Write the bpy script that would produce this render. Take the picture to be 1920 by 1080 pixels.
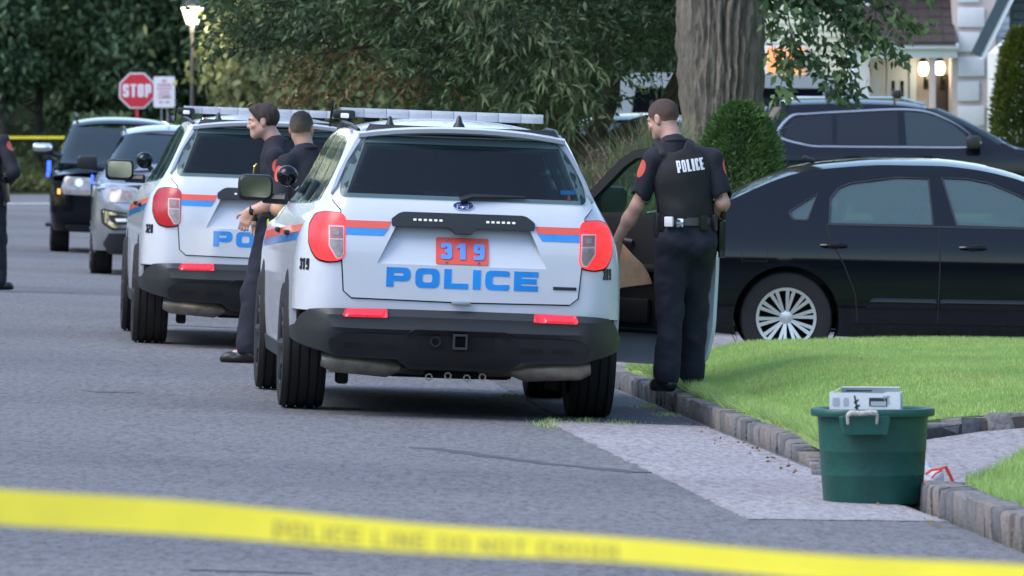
import bpy, bmesh, math, random
import numpy as np
from mathutils import Vector, Matrix, Euler
from mathutils.geometry import delaunay_2d_cdt

for o in list(bpy.data.objects):
    bpy.data.objects.remove(o, do_unlink=True)
SC = bpy.context.scene
COL = SC.collection
random.seed(7)
RNG = np.random.default_rng(7)
R = math.radians

# ------------------------------------------------------------------ camera
cam_d = bpy.data.cameras.new("camera")
cam_d.sensor_width = 36.0
cam_d.lens = 268.3
cam_d.clip_start = 0.5
cam_d.clip_end = 3000.0
cam_d.dof.use_dof = True
cam_d.dof.focus_distance = 45.0
cam_d.dof.aperture_fstop = 10.0
cam = bpy.data.objects.new("camera", cam_d)
COL.objects.link(cam)
cam.location = (0, 0, 1.78)
cam.rotation_euler = (R(90 - 1.333), 0, 0)
SC.camera = cam

# ------------------------------------------------------------------ world, sun, exposure
SUN_EL, SUN_AZ = 50.0, 246.0        # elevation, compass bearing of the sun (0 = +Y, clockwise)
world = bpy.data.worlds.new("World")
SC.world = world
world.use_nodes = True
wn = world.node_tree.nodes
wl = world.node_tree.links
bg = wn["Background"]
sky = wn.new("ShaderNodeTexSky")
sky.sky_type = 'NISHITA'
sky.sun_disc = False
sky.sun_elevation = R(SUN_EL)
sky.sun_rotation = R(SUN_AZ)
sky.air_density = 1.15
sky.dust_density = 1.0
sky.ozone_density = 1.0
wl.new(sky.outputs[0], bg.inputs[0])
bg.inputs[1].default_value = 0.15
sun_d = bpy.data.lights.new("sun", 'SUN')
sun_d.energy = 0.95
sun_d.angle = R(40)
sun_d.color = (1.0, 0.95, 0.88)
sun = bpy.data.objects.new("sun", sun_d)
COL.objects.link(sun)
sd = Vector((math.sin(R(SUN_AZ)) * math.cos(R(SUN_EL)), math.cos(R(SUN_AZ)) * math.cos(R(SUN_EL)), math.sin(R(SUN_EL))))
sun.rotation_euler = sd.to_track_quat('Z', 'Y').to_euler()
sun.location = (0, 0, 30)
vs = SC.view_settings
vs.view_transform = 'Standard'
vs.look = 'None'
vs.gamma = 1.0
vs.exposure = 1.38
vs.use_curve_mapping = False
SC.cycles.max_bounces = 6
SC.cycles.transparent_max_bounces = 12

# ------------------------------------------------------------------ materials
def mat(name, col, rough=0.6, metal=0.0, spec=0.5, coat=0.0, var=0.0, scale=20.0, bump=0.0, bscale=60.0, emit=None, estr=0.0,
        trans=0.0, col2=None, island=0.0, transl=0.0, stretch=None, detail=4.0):
    m = bpy.data.materials.new(name)
    m.use_nodes = True
    nt = m.node_tree
    N, L = nt.nodes, nt.links
    b = N["Principled BSDF"]
    b.inputs["Base Color"].default_value = (*col, 1)
    b.inputs["Roughness"].default_value = rough
    b.inputs["Metallic"].default_value = metal
    b.inputs["Specular IOR Level"].default_value = spec
    b.inputs["Coat Weight"].default_value = coat
    b.inputs["Coat Roughness"].default_value = 0.04
    if emit:
        b.inputs["Emission Color"].default_value = (*emit, 1)
        b.inputs["Emission Strength"].default_value = estr
    src = None
    if var or bump:
        tc = N.new("ShaderNodeTexCoord")
        vec = tc.outputs["Object"]
        if stretch:
            mp = N.new("ShaderNodeMapping")
            mp.inputs["Scale"].default_value = stretch
            L.new(vec, mp.inputs[0])
            vec = mp.outputs[0]
    if col2 is None:
        c2 = tuple(max(0, c * (1 - var)) for c in col)
        c1 = tuple(min(1, c * (1 + var)) for c in col)
    else:
        c1, c2 = col, col2
    if var:
        nz = N.new("ShaderNodeTexNoise")
        nz.inputs["Scale"].default_value = scale
        nz.inputs["Detail"].default_value = detail
        nz.inputs["Roughness"].default_value = 0.65
        L.new(vec, nz.inputs["Vector"])
        rp = N.new("ShaderNodeValToRGB")
        rp.color_ramp.elements[0].position = 0.3
        rp.color_ramp.elements[1].position = 0.7
        rp.color_ramp.elements[0].color = (*c2, 1)
        rp.color_ramp.elements[1].color = (*c1, 1)
        L.new(nz.outputs["Fac"], rp.inputs[0])
        src = rp.outputs[0]
    if island:
        ge = N.new("ShaderNodeNewGeometry")
        mx = N.new("ShaderNodeMix")
        mx.data_type = 'RGBA'
        mx.blend_type = 'MIX'
        L.new(ge.outputs["Random Per Island"], mx.inputs[0])
        if src:
            hs = N.new("ShaderNodeHueSaturation")
            hs.inputs["Value"].default_value = 1 - island
            L.new(src, hs.inputs["Color"])
            hs2 = N.new("ShaderNodeHueSaturation")
            hs2.inputs["Value"].default_value = 1 + island
            L.new(src, hs2.inputs["Color"])
            L.new(hs.outputs[0], mx.inputs[6])
            L.new(hs2.outputs[0], mx.inputs[7])
        else:
            mx.inputs[6].default_value = (*c2, 1)
            mx.inputs[7].default_value = (*c1, 1)
        src = mx.outputs[2]
    if src:
        L.new(src, b.inputs["Base Color"])
    if bump:
        n2 = N.new("ShaderNodeTexNoise")
        n2.inputs["Scale"].default_value = bscale
        n2.inputs["Detail"].default_value = 5
        L.new(vec, n2.inputs["Vector"])
        bp = N.new("ShaderNodeBump")
        bp.inputs["Strength"].default_value = bump
        bp.inputs["Distance"].default_value = 0.02
        L.new(n2.outputs["Fac"], bp.inputs["Height"])
        L.new(bp.outputs[0], b.inputs["Normal"])
    out = N["Material Output"]
    if transl:
        tr = N.new("ShaderNodeBsdfTranslucent")
        if src:
            L.new(src, tr.inputs[0])
        else:
            tr.inputs[0].default_value = (*col, 1)
        ms = N.new("ShaderNodeMixShader")
        ms.inputs[0].default_value = transl
        L.new(b.outputs[0], ms.inputs[1])
        L.new(tr.outputs[0], ms.inputs[2])
        L.new(ms.outputs[0], out.inputs[0])
    if trans:
        tp = N.new("ShaderNodeBsdfTransparent")
        tp.inputs[0].default_value = (0.75, 0.9, 0.88, 1)
        ms = N.new("ShaderNodeMixShader")
        ms.inputs[0].default_value = trans
        L.new(b.outputs[0], ms.inputs[1])
        L.new(tp.outputs[0], ms.inputs[2])
        L.new(ms.outputs[0], out.inputs[0])
    return m

M = {}
M['white_paint'] = mat('white_paint', (0.56, 0.59, 0.65), 0.25, coat=0.5, var=0.03, scale=3)
M['black_paint'] = mat('black_paint', (0.003, 0.0045, 0.0075), 0.07, spec=0.34)
M['navy_paint'] = mat('navy_paint', (0.005, 0.007, 0.013), 0.1, spec=0.3)
M['silver_paint'] = mat('silver_paint', (0.30, 0.32, 0.36), 0.28, metal=0.55, coat=0.8)
M['grey_paint'] = mat('grey_paint', (0.28, 0.30, 0.35), 0.3, coat=0.6)
M['dark_glass'] = mat('dark_glass', (0.004, 0.005, 0.008), 0.04, spec=0.5)
M['tint_glass'] = mat('tint_glass', (0.005, 0.006, 0.010), 0.03, spec=0.55, trans=0.5)
M['clear_glass'] = mat('clear_glass', (0.10, 0.155, 0.17), 0.06, spec=1.0, trans=0.56)
M['door_glass'] = mat('door_glass', (0.02, 0.03, 0.03), 0.03, spec=0.5, trans=0.86)
M['blue_glass'] = mat('blue_glass', (0.018, 0.03, 0.034), 0.05, spec=0.9, trans=0.25)
M['black_plastic'] = mat('black_plastic', (0.010, 0.0105, 0.0125), 0.45)
M['bumper_plastic'] = mat('bumper_plastic', (0.022, 0.024, 0.027), 0.5, var=0.08, scale=8, bump=0.03, bscale=400)
M['dull_black'] = mat('dull_black', (0.006, 0.006, 0.007), 0.8)
M['rubber'] = mat('rubber', (0.008, 0.008, 0.009), 0.8, var=0.2, scale=30)
M['chrome'] = mat('chrome', (0.75, 0.77, 0.8), 0.12, metal=1.0)
M['alloy'] = mat('alloy', (0.62, 0.63, 0.64), 0.3, metal=0.85)
M['steel'] = mat('steel', (0.28, 0.25, 0.21), 0.45, metal=0.7, var=0.3, scale=9)
M['red_lit'] = mat('red_lit', (0.60, 0.015, 0.02), 0.3, coat=0.15, emit=(1.0, 0.03, 0.03), estr=0.42)
M['red_lens'] = mat('red_lens', (0.34, 0.005, 0.010), 0.25, coat=0.25, emit=(1.0, 0.02, 0.03), estr=0.03)
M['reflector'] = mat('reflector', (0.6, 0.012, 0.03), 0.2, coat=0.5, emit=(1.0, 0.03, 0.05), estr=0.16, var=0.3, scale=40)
M['clear_lens'] = mat('clear_lens', (0.24, 0.19, 0.19), 0.15, coat=0.6, var=0.35, scale=22)
M['smoke_lens'] = mat('smoke_lens', (0.30, 0.11, 0.11), 0.2, coat=0.5, var=0.3, scale=30)
M['lens_rim'] = mat('lens_rim', (0.65, 0.50, 0.50), 0.25)
M['decal_red'] = mat('decal_red', (0.80, 0.095, 0.06), 0.3, coat=0.3)
M['decal_blue'] = mat('decal_blue', (0.012, 0.24, 0.68), 0.25, coat=0.5, var=0.3, scale=2.0)
M['decal_black'] = mat('decal_black', (0.012, 0.012, 0.02), 0.4)
M['plate_red'] = mat('plate_red', (0.76, 0.085, 0.06), 0.4)
M['plate_blue'] = mat('plate_blue', (0.11, 0.30, 0.75), 0.4)
M['plate_white'] = mat('plate_white', (0.7, 0.7, 0.72), 0.5)
M['badge_blue'] = mat('badge_blue', (0.006, 0.012, 0.09), 0.2, coat=0.6)
M['lightbar'] = mat('lightbar', (0.44, 0.46, 0.50), 0.18, coat=0.5, var=0.08, scale=12)
M['led_white'] = mat('led_white', (0.7, 0.7, 0.7), 0.3, emit=(1, 1, 1), estr=0.08)
M['blue_led'] = mat('blue_led', (0.02, 0.05, 0.9), 0.3, emit=(0.02, 0.06, 1.0), estr=2.2)
M['amber'] = mat('amber', (0.8, 0.3, 0.05), 0.25, emit=(1, 0.5, 0.15), estr=0.5)
M['interior'] = mat('interior', (0.006, 0.006, 0.007), 0.7)
M['interior_grey'] = mat('interior_grey', (0.09, 0.09, 0.095), 0.7)
M['mirror'] = mat('mirror', (0.8, 0.82, 0.84), 0.03, metal=1.0)
M['headlamp'] = mat('headlamp', (0.27, 0.28, 0.31), 0.15, coat=0.6, var=0.35, scale=18)

# ------------------------------------------------------------------ object helpers
def setp(o, label=None, cat=None, group=None, kind=None):
    if label: o['label'] = label
    if cat: o['category'] = cat
    if group: o['group'] = group
    if kind: o['kind'] = kind
    return o

def empty(name, loc=(0, 0, 0), rot=(0, 0, 0), label=None, cat=None, group=None, kind=None):
    o = bpy.data.objects.new(name, None)
    COL.objects.link(o)
    o.location = loc
    o.rotation_euler = rot
    o.empty_display_size = 0.2
    return setp(o, label, cat, group, kind)

def me_from(name, V, Fc, smooth=True, ang=35):
    me = bpy.data.meshes.new(name)
    me.from_pydata([tuple(v) for v in V], [], [tuple(f) for f in Fc])
    if smooth:
        me.polygons.foreach_set('use_smooth', [True] * len(me.polygons))
        me.update()
        me.set_sharp_from_angle(angle=R(ang))
    me.update()
    return me

def ob(name, VF, m, parent=None, smooth=True, ang=35, loc=None, rot=None):
    """link ONE mesh object made of a (verts, faces) pair or a list of such pairs"""
    if isinstance(VF, list):
        VF = join(VF)
    me = me_from(name, VF[0], VF[1], smooth, ang)
    mm = M[m] if isinstance(m, str) else m
    me.materials.append(mm)
    o = bpy.data.objects.new(name, me)
    COL.objects.link(o)
    if parent is not None: o.parent = parent
    if loc is not None: o.location = loc
    if rot is not None: o.rotation_euler = rot
    return o

def join(lst):
    V, Fc = [], []
    for v, f in lst:
        n = len(V)
        V.extend(tuple(p) for p in v)
        Fc.extend(tuple(i + n for i in q) for q in f)
    return V, Fc

def xf(VF, mtx):
    return [tuple(mtx @ Vector(v)) for v in VF[0]], VF[1]

def copy_tree(o, parent=None):
    c = o.copy()
    COL.objects.link(c)
    if parent is not None: c.parent = parent
    for ch in list(o.children):
        copy_tree(ch, c)
    return c

def box(c, s, bev=0.0, rot=None, seg=2):
    bm = bmesh.new()
    bmesh.ops.create_cube(bm, size=1.0)
    for v in bm.verts:
        v.co = Vector((v.co.x * s[0], v.co.y * s[1], v.co.z * s[2]))
    if bev:
        bmesh.ops.bevel(bm, geom=bm.edges[:], offset=bev, segments=seg, profile=0.6, affect='EDGES')
    mt = Matrix.Translation(c)
    if rot is not None: mt = mt @ Euler(rot).to_matrix().to_4x4()
    bm.transform(mt)
    bm.verts.index_update()
    r = [tuple(v.co) for v in bm.verts], [tuple(v.index for v in f.verts) for f in bm.faces]
    bm.free()
    return r

def tube(pts, rad, n=10, caps=True):
    pts = [Vector(p) for p in pts]
    if not hasattr(rad, '__len__'): rad = [rad] * len(pts)
    V, Fc = [], []
    up = None
    for i, p in enumerate(pts):
        t = (pts[min(i + 1, len(pts) - 1)] - pts[max(i - 1, 0)]).normalized()
        if up is None:
            up = Vector((0, 0, 1)) if abs(t.z) < 0.9 else Vector((1, 0, 0))
        a = t.cross(up)
        if a.length < 1e-5: a = t.cross(Vector((1, 0, 0)))
        a.normalize()
        b = a.cross(t).normalized()
        up = b
        for k in range(n):
            w = 2 * math.pi * k / n
            V.append(tuple(p + (a * math.cos(w) + b * math.sin(w)) * rad[i]))
    for i in range(len(pts) - 1):
        for k in range(n):
            k2 = (k + 1) % n
            Fc.append((i * n + k, i * n + k2, (i + 1) * n + k2, (i + 1) * n + k))
    if caps:
        Fc.append(tuple(reversed(range(n))))
        Fc.append(tuple((len(pts) - 1) * n + k for k in range(n)))
    # consistent outward winding
    return V, [tuple(reversed(f)) for f in Fc]

def lathe(prof, n=32, axis='z', closed=False):
    """prof: list of (r, h)"""
    V, Fc = [], []
    for r_, h in prof:
        for k in range(n):
            w = 2 * math.pi * k / n
            x, y = r_ * math.cos(w), r_ * math.sin(w)
            V.append((x, y, h) if axis == 'z' else ((h, x, y) if axis == 'x' else (y, h, x)))
    m_ = len(prof)
    for i in range(m_ - 1 if not closed else m_):
        i2 = (i + 1) % m_
        for k in range(n):
            k2 = (k + 1) % n
            Fc.append((i * n + k, i * n + k2, i2 * n + k2, i2 * n + k))
    return V, Fc

def sphere(c, r, nu=16, nv=10, sc=(1, 1, 1)):
    prof = [(max(1e-4, math.sin(math.pi * i / nv)) * r, -math.cos(math.pi * i / nv) * r) for i in range(nv + 1)]
    V, Fc = lathe(prof, nu)
    return [(c[0] + v[0] * sc[0], c[1] + v[1] * sc[1], c[2] + v[2] * sc[2]) for v in V], Fc

def extrude_poly(poly, y0, y1, plane='xz'):
    """flat polygon given thickness, 2D (a,b) -> plane"""
    n = len(poly)
    V = []
    for d in (y0, y1):
        for a, b in poly:
            V.append((a, d, b) if plane == 'xz' else ((a, b, d) if plane == 'xy' else (d, a, b)))
    Fc = [tuple(range(n)), tuple(reversed(range(n, 2 * n)))]
    for i in range(n):
        j = (i + 1) % n
        Fc.append((i, n + i, n + j, j))
    me = bmesh.new()
    vs_ = [me.verts.new(v) for v in V]
    for f in Fc: me.faces.new([vs_[i] for i in f])
    bmesh.ops.recalc_face_normals(me, faces=me.faces[:])
    me.verts.index_update()
    r = [tuple(v.co) for v in me.verts], [tuple(v.index for v in f.verts) for f in me.faces]
    me.free()
    return r

# ------------------------------------------------------------------ surface panels (constrained triangulation on a surface map)
def rounded(poly, rad, seg=5):
    """round the corners of a 2D polygon; rad a number or list"""
    n = len(poly)
    out = []
    for i in range(n):
        r_ = rad[i] if hasattr(rad, '__len__') else rad
        p0, p, p1 = (Vector(poly[i - 1]), Vector(poly[i]), Vector(poly[(i + 1) % n]))
        a, b = (p0 - p), (p1 - p)
        la, lb = a.length, b.length
        if r_ <= 0 or la < 1e-6 or lb < 1e-6:
            out.append(tuple(p)); continue
        d = min(r_, la * 0.48, lb * 0.48)
        A, B = p + a / la * d, p + b / lb * d
        for k in range(seg + 1):
            t = k / seg
            out.append(tuple(A * (1 - t) ** 2 + p * 2 * t * (1 - t) + B * t * t))
    return out

def spline(pts, k=8, closed=False):
    """Catmull-Rom through 2D points"""
    P = [Vector(p) for p in pts]
    n = len(P)
    out = []
    rng = range(n if closed else n - 1)
    for i in rng:
        p0 = P[(i - 1) % n] if closed or i > 0 else P[0] * 2 - P[1]
        p1, p2 = P[i], P[(i + 1) % n]
        p3 = P[(i + 2) % n] if closed or i + 2 < n else P[-1] * 2 - P[-2]
        for j in range(k):
            t = j / k
            out.append(tuple(0.5 * ((2 * p1) + (p2 - p0) * t + (2 * p0 - 5 * p1 + 4 * p2 - p3) * t * t + (3 * p1 - p0 - 3 * p2 + p3) * t ** 3)))
    if not closed: out.append(tuple(P[-1]))
    return out

def _resample(poly, step):
    out = []
    n = len(poly)
    for i in range(n):
        p, q = poly[i], poly[(i + 1) % n]
        L_ = math.hypot(q[0] - p[0], q[1] - p[1])
        if L_ < 1e-5: continue
        k = max(1, int(math.ceil(L_ / step)))
        for j in range(k):
            t = j / k
            out.append((p[0] + (q[0] - p[0]) * t, p[1] + (q[1] - p[1]) * t))
    return out

def _inside(pts, poly):
    x, y = pts[:, 0], pts[:, 1]
    c = np.zeros(len(pts), bool)
    n = len(poly)
    for i in range(n):
        x0, y0 = poly[i]; x1, y1 = poly[(i + 1) % n]
        if y0 == y1: continue
        m_ = (y0 > y) != (y1 > y)
        c ^= m_ & (x < (x1 - x0) * (y - y0) / (y1 - y0) + x0)
    return c

def panel(poly, fmap, step=0.05, thick=0.012, off=0.0, holes=(), bstep=None):
    """poly (and holes) in the 2D coordinates of fmap -> solid patch lying on that surface. fmap(a,b)->(Vector pos)"""
    bstep = bstep or step * 0.7
    loops = [_resample(poly, bstep)] + [_resample(h, bstep) for h in holes]
    pts = []; edges = []
    for lp in loops:
        n0 = len(pts)
        pts += lp
        edges += [(n0 + i, n0 + (i + 1) % len(lp)) for i in range(len(lp))]
    A = np.array(pts)
    lo, hi = A.min(0), A.max(0)
    gx = np.arange(lo[0] + step / 2, hi[0], step)
    gy = np.arange(lo[1] + step / 2, hi[1], step)
    if len(gx) and len(gy):
        G = np.stack(np.meshgrid(gx, gy), -1).reshape(-1, 2)
        ins = _inside(G, loops[0])
        for lp in loops[1:]: ins &= ~_inside(G, lp)
        G = G[ins]
        if len(G):
            d = np.full(len(G), 9.0)
            for i0 in range(0, len(A), 400):
                d = np.minimum(d, np.sqrt(((G[:, None, :] - A[None, i0:i0 + 400, :]) ** 2).sum(-1)).min(1))
            G = G[d > step * 0.45]
        pts = pts + [tuple(g) for g in G]
    vo, eo, fo, *_ = delaunay_2d_cdt([Vector(p) for p in pts], edges, [], 0, 1e-6)
    VO = np.array([tuple(v) for v in vo])
    T = np.array([tuple(f) for f in fo if len(f) == 3])
    cen = VO[T].mean(1)
    ins = _inside(cen, loops[0])
    for lp in loops[1:]: ins &= ~_inside(cen, lp)
    T = T[ins]
    # orient ccw in 2D
    a, b, c = VO[T[:, 0]], VO[T[:, 1]], VO[T[:, 2]]
    ar = (b[:, 0] - a[:, 0]) * (c[:, 1] - a[:, 1]) - (b[:, 1] - a[:, 1]) * (c[:, 0] - a[:, 0])
    T = T[abs(ar) > 1e-10]; ar = ar[abs(ar) > 1e-10]
    T[ar < 0] = T[ar < 0][:, [0, 2, 1]]
    e = 0.004
    P, Nn = [], []
    for u, v in VO:
        p = fmap(u, v)
        du = fmap(u + e, v) - fmap(u - e, v)
        dv = fmap(u, v + e) - fmap(u, v - e)
        nn = du.cross(dv)
        nn = nn.normalized() if nn.length > 1e-12 else Vector((0, 0, 1))
        P.append(p); Nn.append(nn)
    n = len(P)
    V = [tuple(P[i] + Nn[i] * off) for i in range(n)] + [tuple(P[i] + Nn[i] * (off - thick)) for i in range(n)]
    Fc = [tuple(t) for t in T] + [(t[0] + n, t[2] + n, t[1] + n) for t in T]
    # boundary walls
    cnt = {}
    for t in T:
        for i in range(3):
            p, q = int(t[i]), int(t[(i + 1) % 3])
            cnt[(p, q)] = cnt.get((p, q), 0) + 1
    for (p, q) in cnt:
        if (q, p) not in cnt:
            Fc.append((q, p, p + n, q + n))
    return V, Fc

def interp(xs, ys):
    """smooth monotone (PCHIP-like) interpolant"""
    xs = list(xs); ys = list(ys); n = len(xs)
    h = [xs[i + 1] - xs[i] for i in range(n - 1)]
    d = [(ys[i + 1] - ys[i]) / h[i] for i in range(n - 1)]
    m_ = [d[0]] + [0 if d[i - 1] * d[i] <= 0 else 2 * d[i - 1] * d[i] / (d[i - 1] + d[i]) for i in range(1, n - 1)] + [d[-1]]
    def f(x):
        if x <= xs[0]: return ys[0] + m_[0] * (x - xs[0])
        if x >= xs[-1]: return ys[-1] + m_[-1] * (x - xs[-1])
        i = 0
        while x > xs[i + 1]: i += 1
        t = (x - xs[i]) / h[i]
        return (ys[i] * (1 + 2 * t) * (1 - t) ** 2 + h[i] * m_[i] * t * (1 - t) ** 2 + ys[i + 1] * t * t * (3 - 2 * t) + h[i] * m_[i + 1] * t * t * (t - 1))
    return f

def circle2(c, r, n=24, ry=None):
    ry = ry or r
    return [(c[0] + r * math.cos(2 * math.pi * k / n), c[1] + ry * math.sin(2 * math.pi * k / n)) for k in range(n)]

# ------------------------------------------------------------------ block lettering
def _rr(x0, y0, x1, y1, r_, seg=4):
    return rounded([(x0, y0), (x1, y0), (x1, y1), (x0, y1)], r_, seg)

def glyph(ch, w, h, s):
    """heavy block letter as [(outline, holes)], w x h box, stroke s (vertical stems use s*1.35)"""
    v = s * 1.35
    r_ = min(w, h) * 0.34
    ri = max(0.001, r_ - s * 0.7)
    if ch == 'P':
        return [(rounded([(0, 0), (v, 0), (v, h * .30), (w, h * .30), (w, h), (0, h)], [0, 0, 0, r_, r_, 0]), [rounded([(v, h * .30 + s), (w - v, h * .30 + s), (w - v, h - s), (v, h - s)], [0, ri, ri, 0])])]
    if ch in 'O0':
        return [(_rr(0, 0, w, h, r_), [_rr(v, s, w - v, h - s, ri)])]
    if ch == 'L':
        return [([(0, 0), (w, 0), (w, s), (v, s), (v, h), (0, h)], [])]
    if ch == 'I':
        return [([(0, 0), (v * 1.08, 0), (v * 1.08, h), (0, h)], [])]
    if ch == 'C':
        g = h * .29
        return [(rounded([(0, 0), (w, 0), (w, g), (w - v, g), (w - v, s), (v, s), (v, h - s), (w - v, h - s), (w - v, h - g), (w, h - g), (w, h), (0, h)],
                         [r_, r_, 0, 0, ri * .5, ri, ri, ri * .5, 0, 0, r_, r_]), [])]
    if ch == 'E':
        m_ = h / 2
        return [([(0, 0), (w, 0), (w, s), (v, s), (v, m_ - s / 2), (w * .94, m_ - s / 2), (w * .94, m_ + s / 2), (v, m_ + s / 2), (v, h - s), (w, h - s), (w, h), (0, h)], [])]
    if ch == 'S':
        m_ = h / 2
        g = h * .32
        return [(rounded([(0, 0), (w, 0), (w, m_ + s / 2), (v, m_ + s / 2), (v, h - s), (w - v, h - s), (w - v, h - g), (w, h - g), (w, h), (0, h), (0, m_ - s / 2), (w - v, m_ - s / 2), (w - v, s), (v, s), (v, g), (0, g)],
                         [r_, r_, r_, ri * .4, ri * .4, 0, 0, 0, r_, r_, r_, ri * .4, ri * .4, 0, 0, 0]), [])]
    if ch == 'T':
        c = w / 2
        return [([(c - v / 2, 0), (c + v / 2, 0), (c + v / 2, h - s), (w, h - s), (w, h), (0, h), (0, h - s), (c - v / 2, h - s)], [])]
    if ch == '3':
        m_ = h / 2
        g = h * .3
        return [(rounded([(0, 0), (w, 0), (w, m_), (w, h), (0, h), (0, h - g), (v, h - g), (v, h - s), (w - v, h - s), (w - v, m_ + s / 2), (w * .35, m_ + s / 2), (w * .35, m_ - s / 2), (w - v, m_ - s / 2), (w - v, s), (v, s), (v, g), (0, g)],
                         [r_, r_, 0, r_, r_, 0, 0, 0, ri * .5, ri * .4, 0, 0, ri * .4, ri * .5, 0, 0, 0]), [])]
    if ch == '1':
        c = w * .5
        return [([(c - v * .6, 0), (c + v * .6, 0), (c + v * .6, h), (c - v * .4, h), (c - v * 1.3, h * .82), (c - v * 1.3, h * .66), (c - v * .6, h * .74)], [])]
    if ch == '9':
        m_ = h * .40
        return [(rounded([(0, 0), (w, 0), (w, h), (0, h), (0, m_), (w - v, m_), (w - v, s), (v, s), (v, h * .22), (0, h * .22)], [r_, r_, r_, r_, r_, 0, ri * .4, 0, 0, 0]),
                 [_rr(v, m_ + s * .9, w - v, h - s, ri * .8)])]
    if ch == '2':
        m_ = h / 2
        g = h * .3
        return [(rounded([(0, 0), (w, 0), (w, s), (v, s), (v, m_ - s / 2), (w, m_ - s / 2), (w, h), (0, h), (0, h - g), (v, h - g), (v, h - s), (w - v, h - s), (w - v, m_ + s / 2), (0, m_ + s / 2)],
                         [0, 0, 0, 0, ri * .4, r_, r_, r_, 0, 0, 0, ri * .5, ri * .4, r_]), [])]
    if ch == 'U':
        return [(rounded([(0, 0), (w, 0), (w, h), (w - v, h), (w - v, s), (v, s), (v, h), (0, h)], [r_, r_, 0, 0, ri, ri, 0, 0]), [])]
    if ch == 'N':
        return [([(0, 0), (v, 0), (v, h * .62), (w - v, 0), (w, 0), (w, h), (w - v, h), (w - v, h * .38), (v, h), (0, h)], [])]
    if ch == 'R':
        return [(rounded([(0, 0), (v, 0), (v, h * .34), (w * .42, h * .34), (w - v, 0), (w, 0), (w * .72, h * .36), (w, h * .4), (w, h), (0, h)], [0, 0, 0, 0, 0, 0, 0, r_ * .6, r_, 0]), [_rr(v, h * .36 + s, w - v, h - s, ri * .7)])]
    if ch == 'D':
        return [(rounded([(0, 0), (w, 0), (w, h), (0, h)], [0, r_ * 1.3, r_ * 1.3, 0]), [rounded([(v, s), (w - v, s), (w - v, h - s), (v, h - s)], [0, ri, ri, 0])])]
    if ch == 'K':
        return [([(0, 0), (v, 0), (v, h * .35), (w - v, 0), (w, 0), (w * .62, h * .5), (w, h), (w - v, h), (v, h * .62), (v, h), (0, h)], [])]
    if ch == 'F':
        return [([(0, 0), (v, 0), (v, h * .38), (w * .9, h * .38), (w * .9, h * .38 + s), (v, h * .38 + s), (v, h - s), (w, h - s), (w, h), (0, h)], [])]
    if ch == 'G':
        g = h * .34
        return [(rounded([(0, 0), (w, 0), (w, h * .55), (w * .55, h * .55), (w * .55, h * .55 - s), (w - v, h * .55 - s), (w - v, s), (v, s), (v, h - s), (w - v, h - s), (w - v, h - g), (w, h - g), (w, h), (0, h)],
                         [r_, 0, 0, 0, 0, 0, 0, ri, ri, 0, 0, 0, r_, r_]), [])]
    if ch == 'A':
        return [([(0, 0), (v, 0), (w * .5 - v * .35, h * .25), (w * .5 + v * .35, h * .25), (w - v, 0), (w, 0), (w * .5 + v * .6, h), (w * .5 - v * .6, h)], [])]
    return [([(0, 0), (w, 0), (w, h), (0, h)], [])]

def word(txt, x0, z0, w, h, s, gap, widths=None):
    """list of (outline, holes) laid out left to right from x0"""
    out = []
    x = x0
    for i, ch in enumerate(txt):
        cw = w
        if ch == 'I': cw = s * 1.35 * 1.08
        if ch == ' ':
            x += w * .6; continue
        for po, ho in glyph(ch, cw, h, s):
            out.append(([(x + a, z0 + b) for a, b in po], [[(x + a, z0 + b) for a, b in hh] for hh in ho]))
        x += cw + gap
    return out, x - gap - x0

def word_panels(txt, cx, z0, w, h, s, gap, fmap, off=0.003, thick=0.003, step=0.05):
    g, tot = word(txt, 0, z0, w, h, s, gap)
    return [panel([(a + cx - tot / 2, b) for a, b in po], fmap, step, thick, off, [[(a + cx - tot / 2, b) for a, b in hh] for hh in ho], bstep=0.02) for po, ho in g]
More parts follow.
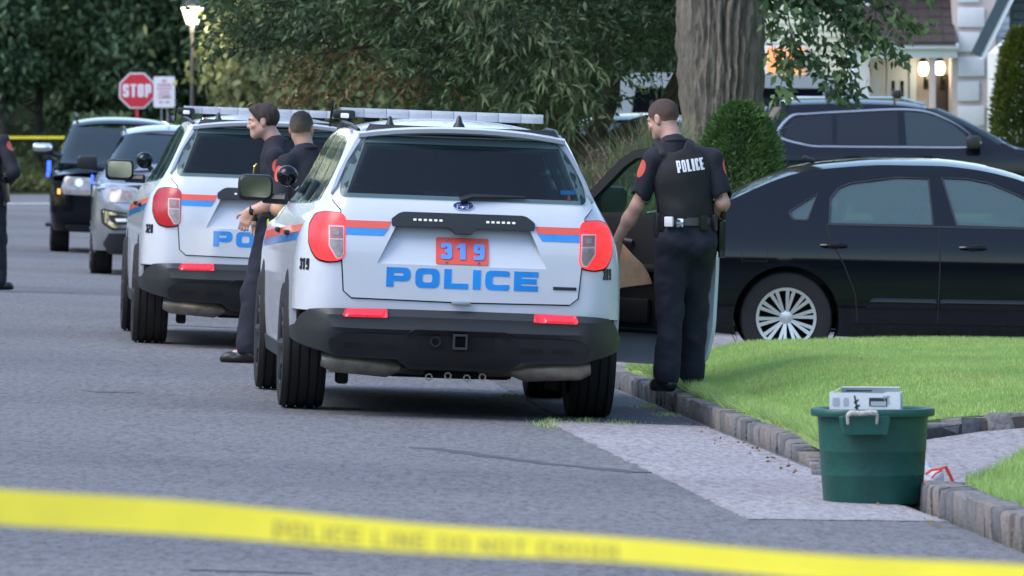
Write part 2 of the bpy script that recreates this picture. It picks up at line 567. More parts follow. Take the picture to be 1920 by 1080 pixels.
# ------------------------------------------------------------------ implicit surfaces for bodies and cloth
from mathutils.bvhtree import BVHTree
class Field:
    def __init__(s, lo, hi, h):
        s.lo = np.array(lo, float); s.h = h
        n = np.ceil((np.array(hi, float) - s.lo) / h).astype(int) + 1
        s.n = n
        s.F = np.full(n, 0.3, np.float32)
        s.ax = [s.lo[i] + h * np.arange(n[i]) for i in range(3)]
    def _sub(s, mn, mx, m_):
        sl = []
        for i in range(3):
            a = max(0, int((mn[i] - m_ - s.lo[i]) / s.h)); b = min(s.n[i], int((mx[i] + m_ - s.lo[i]) / s.h) + 2)
            if b <= a: return None
            sl.append(slice(a, b))
        P = np.meshgrid(*[s.ax[i][sl[i]] for i in range(3)], indexing='ij')
        return tuple(sl), P
    def _put(s, sl, d, k, op='u'):
        A = s.F[sl]
        if op == 'u':
            if k > 0:
                hh = np.maximum(k - np.abs(A - d), 0) / k
                s.F[sl] = np.minimum(A, d) - hh * hh * k * .25
            else: s.F[sl] = np.minimum(A, d)
        else:
            d = -d
            if k > 0:
                hh = np.maximum(k - np.abs(A - d), 0) / k
                s.F[sl] = np.maximum(A, d) + hh * hh * k * .25
            else: s.F[sl] = np.maximum(A, d)
        return s
    def cone(s, a, b, ra, rb, k=.03, op='u', flat=None):
        """round cone a->b; flat=(axis vector, factor) squashes the section"""
        a = np.array(a, float); b = np.array(b, float)
        r_ = max(ra, rb)
        q = s._sub(np.minimum(a, b) - r_, np.maximum(a, b) + r_, 2 * k + 3 * s.h)
        if q is None: return s
        sl, P = q
        ab = b - a; L2 = float(ab @ ab) + 1e-12
        px = [P[i] - a[i] for i in range(3)]
        t = np.clip((px[0] * ab[0] + px[1] * ab[1] + px[2] * ab[2]) / L2, 0, 1)
        dv = [px[i] - ab[i] * t for i in range(3)]
        if flat is not None:
            ax, f = np.array(flat[0], float), flat[1]
            ax /= np.linalg.norm(ax)
            c = dv[0] * ax[0] + dv[1] * ax[1] + dv[2] * ax[2]
            d = np.sqrt(np.maximum(dv[0] ** 2 + dv[1] ** 2 + dv[2] ** 2 - c * c, 0) + (c / f) ** 2)
            rr = ra + (rb - ra) * t
            d = (d - rr) * (f if f < 1 else 1)
        else:
            d = np.sqrt(dv[0] ** 2 + dv[1] ** 2 + dv[2] ** 2) - (ra + (rb - ra) * t)
        return s._put(sl, d.astype(np.float32), k, op)
    def ell(s, c, r, R_=None, k=.02, op='u'):
        c = np.array(c, float); r = np.array(r, float); R_ = np.eye(3) if R_ is None else np.array(R_)
        m_ = r.max()
        q = s._sub(c - m_, c + m_, 2 * k + 3 * s.h)
        if q is None: return s
        sl, P = q
        p = np.stack([P[i] - c[i] for i in range(3)], -1) @ R_      # columns of R_ are local axes
        k0 = np.sqrt(((p / r) ** 2).sum(-1)); k1 = np.sqrt(((p / r ** 2) ** 2).sum(-1)) + 1e-9
        return s._put(sl, (k0 * (k0 - 1) / k1).astype(np.float32), k, op)
    def rbox(s, c, half, rad, R_=None, k=.01, op='u'):
        c = np.array(c, float); half = np.array(half, float); R_ = np.eye(3) if R_ is None else np.array(R_)
        m_ = np.linalg.norm(half)
        q = s._sub(c - m_, c + m_, 2 * k + 3 * s.h)
        if q is None: return s
        sl, P = q
        p = np.abs(np.stack([P[i] - c[i] for i in range(3)], -1) @ R_) - (half - rad)
        d = np.sqrt((np.maximum(p, 0) ** 2).sum(-1)) + np.minimum(p.max(-1), 0) - rad
        return s._put(sl, d.astype(np.float32), k, op)
    def plane(s, p, n_):
        """keep only the side the normal points away from"""
        n_ = np.array(n_, float); n_ /= np.linalg.norm(n_)
        P = np.meshgrid(*s.ax, indexing='ij')
        d = sum((P[i] - p[i]) * n_[i] for i in range(3))
        s.F = np.maximum(s.F, d.astype(np.float32))
        return s
    def wrinkle(s, amp, freq, seed=0, aniso=(1, 1, 1)):
        P = np.meshgrid(*s.ax, indexing='ij')
        rg = np.random.default_rng(seed)
        acc = np.zeros_like(s.F)
        for i in range(7):
            v = rg.normal(size=3) * np.array(aniso); v = v / np.linalg.norm(v) * freq * (0.6 + rg.random() * 1.2)
            acc += np.sin(P[0] * v[0] + P[1] * v[1] + P[2] * v[2] + rg.random() * 6.28 + 1.3 * np.sin(P[0] * v[1] * .4 + P[2] * v[0] * .5 + P[1] * v[2] * .3)).astype(np.float32)
        s.F = s.F + acc * np.float32(amp / 2.6)
        return s
    def mesh(s):
        F = s.F; n = F.shape
        S = F < 0
        C = [(i, j, k) for i in (0, 1) for j in (0, 1) for k in (0, 1)]
        cs = [S[i:n[0] - 1 + i, j:n[1] - 1 + j, k:n[2] - 1 + k] for i, j, k in C]
        tot = sum(c.astype(np.int8) for c in cs)
        act = np.argwhere((tot > 0) & (tot < 8))
        idx = np.full((n[0] - 1, n[1] - 1, n[2] - 1), -1, np.int64)
        idx[act[:, 0], act[:, 1], act[:, 2]] = np.arange(len(act))
        vals = [F[act[:, 0] + i, act[:, 1] + j, act[:, 2] + k] for i, j, k in C]
        acc = np.zeros((len(act), 3)); cnt = np.zeros(len(act))
        for a in range(8):
            for b in range(a + 1, 8):
                df = [C[b][q] - C[a][q] for q in range(3)]
                if sum(abs(x) for x in df) != 1: continue
                fa, fb = vals[a], vals[b]
                m_ = (fa < 0) != (fb < 0)
                t = np.where(m_, fa / np.where(m_, fa - fb, 1), 0)
                for q in range(3):
                    acc[:, q] += np.where(m_, C[a][q] + t * df[q], 0)
                cnt += m_
        V = (act + acc / cnt[:, None]) * s.h + s.lo
        Q = []
        for ax in range(3):
            o1, o2 = (ax + 1) % 3, (ax + 2) % 3
            sl0 = [slice(1, n[i] - 1) for i in range(3)]; sl1 = list(sl0)
            sl0[ax] = slice(0, n[ax] - 1); sl1[ax] = slice(1, n[ax])
            A, B = S[tuple(sl0)], S[tuple(sl1)]
            e = np.argwhere(A != B)
            if not len(e): continue
            base = e.copy()
            base[:, o1] += 1; base[:, o2] += 1
            def cell(d1, d2):
                c = base.copy(); c[:, o1] -= d1; c[:, o2] -= d2
                return idx[c[:, 0], c[:, 1], c[:, 2]]
            q = np.stack([cell(1, 1), cell(0, 1), cell(0, 0), cell(1, 0)], -1)
            flip = ~A[e[:, 0], e[:, 1], e[:, 2]]
            q[flip] = q[flip][:, ::-1]
            Q.append(q)
        Q = np.concatenate(Q)
        Q = Q[(Q >= 0).all(1)]
        return V, Q

def ob_np(name, VQ, m, parent=None, smooth=True):
    V, Q = VQ
    me = bpy.data.meshes.new(name)
    nv, nf = len(V), len(Q)
    k = Q.shape[1]
    me.vertices.add(nv); me.vertices.foreach_set('co', np.asarray(V, np.float32).ravel())
    me.loops.add(nf * k); me.loops.foreach_set('vertex_index', np.asarray(Q, np.int32).ravel())
    me.polygons.add(nf)
    me.polygons.foreach_set('loop_start', np.arange(0, nf * k, k, dtype=np.int32))
    me.polygons.foreach_set('loop_total', np.full(nf, k, np.int32))
    if smooth: me.polygons.foreach_set('use_smooth', np.ones(nf, bool))
    me.update(calc_edges=True)
    me.validate()
    me.materials.append(M[m] if isinstance(m, str) else m)
    o = bpy.data.objects.new(name, me)
    COL.objects.link(o)
    if parent is not None: o.parent = parent
    return o

M['skin'] = mat('skin', (0.47, 0.27, 0.21), 0.5, var=0.10, scale=25)
M['skin_tan'] = mat('skin_tan', (0.42, 0.25, 0.17), 0.5, var=0.10, scale=25)
M['hair_dark'] = mat('hair_dark', (0.030, 0.018, 0.014), 0.7, var=0.4, scale=80, bump=.4, bscale=220)
M['hair_buzz'] = mat('hair_buzz', (0.075, 0.045, 0.038), 0.8, var=0.25, scale=90, bump=.3, bscale=260)
def fade_hair(name, top, mid, low):
    m = mat(name, mid, 0.85)
    n_, l_ = m.node_tree.nodes, m.node_tree.links
    tc = n_.new('ShaderNodeTexCoord'); sp = n_.new('ShaderNodeSeparateXYZ'); rp = n_.new('ShaderNodeValToRGB')
    nz = n_.new('ShaderNodeTexNoise'); nz.inputs['Scale'].default_value = 45; nz.inputs['Detail'].default_value = 5
    ad = n_.new('ShaderNodeMath'); ad.operation = 'MULTIPLY_ADD'; ad.inputs[1].default_value = .30
    sb = n_.new('ShaderNodeMath'); sb.operation = 'SUBTRACT'; sb.inputs[1].default_value = .15
    l_.new(tc.outputs['Generated'], sp.inputs[0]); l_.new(tc.outputs['Object'], nz.inputs['Vector'])
    l_.new(nz.outputs['Fac'], ad.inputs[0]); l_.new(sp.outputs[2], ad.inputs[2]); l_.new(ad.outputs[0], sb.inputs[0]); l_.new(sb.outputs[0], rp.inputs[0]); l_.new(rp.outputs[0], n_['Principled BSDF'].inputs[0])
    e = rp.color_ramp.elements
    e[0].position = .02; e[0].color = (*low, 1); e[1].position = .80; e[1].color = (*top, 1)
    k = e.new(.38); k.color = (*mid, 1)
    return m
M['hair_buzz'] = fade_hair('hair_buzz', (.052, .030, .026), (.085, .048, .038), (.30, .17, .13))
M['hair_black'] = mat('hair_black', (0.012, 0.011, 0.012), 0.7, var=0.4, scale=80, bump=.4, bscale=220)
M['hair_fade'] = fade_hair('hair_fade', (.012, .011, .012), (.10, .072, .055), (.30, .19, .135))
M['navy_cloth'] = mat('navy_cloth', (0.008, 0.0095, 0.019), 0.85, var=0.25, scale=14, bump=.12, bscale=500)
M['trouser_cloth'] = mat('trouser_cloth', (0.0085, 0.0105, 0.023), 0.85, var=0.25, scale=9, bump=.12, bscale=500)
M['vest_cloth'] = mat('vest_cloth', (0.012, 0.012, 0.015), 0.8, var=0.2, scale=12, bump=.15, bscale=350)
M['belt_leather'] = mat('belt_leather', (0.05, 0.05, 0.055), 0.38, spec=.7)
M['boot_leather'] = mat('boot_leather', (0.008, 0.008, 0.009), 0.4)
M['patch_red'] = mat('patch_red', (0.55, 0.085, 0.055), 0.6)
M['patch_gold'] = mat('patch_gold', (0.62, 0.45, 0.09), 0.5)
M['white_print'] = mat('white_print', (0.78, 0.78, 0.82), 0.5)
M['badge_gold'] = mat('badge_gold', (0.9, 0.62, 0.25), 0.25, metal=0.8)
M['taser_yellow'] = mat('taser_yellow', (0.75, 0.62, 0.02), 0.4)
M['paper_bag'] = mat('paper_bag', (0.52, 0.30, 0.17), 0.8, var=0.18, scale=10, bump=.2, bscale=60)
M['eye'] = mat('eye', (0.5, 0.5, 0.5), 0.2)

def frame_from(f, up=(0, 0, 1)):
    f = Vector(f).normalized(); u = Vector(up)
    r = f.cross(u).normalized()
    u = r.cross(f).normalized()
    return np.array([r, f, u]).T      # columns: right, forward, up

def person(label, loc, rz, J, hair='short', skin='skin', hairmat='hair_dark', vest=False, hand_l=(0, 0, -1), hand_r=(0, 0, -1), grip_l=.5, long_sleeve=False, palm_l=(1, 0, 0), palm_r=(-1, 0, 0)):
    """J: joints in the figure's own frame (facing +y, x to its right, z up from the ground)"""
    root = empty('person', loc, (0, 0, rz), label, 'person', 'police officers')
    V_ = {k: np.array(v, float) for k, v in J.items() if k not in ('face',)}
    HF = frame_from(J['face'])
    r_, f_, u_ = HF[:, 0], HF[:, 1], HF[:, 2]
    hd = V_['head']
    at = lambda a, b, c: hd + r_ * a + f_ * b + u_ * c
    pts = np.array(list(V_.values()))
    lo = pts.min(0) - .22; hi = pts.max(0) + .22
    # ---------------- body
    B = Field(lo, hi, .0068)
    B.ell(at(0, -.012, .03), (.074, .096, .086), HF, .02)
    B.ell(at(0, .028, -.045), (.060, .066, .064), HF, .03)
    B.ell(at(0, .070, -.092), (.027, .022, .018), HF, .03)
    B.cone(at(.045, .0, -.055), at(.02, .065, -.092), .02, .016, .03)
    B.cone(at(-.045, .0, -.055), at(-.02, .065, -.092), .02, .016, .03)
    B.ell(at(0, .074, .022), (.052, .018, .012), HF, .02)
    B.cone(at(0, .088, .010), at(0, .106, -.026), .009, .012, .018)
    B.ell(at(0, .096, -.031), (.017, .012, .009), HF, .014)
    for sx in (1, -1):
        B.ell(at(.033 * sx, .10, .003), (.015, .014, .009), HF, .008, 's')
        B.ell(at(.034 * sx, .083, .0), (.012, .010, .009), HF, .004)
        B.ell(at(.045 * sx, .065, -.025), (.02, .018, .015), HF, .02)
        B.ell(at(.077 * sx, -.012, -.005), (.010, .021, .034), HF, .008)
        B.ell(at(.086 * sx, -.008, .0), (.005, .010, .016), HF, .004, 's')
    B.ell(at(0, .088, -.060), (.024, .010, .006), HF, .006)
    B.ell(at(0, .086, -.070), (.021, .010, .007), HF, .006)
    nk = V_['neck']
    B.cone(at(0, -.022, -.05), nk, .056, .064, .03)
    B.cone(nk + np.array((0, 0, -.05)), V_['chest'], .06, .11, .04, flat=((0, 1, 0), .7))
    B.cone(V_['chest'], V_['pelvis'], .13, .12, .05, flat=((0, 1, 0), .7))
    for sd in ('l', 'r'):
        S_, E_, W_ = V_['sh' + sd], V_['el' + sd], V_['wr' + sd]
        B.cone(nk + np.array((0, 0, -.06)), S_, .035, .045, .04)
        B.cone(S_, E_, .050, .041, .02)
        B.cone(E_, E_ + (W_ - E_) * .4, .044, .046, .02)
        B.cone(E_ + (W_ - E_) * .35, W_, .045, .029, .02)
        # hand: palm and five fingers
        hdv = np.array(hand_l if sd == 'l' else hand_r, float); hdv /= np.linalg.norm(hdv)
        pn = np.array(palm_l if sd == 'l' else palm_r, float); pn = pn - hdv * (pn @ hdv); pn /= np.linalg.norm(pn)
        sdv = np.cross(hdv, pn)                         # across the palm
        if sd == 'l': sdv = -sdv
        pc = W_ + hdv * .05
        HR = np.array([sdv, hdv, pn]).T
        B.cone(W_, W_ + hdv * .03, .026, .026, .015)
        B.rbox(pc, (.040, .048, .016), .014, HR, .012)
        cur = grip_l if sd == 'l' else .45
        for i, (ox, ln, rr) in enumerate(((.031, .070, .0085), (.011, .080, .009), (-.010, .075, .0088), (-.030, .058, .0078))):
            p = pc + hdv * .046 + sdv * ox
            ang = 0.25 * cur
            for seg, fr in enumerate((.45, .32, .26)):
                d = hdv * math.cos(ang) + pn * math.sin(ang)
                p2 = p + d * ln * fr
                B.cone(p, p2, rr * (1 - .06 * seg), rr * (.94 - .06 * seg), .004)
                p = p2; ang += 1.15 * cur
        p = pc - hdv * .025 + sdv * .036 + pn * .006
        d1 = (hdv * .6 + sdv * .75 + pn * .35); d1 /= np.linalg.norm(d1)
        B.cone(p, p + d1 * .042, .0125, .0105, .012)
        d2 = (hdv * .85 + sdv * .15 + pn * .5); d2 /= np.linalg.norm(d2)
        B.cone(p + d1 * .042, p + d1 * .042 + d2 * .032, .0105, .0085, .005)
        Hp, K_, A_, T_ = V_['hip' + sd], V_['kn' + sd], V_['an' + sd], V_['toe' + sd]
        B.cone(Hp, K_, .082, .055, .04)
        B.cone(K_, A_, .055, .040, .03)
        B.cone(A_, A_ + (T_ - A_) * .5 + np.array((0, 0, .02)), .034, .025, .02)
    body = ob_np('body', B.mesh(), skin, root)
    # ---------------- hair (its own cap over the skull)
    Hh = Field(hd - .2, hd + .2, .006)
    ex = {'buzz': .005, 'fade': .005}.get(hair, .010)
    Hh.ell(at(0, -.014, .032), (.074 + ex, .097 + ex, .087 + ex), HF, 0)
    if hair == 'short':
        Hh.ell(at(0, .045, .085), (.058, .05, .035), HF, .02)
    n_ = f_ * .78 - u_ * .62
    Hh.plane(at(0, .046, .03), n_)
    Hh.plane(at(0, 0, -.062), -u_)
    for sx in (1, -1):
        Hh.ell(at(.082 * sx, -.006, -.012), (.02, .027, .040), HF, .004, 's')
    Hh.wrinkle(.0026 if hair == 'short' else .0012, 95, 3)
    ob_np('hair', Hh.mesh(), hairmat, root)
    for sx in (1, -1):
        ob('eyebrow', [tube([at(.016 * sx, .094, .021), at(.034 * sx, .090, .026), at(.050 * sx, .076, .021)], [.0035, .004, .002], 6)], hairmat, root)
        e = ob('eye', sphere(tuple(at(.033 * sx, .079, .002)), .0115, 10, 8), 'eye', root)
        ob('iris', sphere(tuple(at(.033 * sx, .0875, .002)), .005, 8, 6), 'dull_black', e)
    # ---------------- shirt
    Sh = Field(lo, hi, .0085)
    ch, pv = V_['chest'], V_['pelvis']
    wa = pv + (ch - pv) * .32
    Sh.cone(nk + np.array((0, -.005, -.012)), nk + np.array((0, 0, -.08)), .073, .10, .02)
    Sh.cone(nk + np.array((0, 0, -.05)), ch, .10, .152, .05, flat=((0, 1, 0), .78))
    Sh.cone(ch, wa, .164, .156, .05, flat=((0, 1, 0), .72))
    Sh.cone(wa, pv + np.array((0, 0, .02)), .160, .165, .03, flat=((0, 1, 0), .74))
    for sd in ('l', 'r'):
        S_, E_ = V_['sh' + sd], V_['el' + sd]
        Sh.cone(nk + np.array((0, 0, -.035)), S_, .060, .062, .04)
        Sh.cone(S_, S_ + (E_ - S_) * (1.0 if long_sleeve else .86), .064, .066, .03)
        d = (E_ - S_) / np.linalg.norm(E_ - S_)
        if long_sleeve:
            W_ = V_['wr' + sd]
            Sh.cone(E_, E_ + (W_ - E_) * .9, .066, .05, .03)
        else:
            # open the sleeve at its hem
            Sh.cone(S_ + (E_ - S_) * .90, S_ + (E_ - S_) * 1.3, .066, .07, 0, 's')
    Sh.wrinkle(.0035, 34, 5, (1, 1, .5))
    shirt_VQ = Sh.mesh()
    ob_np('shirt', shirt_VQ, 'navy_cloth', root)
    shirt_bvh = BVHTree.FromPolygons([Vector(v) for v in shirt_VQ[0]], [tuple(int(i) for i in q) for q in shirt_VQ[1]])
    cr = []
    for k in range(19):
        a = 2 * math.pi * k / 18
        cr.append(nk + np.array((.066 * math.cos(a), .066 * math.sin(a) - .005, .012 + .012 * -math.sin(a))))
    ob('collar', tube(cr, .017, 8, False), 'navy_cloth', root)
    # ---------------- trousers
    Tr = Field(lo, hi, .0085)
    Tr.cone(pv + np.array((0, 0, .03)), pv + np.array((0, 0, -.05)), .168, .170, .03, flat=((0, 1, 0), .78))
    for sd in ('l', 'r'):
        Hp, K_, A_ = V_['hip' + sd], V_['kn' + sd], V_['an' + sd]
        Tr.ell(Hp + np.array((0, -.055, -.02)), (.085, .075, .09), None, .05)
        Tr.cone(Hp, K_, .108, .084, .03)
        Tr.cone(K_, A_ + (K_ - A_) * .10, .082, .078, .03)
        dn = (A_ - K_) / np.linalg.norm(A_ - K_)
        Tr.cone(A_ + (K_ - A_) * .16, A_ + np.array((0, .0, .015)), .077, .076, .02)
        Tr.cone(A_ + np.array((0, 0, -.012)), A_ + np.array((0, 0, -.12)), .06, .07, .0, 's')
    Tr.wrinkle(.006, 24, 11, (1, 1, .28))
    Tr.wrinkle(.0018, 60, 12, (.6, .6, 1))
    ob_np('trousers', Tr.mesh(), 'trouser_cloth', root)
    # ---------------- boots
    for sd in ('l', 'r'):
        A_, T_ = V_['an' + sd], V_['toe' + sd]
        td = T_ - A_; td[2] = 0; td /= np.linalg.norm(td)
        Bo = Field(A_ - .26, A_ + .26, .0085)
        zf = A_[2] - .075
        Bo.cone(A_ + np.array((0, 0, .10)), A_, .055, .054, .02)
        Bo.cone(np.array((*(A_ - td * .03)[:2], zf + .04)), np.array((*(A_ + td * .14)[:2], zf + .036)), .044, .042, .03)
        Bo.cone(np.array((*(A_ + td * .12)[:2], zf + .03)), np.array((*(A_ + td * .17)[:2], zf + .028)), .040, .030, .02)
        Bo.plane((0, 0, zf), (0, 0, -1))
        ob_np('boot', Bo.mesh(), 'boot_leather', root)
    # ---------------- duty belt
    bl = []
    bz = pv + np.array((0, 0, .055))
    hw, hd_ = .176, .140
    br = []
    for k in range(37):
        a = 2 * math.pi * k / 36
        br.append((bz[0] + hw * math.cos(a), bz[1] + hd_ * math.sin(a)))
    inn = [(bz[0] + (hw - .02) * math.cos(2 * math.pi * k / 36), bz[1] + (hd_ - .02) * math.sin(2 * math.pi * k / 36)) for k in range(37)]
    V2, F2 = [], []
    for k in range(37):
        for (x, y), z in ((br[k], -.024), (br[k], .024), (inn[k], .024), (inn[k], -.024)):
            V2.append((x, y, bz[2] + z))
    for k in range(36):
        for j in range(4):
            F2.append((k * 4 + j, (k + 1) * 4 + j, (k + 1) * 4 + (j + 1) % 4, k * 4 + (j + 1) % 4))
    ob('belt', (V2, F2), 'belt_leather', root)
    for an, sz, m_ in ((-70, (.05, .03, .09), 'boot_leather'), (-115, (.045, .022, .055), 'chrome'), (200, (.06, .035, .10), 'boot_leather'), (-40, (.04, .03, .10), 'boot_leather'), (120, (.06, .03, .07), 'boot_leather'), (60, (.06, .03, .07), 'boot_leather')):
        a = R(an)
        ob('belt_pouch', box((bz[0] + (hw + .012) * math.cos(a), bz[1] + (hd_ + .012) * math.sin(a), bz[2] - .008), sz, .008, (0, 0, a + math.pi / 2)), m_, root)
    # holster on the right hip, radio on the left
    ob('holster', [box((bz[0] + hw + .03, bz[1] - .01, bz[2] - .09), (.045, .09, .20), .015, (R(8), 0, 0)), box((bz[0] + hw + .035, bz[1] - .03, bz[2] + .045), (.03, .10, .05), .012, (R(20), 0, 0)), tube([(bz[0] + hw + .03, bz[1] - .02, bz[2] - .15), (bz[0] + hw + .03, bz[1] - .03, bz[2] - .22)], .022, 8)], 'boot_leather', root)
    ob('radio', [box((bz[0] - hw - .02, bz[1] - .02, bz[2] - .02), (.035, .06, .15), .01), tube([(bz[0] - hw - .02, bz[1] - .03, bz[2] + .05), (bz[0] - hw - .02, bz[1] - .03, bz[2] + .17)], .006, 6)], 'boot_leather', root)
    # ---------------- vest
    if vest:
        Ve = Field(lo, hi, .0085)
        Ve.cone(ch + (nk - ch) * .55, ch, .142, .170, .05, flat=((0, 1, 0), .80))
        Ve.cone(ch, wa + np.array((0, 0, .0)), .178, .172, .05, flat=((0, 1, 0), .80))
        Ve.plane(wa + np.array((0, 0, -.045)), (0, 0, -1))
        for sd in ('l', 'r'):
            S_ = V_['sh' + sd]
            sg = -1 if sd == 'l' else 1
            Ve.ell(S_ + np.array((.055 * sg, 0, -.03)), (.07, .13, .12), None, .01, 's')
            Ve.cone(nk + np.array((.085 * sg, -.07, -.06)), nk + np.array((.10 * sg, .0, .0)), .026, .024, .02)
            Ve.cone(nk + np.array((.10 * sg, .0, .0)), nk + np.array((.085 * sg, .08, -.07)), .024, .026, .02)
        Ve.cone(nk + np.array((0, -.02, .06)), nk + np.array((0, -.03, -.03)), .075, .07, .01, 's')
        Ve.wrinkle(.003, 34, 21, (1, 1, .6))
        ob_np('vest', Ve.mesh(), 'vest_cloth', root)
    # ---------------- shoulder patches
    for sd in ('l', 'r'):
        S_, E_ = V_['sh' + sd], V_['el' + sd]
        sg = -1 if sd == 'l' else 1
        ax = (E_ - S_) / np.linalg.norm(E_ - S_)
        c = S_ + (E_ - S_) * .26
        o_ = np.array((sg, -.25, .12)); o_ = o_ - ax * (o_ @ ax); o_ /= np.linalg.norm(o_)
        s_ = np.cross(ax, o_)
        def pmap(rr):
            def f(a, b):
                an = a / rr
                dr = Vector(o_ * math.cos(an) + s_ * math.sin(an)); base = Vector(c - ax * b)
                h_ = shirt_bvh.ray_cast(base + dr * .2, -dr)
                d_ = .2 - h_[3] if h_[0] is not None and h_[3] < .16 else rr
                return base + dr * max(rr - .02, d_)
            return f
        g = panel(circle2((0, 0), .046, 28, .055), pmap(.079), .02, .006, .004)
        p = ob('shoulder_patch', g, 'patch_red', root)
        ob('patch_emblem', panel([(.0, .032), (.012, .010), (.026, .006), (.016, -.012), (.018, -.030), (0, -.02), (-.018, -.030), (-.016, -.012), (-.026, .006), (-.012, .010)], pmap(.079), .02, .003, .0065), 'patch_gold', p)
    return root
# ------------------------------------------------------------------ terrain functions (street runs 4.4 degrees left of the view, crossfall to the kerb)
TH, XR, YR, CF = R(4.4), -0.371, 45.0, 0.0366
def uv(X, Y): return (X - XR) * math.cos(TH) + (Y - YR) * math.sin(TH), -(X - XR) * math.sin(TH) + (Y - YR) * math.cos(TH)
def xy(u, v): return XR + u * math.cos(TH) - v * math.sin(TH), YR + u * math.sin(TH) + v * math.cos(TH)
def sstep(a, b, x):
    t = max(0.0, min(1.0, (x - a) / (b - a))); return t * t * (3 - 2 * t)
def dip(Y): return -0.2 * sstep(60, 112, Y)
def road_z(X, Y):
    u, v = uv(X, Y)
    c = u + 3.6
    return CF * (3.6 - math.sqrt(c * c + .6)) + dip(Y)
def apron_z(X, Y):
    u, v = uv(X, Y)
    return road_z(*xy(min(u, 1.42), v)) + .085 * max(0, u - 1.42)
def lawn_z(X, Y):
    u, v = uv(X, Y)
    if Y > 51.2: return .03 + .06 * sstep(51, 56, Y) + .10 * sstep(62, 80, Y)
    e = min(1, max(0, (Y - 38.9) / 3.0))
    return .035 + .03 * e + (.17 * sstep(1.55, 2.5, u) * (.35 + .65 * sstep(40.5, 45, Y))) + .012 * math.sin(X * 2.1 + Y * .9)
def lawn2_z(X, Y):
    u, v = uv(X, Y)
    return .055 + .05 * sstep(1.6, 2.6, u) + .01 * math.sin(X * 3 + Y)

def asphalt(name, c1, c2, stain_shade):
    m = bpy.data.materials.new(name); m.use_nodes = True
    N, L = m.node_tree.nodes, m.node_tree.links
    b = N["Principled BSDF"]; b.inputs["Roughness"].default_value = .88; b.inputs["Specular IOR Level"].default_value = .3
    tc = N.new("ShaderNodeTexCoord")
    def noise(sc, det=4, rough=.6, stretch=None):
        n = N.new("ShaderNodeTexNoise"); n.inputs["Scale"].default_value = sc; n.inputs["Detail"].default_value = det; n.inputs["Roughness"].default_value = rough
        if stretch:
            mp = N.new("ShaderNodeMapping"); mp.inputs["Scale"].default_value = stretch
            L.new(tc.outputs["Object"], mp.inputs[0]); L.new(mp.outputs[0], n.inputs["Vector"])
        else: L.new(tc.outputs["Object"], n.inputs["Vector"])
        return n
    def mixc(f, a, bb, mode='MIX'):
        x = N.new("ShaderNodeMix"); x.data_type = 'RGBA'; x.blend_type = mode
        if isinstance(f, float): x.inputs[0].default_value = f
        else: L.new(f, x.inputs[0])
        for i, q in ((6, a), (7, bb)):
            if isinstance(q, tuple): x.inputs[i].default_value = (*q, 1)
            else: L.new(q, x.inputs[i])
        return x.outputs[2]
    def ramp(src, p0, p1, a=0.0, bb=1.0):
        r_ = N.new("ShaderNodeMapRange"); r_.inputs[1].default_value = p0; r_.inputs[2].default_value = p1; r_.inputs[3].default_value = a; r_.inputs[4].default_value = bb
        L.new(src, r_.inputs[0]); return r_.outputs[0]
    fine = noise(70, 3, .7, (1, .16, 1)); agg = noise(26, 4, .75, (1, .2, 1)); big = noise(.35, 3, .5); shade_band = noise(.5, 2, .5, (.12, .42, 1)); crack = noise(3.0, 3, .6, (.5, 1.4, 1))
    c = mixc(ramp(fine.outputs[0], .35, .65), c2, c1)
    c = mixc(ramp(agg.outputs[0], .40, .66, 0, .75), c, tuple(x * 1.5 for x in c1))
    c = mixc(ramp(agg.outputs[0], .30, .46, .45, 0), c, tuple(x * .5 for x in c2))
    c = mixc(ramp(big.outputs[0], .4, .65, 0, .6), c, stain_shade, 'MULTIPLY')
    c = mixc(ramp(shade_band.outputs[0], .48, .64, 0, .9), c, stain_shade, 'MULTIPLY')  # broad bands: soft tree shade put into the surface colour
    c = mixc(ramp(crack.outputs[0], .70, .74, 0, .5), c, tuple(x * .45 for x in c2))
    spot = noise(55, 2, .5, (1, .3, 1))
    c = mixc(ramp(spot.outputs[0], .66, .72, 0, .6), c, tuple(x * 1.9 for x in c1))
    c = mixc(ramp(spot.outputs[0], .34, .28, 0, .6), c, tuple(x * .45 for x in c2))
    L.new(c, b.inputs["Base Color"])
    bp = N.new("ShaderNodeBump"); bp.inputs["Strength"].default_value = .5; bp.inputs["Distance"].default_value = .01
    L.new(agg.outputs[0], bp.inputs["Height"]); L.new(bp.outputs[0], b.inputs["Normal"])
    return m
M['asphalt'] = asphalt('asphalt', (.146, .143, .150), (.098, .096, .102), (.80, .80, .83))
M['asphalt_dark'] = asphalt('asphalt_dark', (.10, .098, .102), (.066, .066, .07), (.82, .82, .84))
M['concrete'] = asphalt('concrete', (.275, .258, .27), (.21, .198, .207), (.86, .84, .85))
M['drive'] = asphalt('drive', (.245, .230, .24), (.19, .179, .187), (.86, .84, .85))
M['road_paint'] = mat('road_paint', (.62, .62, .60), .7, var=.2, scale=3)
M['soil'] = mat('soil', (.05, .042, .03), .95, var=.4, scale=8, bump=.5, bscale=20)
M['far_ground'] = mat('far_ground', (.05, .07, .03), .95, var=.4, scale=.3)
M['lawn_base'] = mat('lawn_base', (.22, .31, .10), .95, var=.35, scale=5, bump=.4, bscale=40)
M['grass_blade'] = mat('grass_blade', (.42, .55, .18), .6, var=.22, scale=1.4, island=.25, transl=.35, col2=(.28, .43, .13))
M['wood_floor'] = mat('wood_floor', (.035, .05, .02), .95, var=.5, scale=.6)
M['stone'] = mat('stone', (.15, .145, .147), .85, var=.35, scale=14, bump=.6, bscale=45)
M['stone_warm'] = mat('stone_warm', (.18, .158, .145), .85, var=.3, scale=14, bump=.6, bscale=45)
